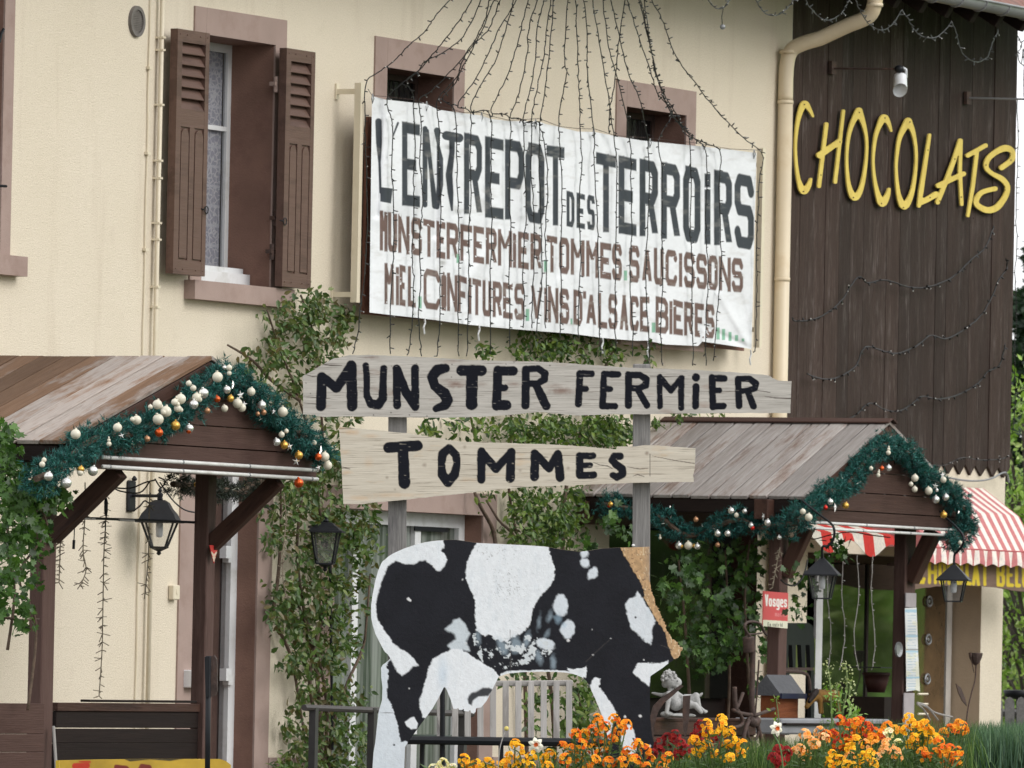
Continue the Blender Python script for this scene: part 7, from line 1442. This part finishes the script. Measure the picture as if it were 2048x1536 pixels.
m = MB(); m.tube([PD(815, 1480, db-.15), PD(1290, 1487, db-.15)], .024, 8); m.build('seat_frame', M['black'], t)
for x in (885, 1002, 1285): m = MB(); m.tube([PD(x, 1375 if x == 885 else 1484, db-.1), PD(x, 1640, db-.1)], .015, 8); m.build('leg', M['black'], t)
t = thing('garden_table', 'dark green round table top edge-on behind the cow hind leg', 'table', PD(845, 1640, 51.5)); q = PD(845, 1474, 51.5); m = MB(); m.lathe((q.x, q.y, q.z), [(.01, -.01), (.22, -.012), (.225, 0), (.2, .012), (.01, .016)], 24); m.build('table_top', simple('dark_green', (.02, .04, .028), .35), t, smooth=True); m = MB(); m.tube([(q.x, q.y, q.z), (q.x, q.y, .3)], .015, 8); m.build('leg', M['black'], t)
t = thing('pennant', 'small red triangular pennant with a pale emblem on the left porch post', 'pennant', P(428, 1130, PPL+.02))
def pn(X, Y):
    C = np.zeros((len(X), 4)); C[:, :3] = (.55, .045, .04); C[:, 3] = 1
    layer(C, sdf_strokes(X, Y, [[(423,1105,1.6),(428,1112,2.2),(433,1105,1.6)], [(428,1112,2),(428,1122,1.2)], [(424,1114,1),(428,1118,1.5),(432,1114,1)]]), (.68,.52,.40), .8); return C
slab('flag', painted('flag', ((.5, .05, .05), (.5, .05, .05)), bmp=0), t, lambda X, Y: sdf_poly(X, Y, [(419,1090),(437,1092),(428,1127)]), (416, 1087, 440, 1130), .6, lambda X, Y: P(X, Y, PPL+.02), (0, .004, 0), pn)
t = thing('post_base', 'pale painted lower part of the right canopy post below the notices', 'post cover', P(1822, 1440, PPR+.01)); a = P(1811, 1180, PPR+.004); b = P(1832, 1180, PPR+.004)
for (ya, yb) in ((1186, 1214), (1386, 1500)):
    z1 = P(1820, ya, PPR+.004).z; z0 = P(1820, yb, PPR+.004).z; m = MB(); m.box(a.x+.002, b.x-.002, -PPR-.008, -PPR-.0005, z0, z1); m.build('panel', simple('lilac_grey', (.36, .33, .34), .7, .12, 10), t)
# fence and bowl at the right edge
t = thing('picket_fence', 'grey rounded wooden picket fence at the far right edge behind the pillar', 'fence', PD(2040, 1500, 69)); 
for i in range(7):
    x = 1996+i*23.5; w2 = 9.5; pts = [PD(x-w2, 1500, 69), PD(x-w2, 1404, 69), PD(x-w2*.6, 1397, 69), PD(x, 1394, 69), PD(x+w2*.6, 1397, 69), PD(x+w2, 1404, 69), PD(x+w2, 1500, 69)]; m = MB(); m.prism(pts, FWD*.03); m.build('picket', M['grey'], t)
m = MB(); m.tube([PD(1985, 1425, 69.1), PD(2150, 1430, 69.1)], .03, 6); m.build('rail', M['grey'], t)
t = thing('black_bowl', 'shallow black bowl on a stand above the picket fence', 'bowl', PD(2034, 1500, 71)); q = PD(2036, 1394, 71); m = MB(); m.lathe((q.x, q.y, q.z), [(.02, -.02), (.10, 0), (.12, .05), (.10, .055), (.01, .02)], 18); m.build('bowl', M['black'], t, smooth=True); m = MB(); m.tube([(q.x, q.y, q.z), (q.x, q.y, .3)], .015, 6); m.build('stand', M['black'], t)
# ================================================================= FLOWER BED
PET = dict(orange=[(.78,.24,.014),(.84,.33,.02),(.72,.13,.01),(.82,.42,.03)], yellow=[(.86,.50,.015),(.82,.42,.02),(.9,.56,.04),(.78,.30,.012)], red=[(.16,.006,.008),(.24,.01,.012),(.30,.02,.015)], mixed=[(.62,.06,.01),(.75,.16,.012),(.35,.02,.012),(.8,.25,.02)], cream=[(.75,.72,.42),(.8,.78,.6),(.7,.68,.35)], peach=[(.85,.42,.16),(.8,.55,.3),(.85,.35,.05)])
def wallflower(label, heads, col, dep, zbase=None, fs=.0120, group=None, cat='flowering plant', leafc=[(.05,.10,.03),(.07,.13,.04),(.09,.15,.06)]):
    xs = [h_[0] for h_ in heads]; cx = sum(xs)/len(xs); base = PD(cx, 1600, dep); t = thing('wallflower', label, cat, (base.x, base.y, base.z-.05), group); parts = []; lp = []; lyd = []; 
    st = MB(); pal = np.array(PET[col])
    for (x, y, *rr) in heads:
        n = int((rr[0] if rr else 12)*1.6); c = np.array(PD(x, y, dep+random.uniform(-.12, .12))); b = np.array(base)+np.random.randn(3)*.03+(c-np.array(base))*np.array((.55, .55, 0)); st.tube([b, (b+c)/2+np.array((0, 0, .03)), c-np.array((0, 0, .01))], .0035, 4, (.07, .12, .03))
        h0 = len(parts)
        for _ in range(n):
            th = random.uniform(0, 2*math.pi); ph = random.uniform(-.35, 1.4); rad = .026; o_ = np.array((math.cos(th)*math.cos(ph), math.sin(th)*math.cos(ph), math.sin(ph)*1.25-.2))*rad; fc = c+o_; nn = o_/np.linalg.norm(o_)+np.array((-.35, -.25, .1)); nn /= np.linalg.norm(nn); u = np.cross(nn, (0, 0, 1.)); u /= np.linalg.norm(u); v_ = np.cross(nn, u); a0 = random.uniform(0, 1.5); cc = pal[random.randrange(len(pal))]*random.uniform(.85, 1.12)
            for q in range(4):
                a = a0+q*math.pi/2; parts.append((fc, u*math.cos(a)+v_*math.sin(a)+nn*.25, nn, fs*random.uniform(.85, 1.15), cc*random.uniform(.92, 1.05)))
        Pn = [np.array([p_[i] for p_ in parts[h0:]]) for i in range(5)]; V_, F_, C_ = scatter('petal', Pn[0], Pn[1], Pn[2], Pn[3], Pn[4]); C_ = C_.reshape(-1, 7, 4); C_[:, 0:2, :3] *= np.array((.75, .38, .3)); C_[:, [2, 6], :3] *= np.array((1.08, 1.12, 1.1)); scat_obj('flower_head', M['petal'], t, [(V_, F_, C_.reshape(-1, 4))])
        k2_ = 16
        for _ in range(k2_):
            f = random.uniform(.2, .93); lp.append(b+(c-b)*f+np.random.randn(3)*.012); lyd.append(np.array((random.gauss(0, 1), random.gauss(0, 1), random.uniform(.1, 1.1))))
    lp = np.array(lp); lyd = np.array(lyd); lc = np.array(leafc)[np.random.randint(0, len(leafc), len(lp))]*np.random.uniform(.8, 1.2, (len(lp), 1))
    LS['lance'] = ([(0,0,0),(.10,.4,.03),(0,.42,0),(-.10,.4,.03),(0,1,-.05)], [(0,1,2),(0,2,3),(1,4,2),(2,4,3)])
    scat_obj('leaves', M['leaf'], t, [scatter('lance', lp, lyd, np.random.randn(len(lp), 3)+np.array((0, 0, .5)), np.random.uniform(.04, .075, len(lp)), lc)], 'stuff'); st.build('stems', M['leaf'], t)['kind'] = 'stuff'
    return t
def hd(*a): return [tuple(x) for x in a]
def rnd_heads(cx, cy, rx, ry, n, k=12):
    out = []
    for _ in range(n*20):
        a = random.uniform(0, 2*math.pi); r = math.sqrt(random.random()); x, y = cx+rx*r*math.cos(a), cy+ry*r*math.sin(a)
        if all((x-q[0])**2+(y-q[1])**2 > 13**2 for q in out): out.append((x, y, k))
        if len(out) >= n: break
    return out
wallflower('tall orange wallflower in front of the cow foreleg, highest of the bed', [(1228,1440,14),(1195,1440),(1210,1455),(1185,1462),(1240,1462),(1252,1450),(1170,1470),(1150,1468),(1200,1480),(1225,1480),(1165,1490),(1185,1500),(1145,1500),(1210,1505),(1125,1495),(1160,1515),(1190,1522),(1130,1518),(1218,1525),(1145,1535),(1235,1530),(1175,1540)], 'orange', 45.2)
wallflower('orange wallflower at the foot of the cow foreleg', [(1275,1490),(1290,1500),(1255,1505),(1270,1520),(1300,1520),(1245,1525),(1335,1515),(1290,1535),(1325,1535)], 'orange', 45.1)
wallflower('yellow-orange wallflower between the cow legs at the bottom edge', [(1030,1490,10),(1038,1500,10),(1020,1515),(1045,1520),(1065,1510),(1035,1535),(1060,1535),(1090,1520),(1100,1510),(1095,1535),(1010,1530)], 'yellow', 45.2)
wallflower('low yellow-orange wallflower under the udder at the bottom edge', [(928,1520,12),(932,1535),(952,1530),(975,1527),(990,1533),(960,1540)], 'yellow', 45.3)
wallflower('cream-white flower cushion at the bottom edge right of the hind leg', rnd_heads(890, 1537, 28, 10, 9, 16), 'cream', 45.3, fs=.011)
wallflower('deep red wallflower between the cow foreleg and the cherub', [(1335,1478),(1350,1472),(1320,1488),(1360,1488),(1342,1495),(1318,1502),(1370,1500),(1305,1510),(1355,1512)], 'red', 45.6)
wallflower('dark red wallflower behind the yellow spikes right of the cherub ledge', [(1400,1452,10),(1392,1470),(1412,1468),(1435,1478),(1405,1488)], 'red', 46.4)
wallflower('golden wallflower with tall spikes in front of the wooden ledge', [(1443,1440,14),(1445,1452,10),(1413,1450,14),(1415,1465),(1388,1482),(1400,1495),(1415,1490),(1440,1468),(1462,1465),(1470,1485),(1455,1492),(1485,1490),(1430,1510),(1390,1508),(1480,1508),(1460,1518)], 'yellow', 45.9)
wallflower('single dark red wallflower spray beside the daffodil stem', [(1558,1502,12),(1568,1512),(1548,1518),(1560,1525),(1572,1505)], 'red', 45.6, fs=.015)
wallflower('orange and gold wallflower left of the mixed red clump', [(1610,1470),(1618,1482),(1640,1465),(1630,1490),(1600,1500),(1612,1512),(1592,1505),(1648,1478)], 'peach', 45.8)
wallflower('mixed red and orange wallflower clump, tall in the middle of the right bed', [(1680,1442),(1700,1450),(1720,1445),(1712,1462),(1735,1455),(1695,1470),(1750,1465),(1728,1478),(1668,1470),(1652,1472),(1705,1485),(1740,1485),(1675,1490),(1690,1500),(1760,1480)], 'mixed', 46.0)
wallflower('orange wallflower at the right side of the mixed red clump', [(1712,1448),(1735,1468),(1745,1478),(1722,1465),(1760,1470),(1695,1488)], 'orange', 45.9)
wallflower('bright yellow wallflower low in the front of the right bed', [(1665,1512),(1680,1522),(1660,1532),(1695,1532),(1712,1482,14),(1700,1498),(1725,1515),(1740,1510),(1730,1530),(1745,1528),(1705,1535)], 'yellow', 45.2)
wallflower('scattered scarlet and peach wallflower in the centre of the right bed', [(1728,1490,8),(1752,1492,8),(1770,1500),(1775,1488,10),(1790,1505),(1755,1518,8),(1700,1515,8),(1795,1515,8)], 'peach', 45.6)
wallflower('tall golden wallflower in front of the white canopy post', [(1818,1438,12),(1825,1450),(1812,1462),(1838,1455),(1850,1450),(1845,1468),(1828,1478),(1858,1465),(1835,1490),(1855,1482),(1870,1478),(1822,1490)], 'yellow', 45.9)
wallflower('golden orange wallflower trailing down the right end of the bed', [(1878,1485),(1885,1500),(1872,1508),(1900,1500),(1905,1515),(1915,1505),(1912,1525),(1898,1530),(1845,1505),(1852,1515),(1890,1520)], 'orange', 45.7)
wallflower('small far orange wallflower at the right, before the lavender', [(1918,1450),(1925,1455),(1912,1462),(1900,1460,10),(1888,1468,8),(1928,1464,8),(1775,1455,8),(1790,1462,8)], 'orange', 46.6, fs=.014)
wallflower('pale cream blossoms among the orange ones in the right bed', [(1768,1475,8),(1778,1468,8),(1772,1485,8),(1796,1490,8)], 'cream', 46.1, fs=.012)
def daffodil(label, x, y, dep, tilt=(0, 0), s=1.0):
    c = PD(x, y, dep); t = thing('daffodil', label, 'flower', PD(x+18, 1610, dep)); nn = (-FWD+UP*tilt[1]+RT*tilt[0]).normalized(); u = nn.cross(Vector((0, 0, 1))).normalized(); v_ = u.cross(nn); pm = simple('petal_cream', (.80, .78, .64), .6, .04)
    for k in range(6):
        a = k*math.pi/3+.3; d = u*math.cos(a)+v_*math.sin(a); sd_ = nn.cross(d); L = .040*s*random.uniform(.9, 1.05); w2 = .014*s; m = MB(); m.add([c+d*.004, c+d*L*.45+sd_*w2+nn*.003, c+d*L*.5+nn*.008*s, c+d*L*.45-sd_*w2+nn*.003, c+d*L*.8+sd_*w2*.6-nn*.002, c+d*L*.8-sd_*w2*.6-nn*.002, c+d*L-nn*.006*s], [(0,1,2),(0,2,3),(1,4,2),(2,5,3),(2,4,6),(2,6,5)]); m.build('petal', pm, t)
    m = MB(); n = 10
    for j in range(2): pass
    V = [c+(u*math.cos(2*math.pi*k/n)+v_*math.sin(2*math.pi*k/n))*r+nn*h for r, h in ((.006*s, .002), (.011*s, .012*s)) for k in range(n)]; m.add(V, [(k, (k+1) % n, n+(k+1) % n, n+k) for k in range(n)]+[tuple(range(n))]); m.build('trumpet', simple('trumpet', (.72, .17, .03), .6), t)
    m = MB(); m.tube(smoothpath([c-nn*.02, c-nn*.035+Vector((0, 0, -.02)), PD(x+9, y+45, dep), PD(x+18, 1600, dep)], 5), .004, 5); m.build('stem', simple('flower_stem', (.08, .16, .05), .6), t)
daffodil('white daffodil with an orange centre in front of the bench', 1072, 1489, 45.0)
daffodil('white daffodil tipped sideways left of the orange blooms on the right', 1553, 1457, 45.0, (.55, .1), 1.05)
t = thing('flower_bud', 'single pale yellow bud on a thin stem before the bench slats', 'flower', PD(1000, 1600, 45)); m = MB(); m.tube(smoothpath([PD(1012,1459,45),PD(1004,1480,45),PD(998,1510,45),PD(992,1600,45)], 4), .003, 5); m.build('stem', M['slat'], t); m = MB(); m.sphere(PD(1013, 1457, 45), (.014, .012, .012), 8, 6); m.build('bud', simple('bud', (.6, .5, .15), .7), t)
t = thing('weed', 'tall pale green flowering weed with seed heads in front of the shop window', 'plant', PD(1680, 1560, 47.5)); parts = []; m = MB(); hp = []
for pts in ([(1668,1560),(1664,1450),(1662,1390),(1658,1350),(1655,1335)], [(1672,1560),(1682,1450),(1692,1390),(1694,1350),(1690,1328)], [(1672,1560),(1680,1460),(1676,1400),(1672,1370)], [(1690,1560),(1700,1460),(1698,1400),(1702,1362)]):
    q = smoothpath([PD(x, y, 47.5) for x, y in pts], 5); m.tube(q, .005, 5); hp += [np.array(v) for v in q[-8:]]
m.build('stems', simple('weed_stem', (.16, .22, .08), .7), t)
hp = np.array(hp); pos = np.repeat(hp, 5, 0)+np.random.randn(len(hp)*5, 3)*.018; n = len(pos)
o = scat_obj('seed_heads', M['petal'], t, [scatter('petal', pos, np.random.randn(n, 3), np.random.randn(n, 3), np.full(n, .012), np.array((.42, .45, .26))*np.random.uniform(.7, 1.2, (n, 1)))], 'stuff')
foliage(t, [(1660,1390,12,30,1),(1690,1400,16,30,1),(1680,1425,40,16,1.6),(1710,1435,25,14,1.2)], 47.5, .15, 'oval', .035, [(.16,.28,.05),(.22,.36,.08),(.12,.22,.04)], place=lambda x, y, q: PD(x, y, 47.5+np.random.randn(len(x))*.05), clump=5, sd=6)
t = thing('seedling', 'thin pale green shoot beside the right canopy post', 'plant', PD(1550, 1500, 48)); m = MB(); m.tube(smoothpath([PD(1556,1540,48),PD(1558,1450,48),PD(1554,1410,48),PD(1552,1395,48)], 4), .003, 4); m.build('stem', simple('weed_stem', (.16, .22, .08), .7), t)
foliage(t, [(1552,1400,8,16,1),(1550,1432,14,6,1)], 48, .1, 'oval', .03, [(.2,.3,.07)], place=lambda x, y, q: PD(x, y, 48+0*x), clump=2, sd=4)
# grasses and lavender
def blades(label, name, cat, regions, palette, dep0, dep1, ln, wdt, n, lean=.35):
    t_ = None; pos = []; 
    V, Fc, C = [], [], []; b = 0; pal = np.array(palette)
    for (x0, x1, ytop, k) in regions:
        m_ = int(n*k*(x1-x0)/100.); xs = np.random.uniform(x0, x1, m_); dp = np.random.uniform(dep0, dep1, m_); yt = ytop+np.random.rand(m_)**1.3*(1560-ytop)
        tip = PD(xs, yt, dp); L = ln*np.random.uniform(.6, 1.2, m_); ld = np.random.randn(m_, 3)*np.array((lean, lean, .1)); base = tip-np.array((0, 0, 1.))*L[:, None]-ld*L[:, None]*.6; mid = (tip+base)/2-ld*.12*L[:, None]; s = np.random.randn(m_, 3)*np.array((1, 1, .1)); s /= np.linalg.norm(s, axis=1, keepdims=True); s *= wdt
        vv2 = np.stack([base-s, base+s, mid-s*.8, mid+s*.8, tip], 1); cc = pal[np.random.randint(0, len(pal), m_)]*np.random.uniform(.7, 1.25, (m_, 1)); c4_ = np.ones((m_, 5, 4)); c4_[:, :, :3] = cc[:, None]
        tri = np.array([(0,1,3),(0,3,2),(2,3,4)]); V.append(vv2.reshape(-1, 3)); Fc.append((tri[None]+(np.arange(m_)*5)[:, None, None]).reshape(-1, 3)+b); C.append(c4_.reshape(-1, 4)); b += m_*5
    o = mesh_obj(name, np.concatenate(V), np.concatenate(Fc), M['grass'], None, None, False, {'tint': np.concatenate(C)}); o['kind'] = 'stuff'; o['label'] = label; o['category'] = cat
blades('blue-green lavender foliage filling the right corner of the bed', 'lavender_foliage', 'lavender', [(1900,2100,1452,1.6),(1925,2100,1442,1.2),(1960,2100,1436,.8),(1780,1905,1490,.8)], [(.07,.13,.085),(.09,.155,.105),(.05,.095,.065),(.12,.18,.12)], 47.2, 49.5, .20, .0028, 2600, .30)
blades('mixed green grass and stems between the flowers', 'bed_grass', 'grass', [(1470,1640,1470,.8),(1600,1800,1455,.6),(1640,1960,1432,.45),(1320,1480,1500,.9),(1180,1330,1510,.5),(1000,1180,1518,.4),(1560,1900,1500,.9)], [(.06,.11,.035),(.09,.15,.05),(.05,.09,.04),(.13,.18,.07)], 46.2, 48.8, .20, .0032, 1500, .4)
# ================================================================= TREES BEYOND THE BARN AND OPPOSITE THE SHOP WINDOW
def tree(name, label, base, H, rad, palette, n, lsz, conifer=False, group=None, cat='tree', c0=.25, ncl=None):
    base = Vector(base); t = thing(name, label, cat, base, group); m = MB(); m.tube([base, base+Vector((.1, 0, H*.5)), base+Vector((0, .1, H*.93))], [H*.022, H*.014, H*.004], 8)
    tr = m.build('trunk', M['bark'], t, smooth=True); pos = []; nr = []
    if conifer:
        for k in range(n):
            f = random.random()**.8; r = rad*(1-f)*(.55+.45*random.random()); r *= .82+.18*math.sin(f*60); a = random.uniform(0, 2*math.pi); pos.append((base.x+r*math.cos(a), base.y+r*math.sin(a), base.z+H*(.08+.92*f)-r*.25)); nr.append((math.cos(a), math.sin(a), .3))
    else:
        br_ = MB(); cl = []
        for k in range(ncl or 46):
            a = random.uniform(0, 2*math.pi); f = random.uniform(c0, 1); rr = rad*math.sqrt(max(.05, 1-((f-.55)/.55)**2))*random.uniform(.4, 1); c = base+Vector((rr*math.cos(a), rr*math.sin(a), H*f)); cl.append(c); br_.tube([base+Vector((0, 0, H*f*.6)), (base+Vector((0, 0, H*f*.72))+c)/2, c], [H*.006, H*.004, .01], 5)
        br_.build('limbs', M['bark'], t)
        for k in range(n): c = random.choice(cl); v_ = np.random.randn(3)*rad*.17; pos.append((c.x+v_[0], c.y+v_[1], c.z+v_[2]*.8)); nr.append(tuple(np.random.randn(3)+np.array((0, 0, .8))))
    pos = np.array(pos); nr = np.array(nr)+np.random.randn(len(pos), 3)*.3; yd = np.random.randn(len(pos), 3)+(np.array((0, 0, -.4)) if not conifer else nr*1.2); pal = np.array(palette); c = pal[np.random.randint(0, len(pal), len(pos))]*np.random.uniform(.7, 1.3, (len(pos), 1))
    scat_obj('crown', M['leaf'], t, [scatter('oval', pos, yd, nr, lsz*np.random.uniform(.6, 1.3, len(pos)), c)], 'stuff'); return t
def gp(px, dep): q = PD(px, 1400, dep); return (q.x, q.y, -.2)
tree('fir_tree', 'tall dark fir tree rising behind the right corner of the barn', gp(2090, 122), 8.2, 2.3, [(.012,.030,.016),(.02,.045,.02),(.03,.055,.03)], 26000, .16, True)
tree('broadleaf_tree', 'fresh light green tree behind the picket fence at the right edge', gp(2056, 80), 3.9, 1.3, GY, 11000, .075, c0=.15)
tree('broadleaf_tree', 'second light green tree farther back beside the barn corner', gp(2020, 92), 3.6, 1.6, GY+[(.05,.09,.02)], 9000, .08, c0=.1)
hx = P(1720, 1300, 0)
for i, (du, dy, H, rd, pal) in enumerate(((14, -6.4, 2.3, .9, GY), (17, -9.8, 5.5, 1.6, GB), (27, -12.0, 2.9, 1.3, GY), (10, -5.4, 1.9, .6, GY), (30, -17.5, 7.5, 2.2, GR))):
    tree('garden_tree', ['leafy bright green tree across the yard from the shop window', 'dark green rounded tree across the yard, nearer the barn', 'tallest green tree far across the yard', 'small yellow-green bush tree nearest the shop window', 'dark green tree at the far end of the yard'][i], (hx.x+du, dy, -.3), H, rd, pal, 5200, .20, c0=.05)
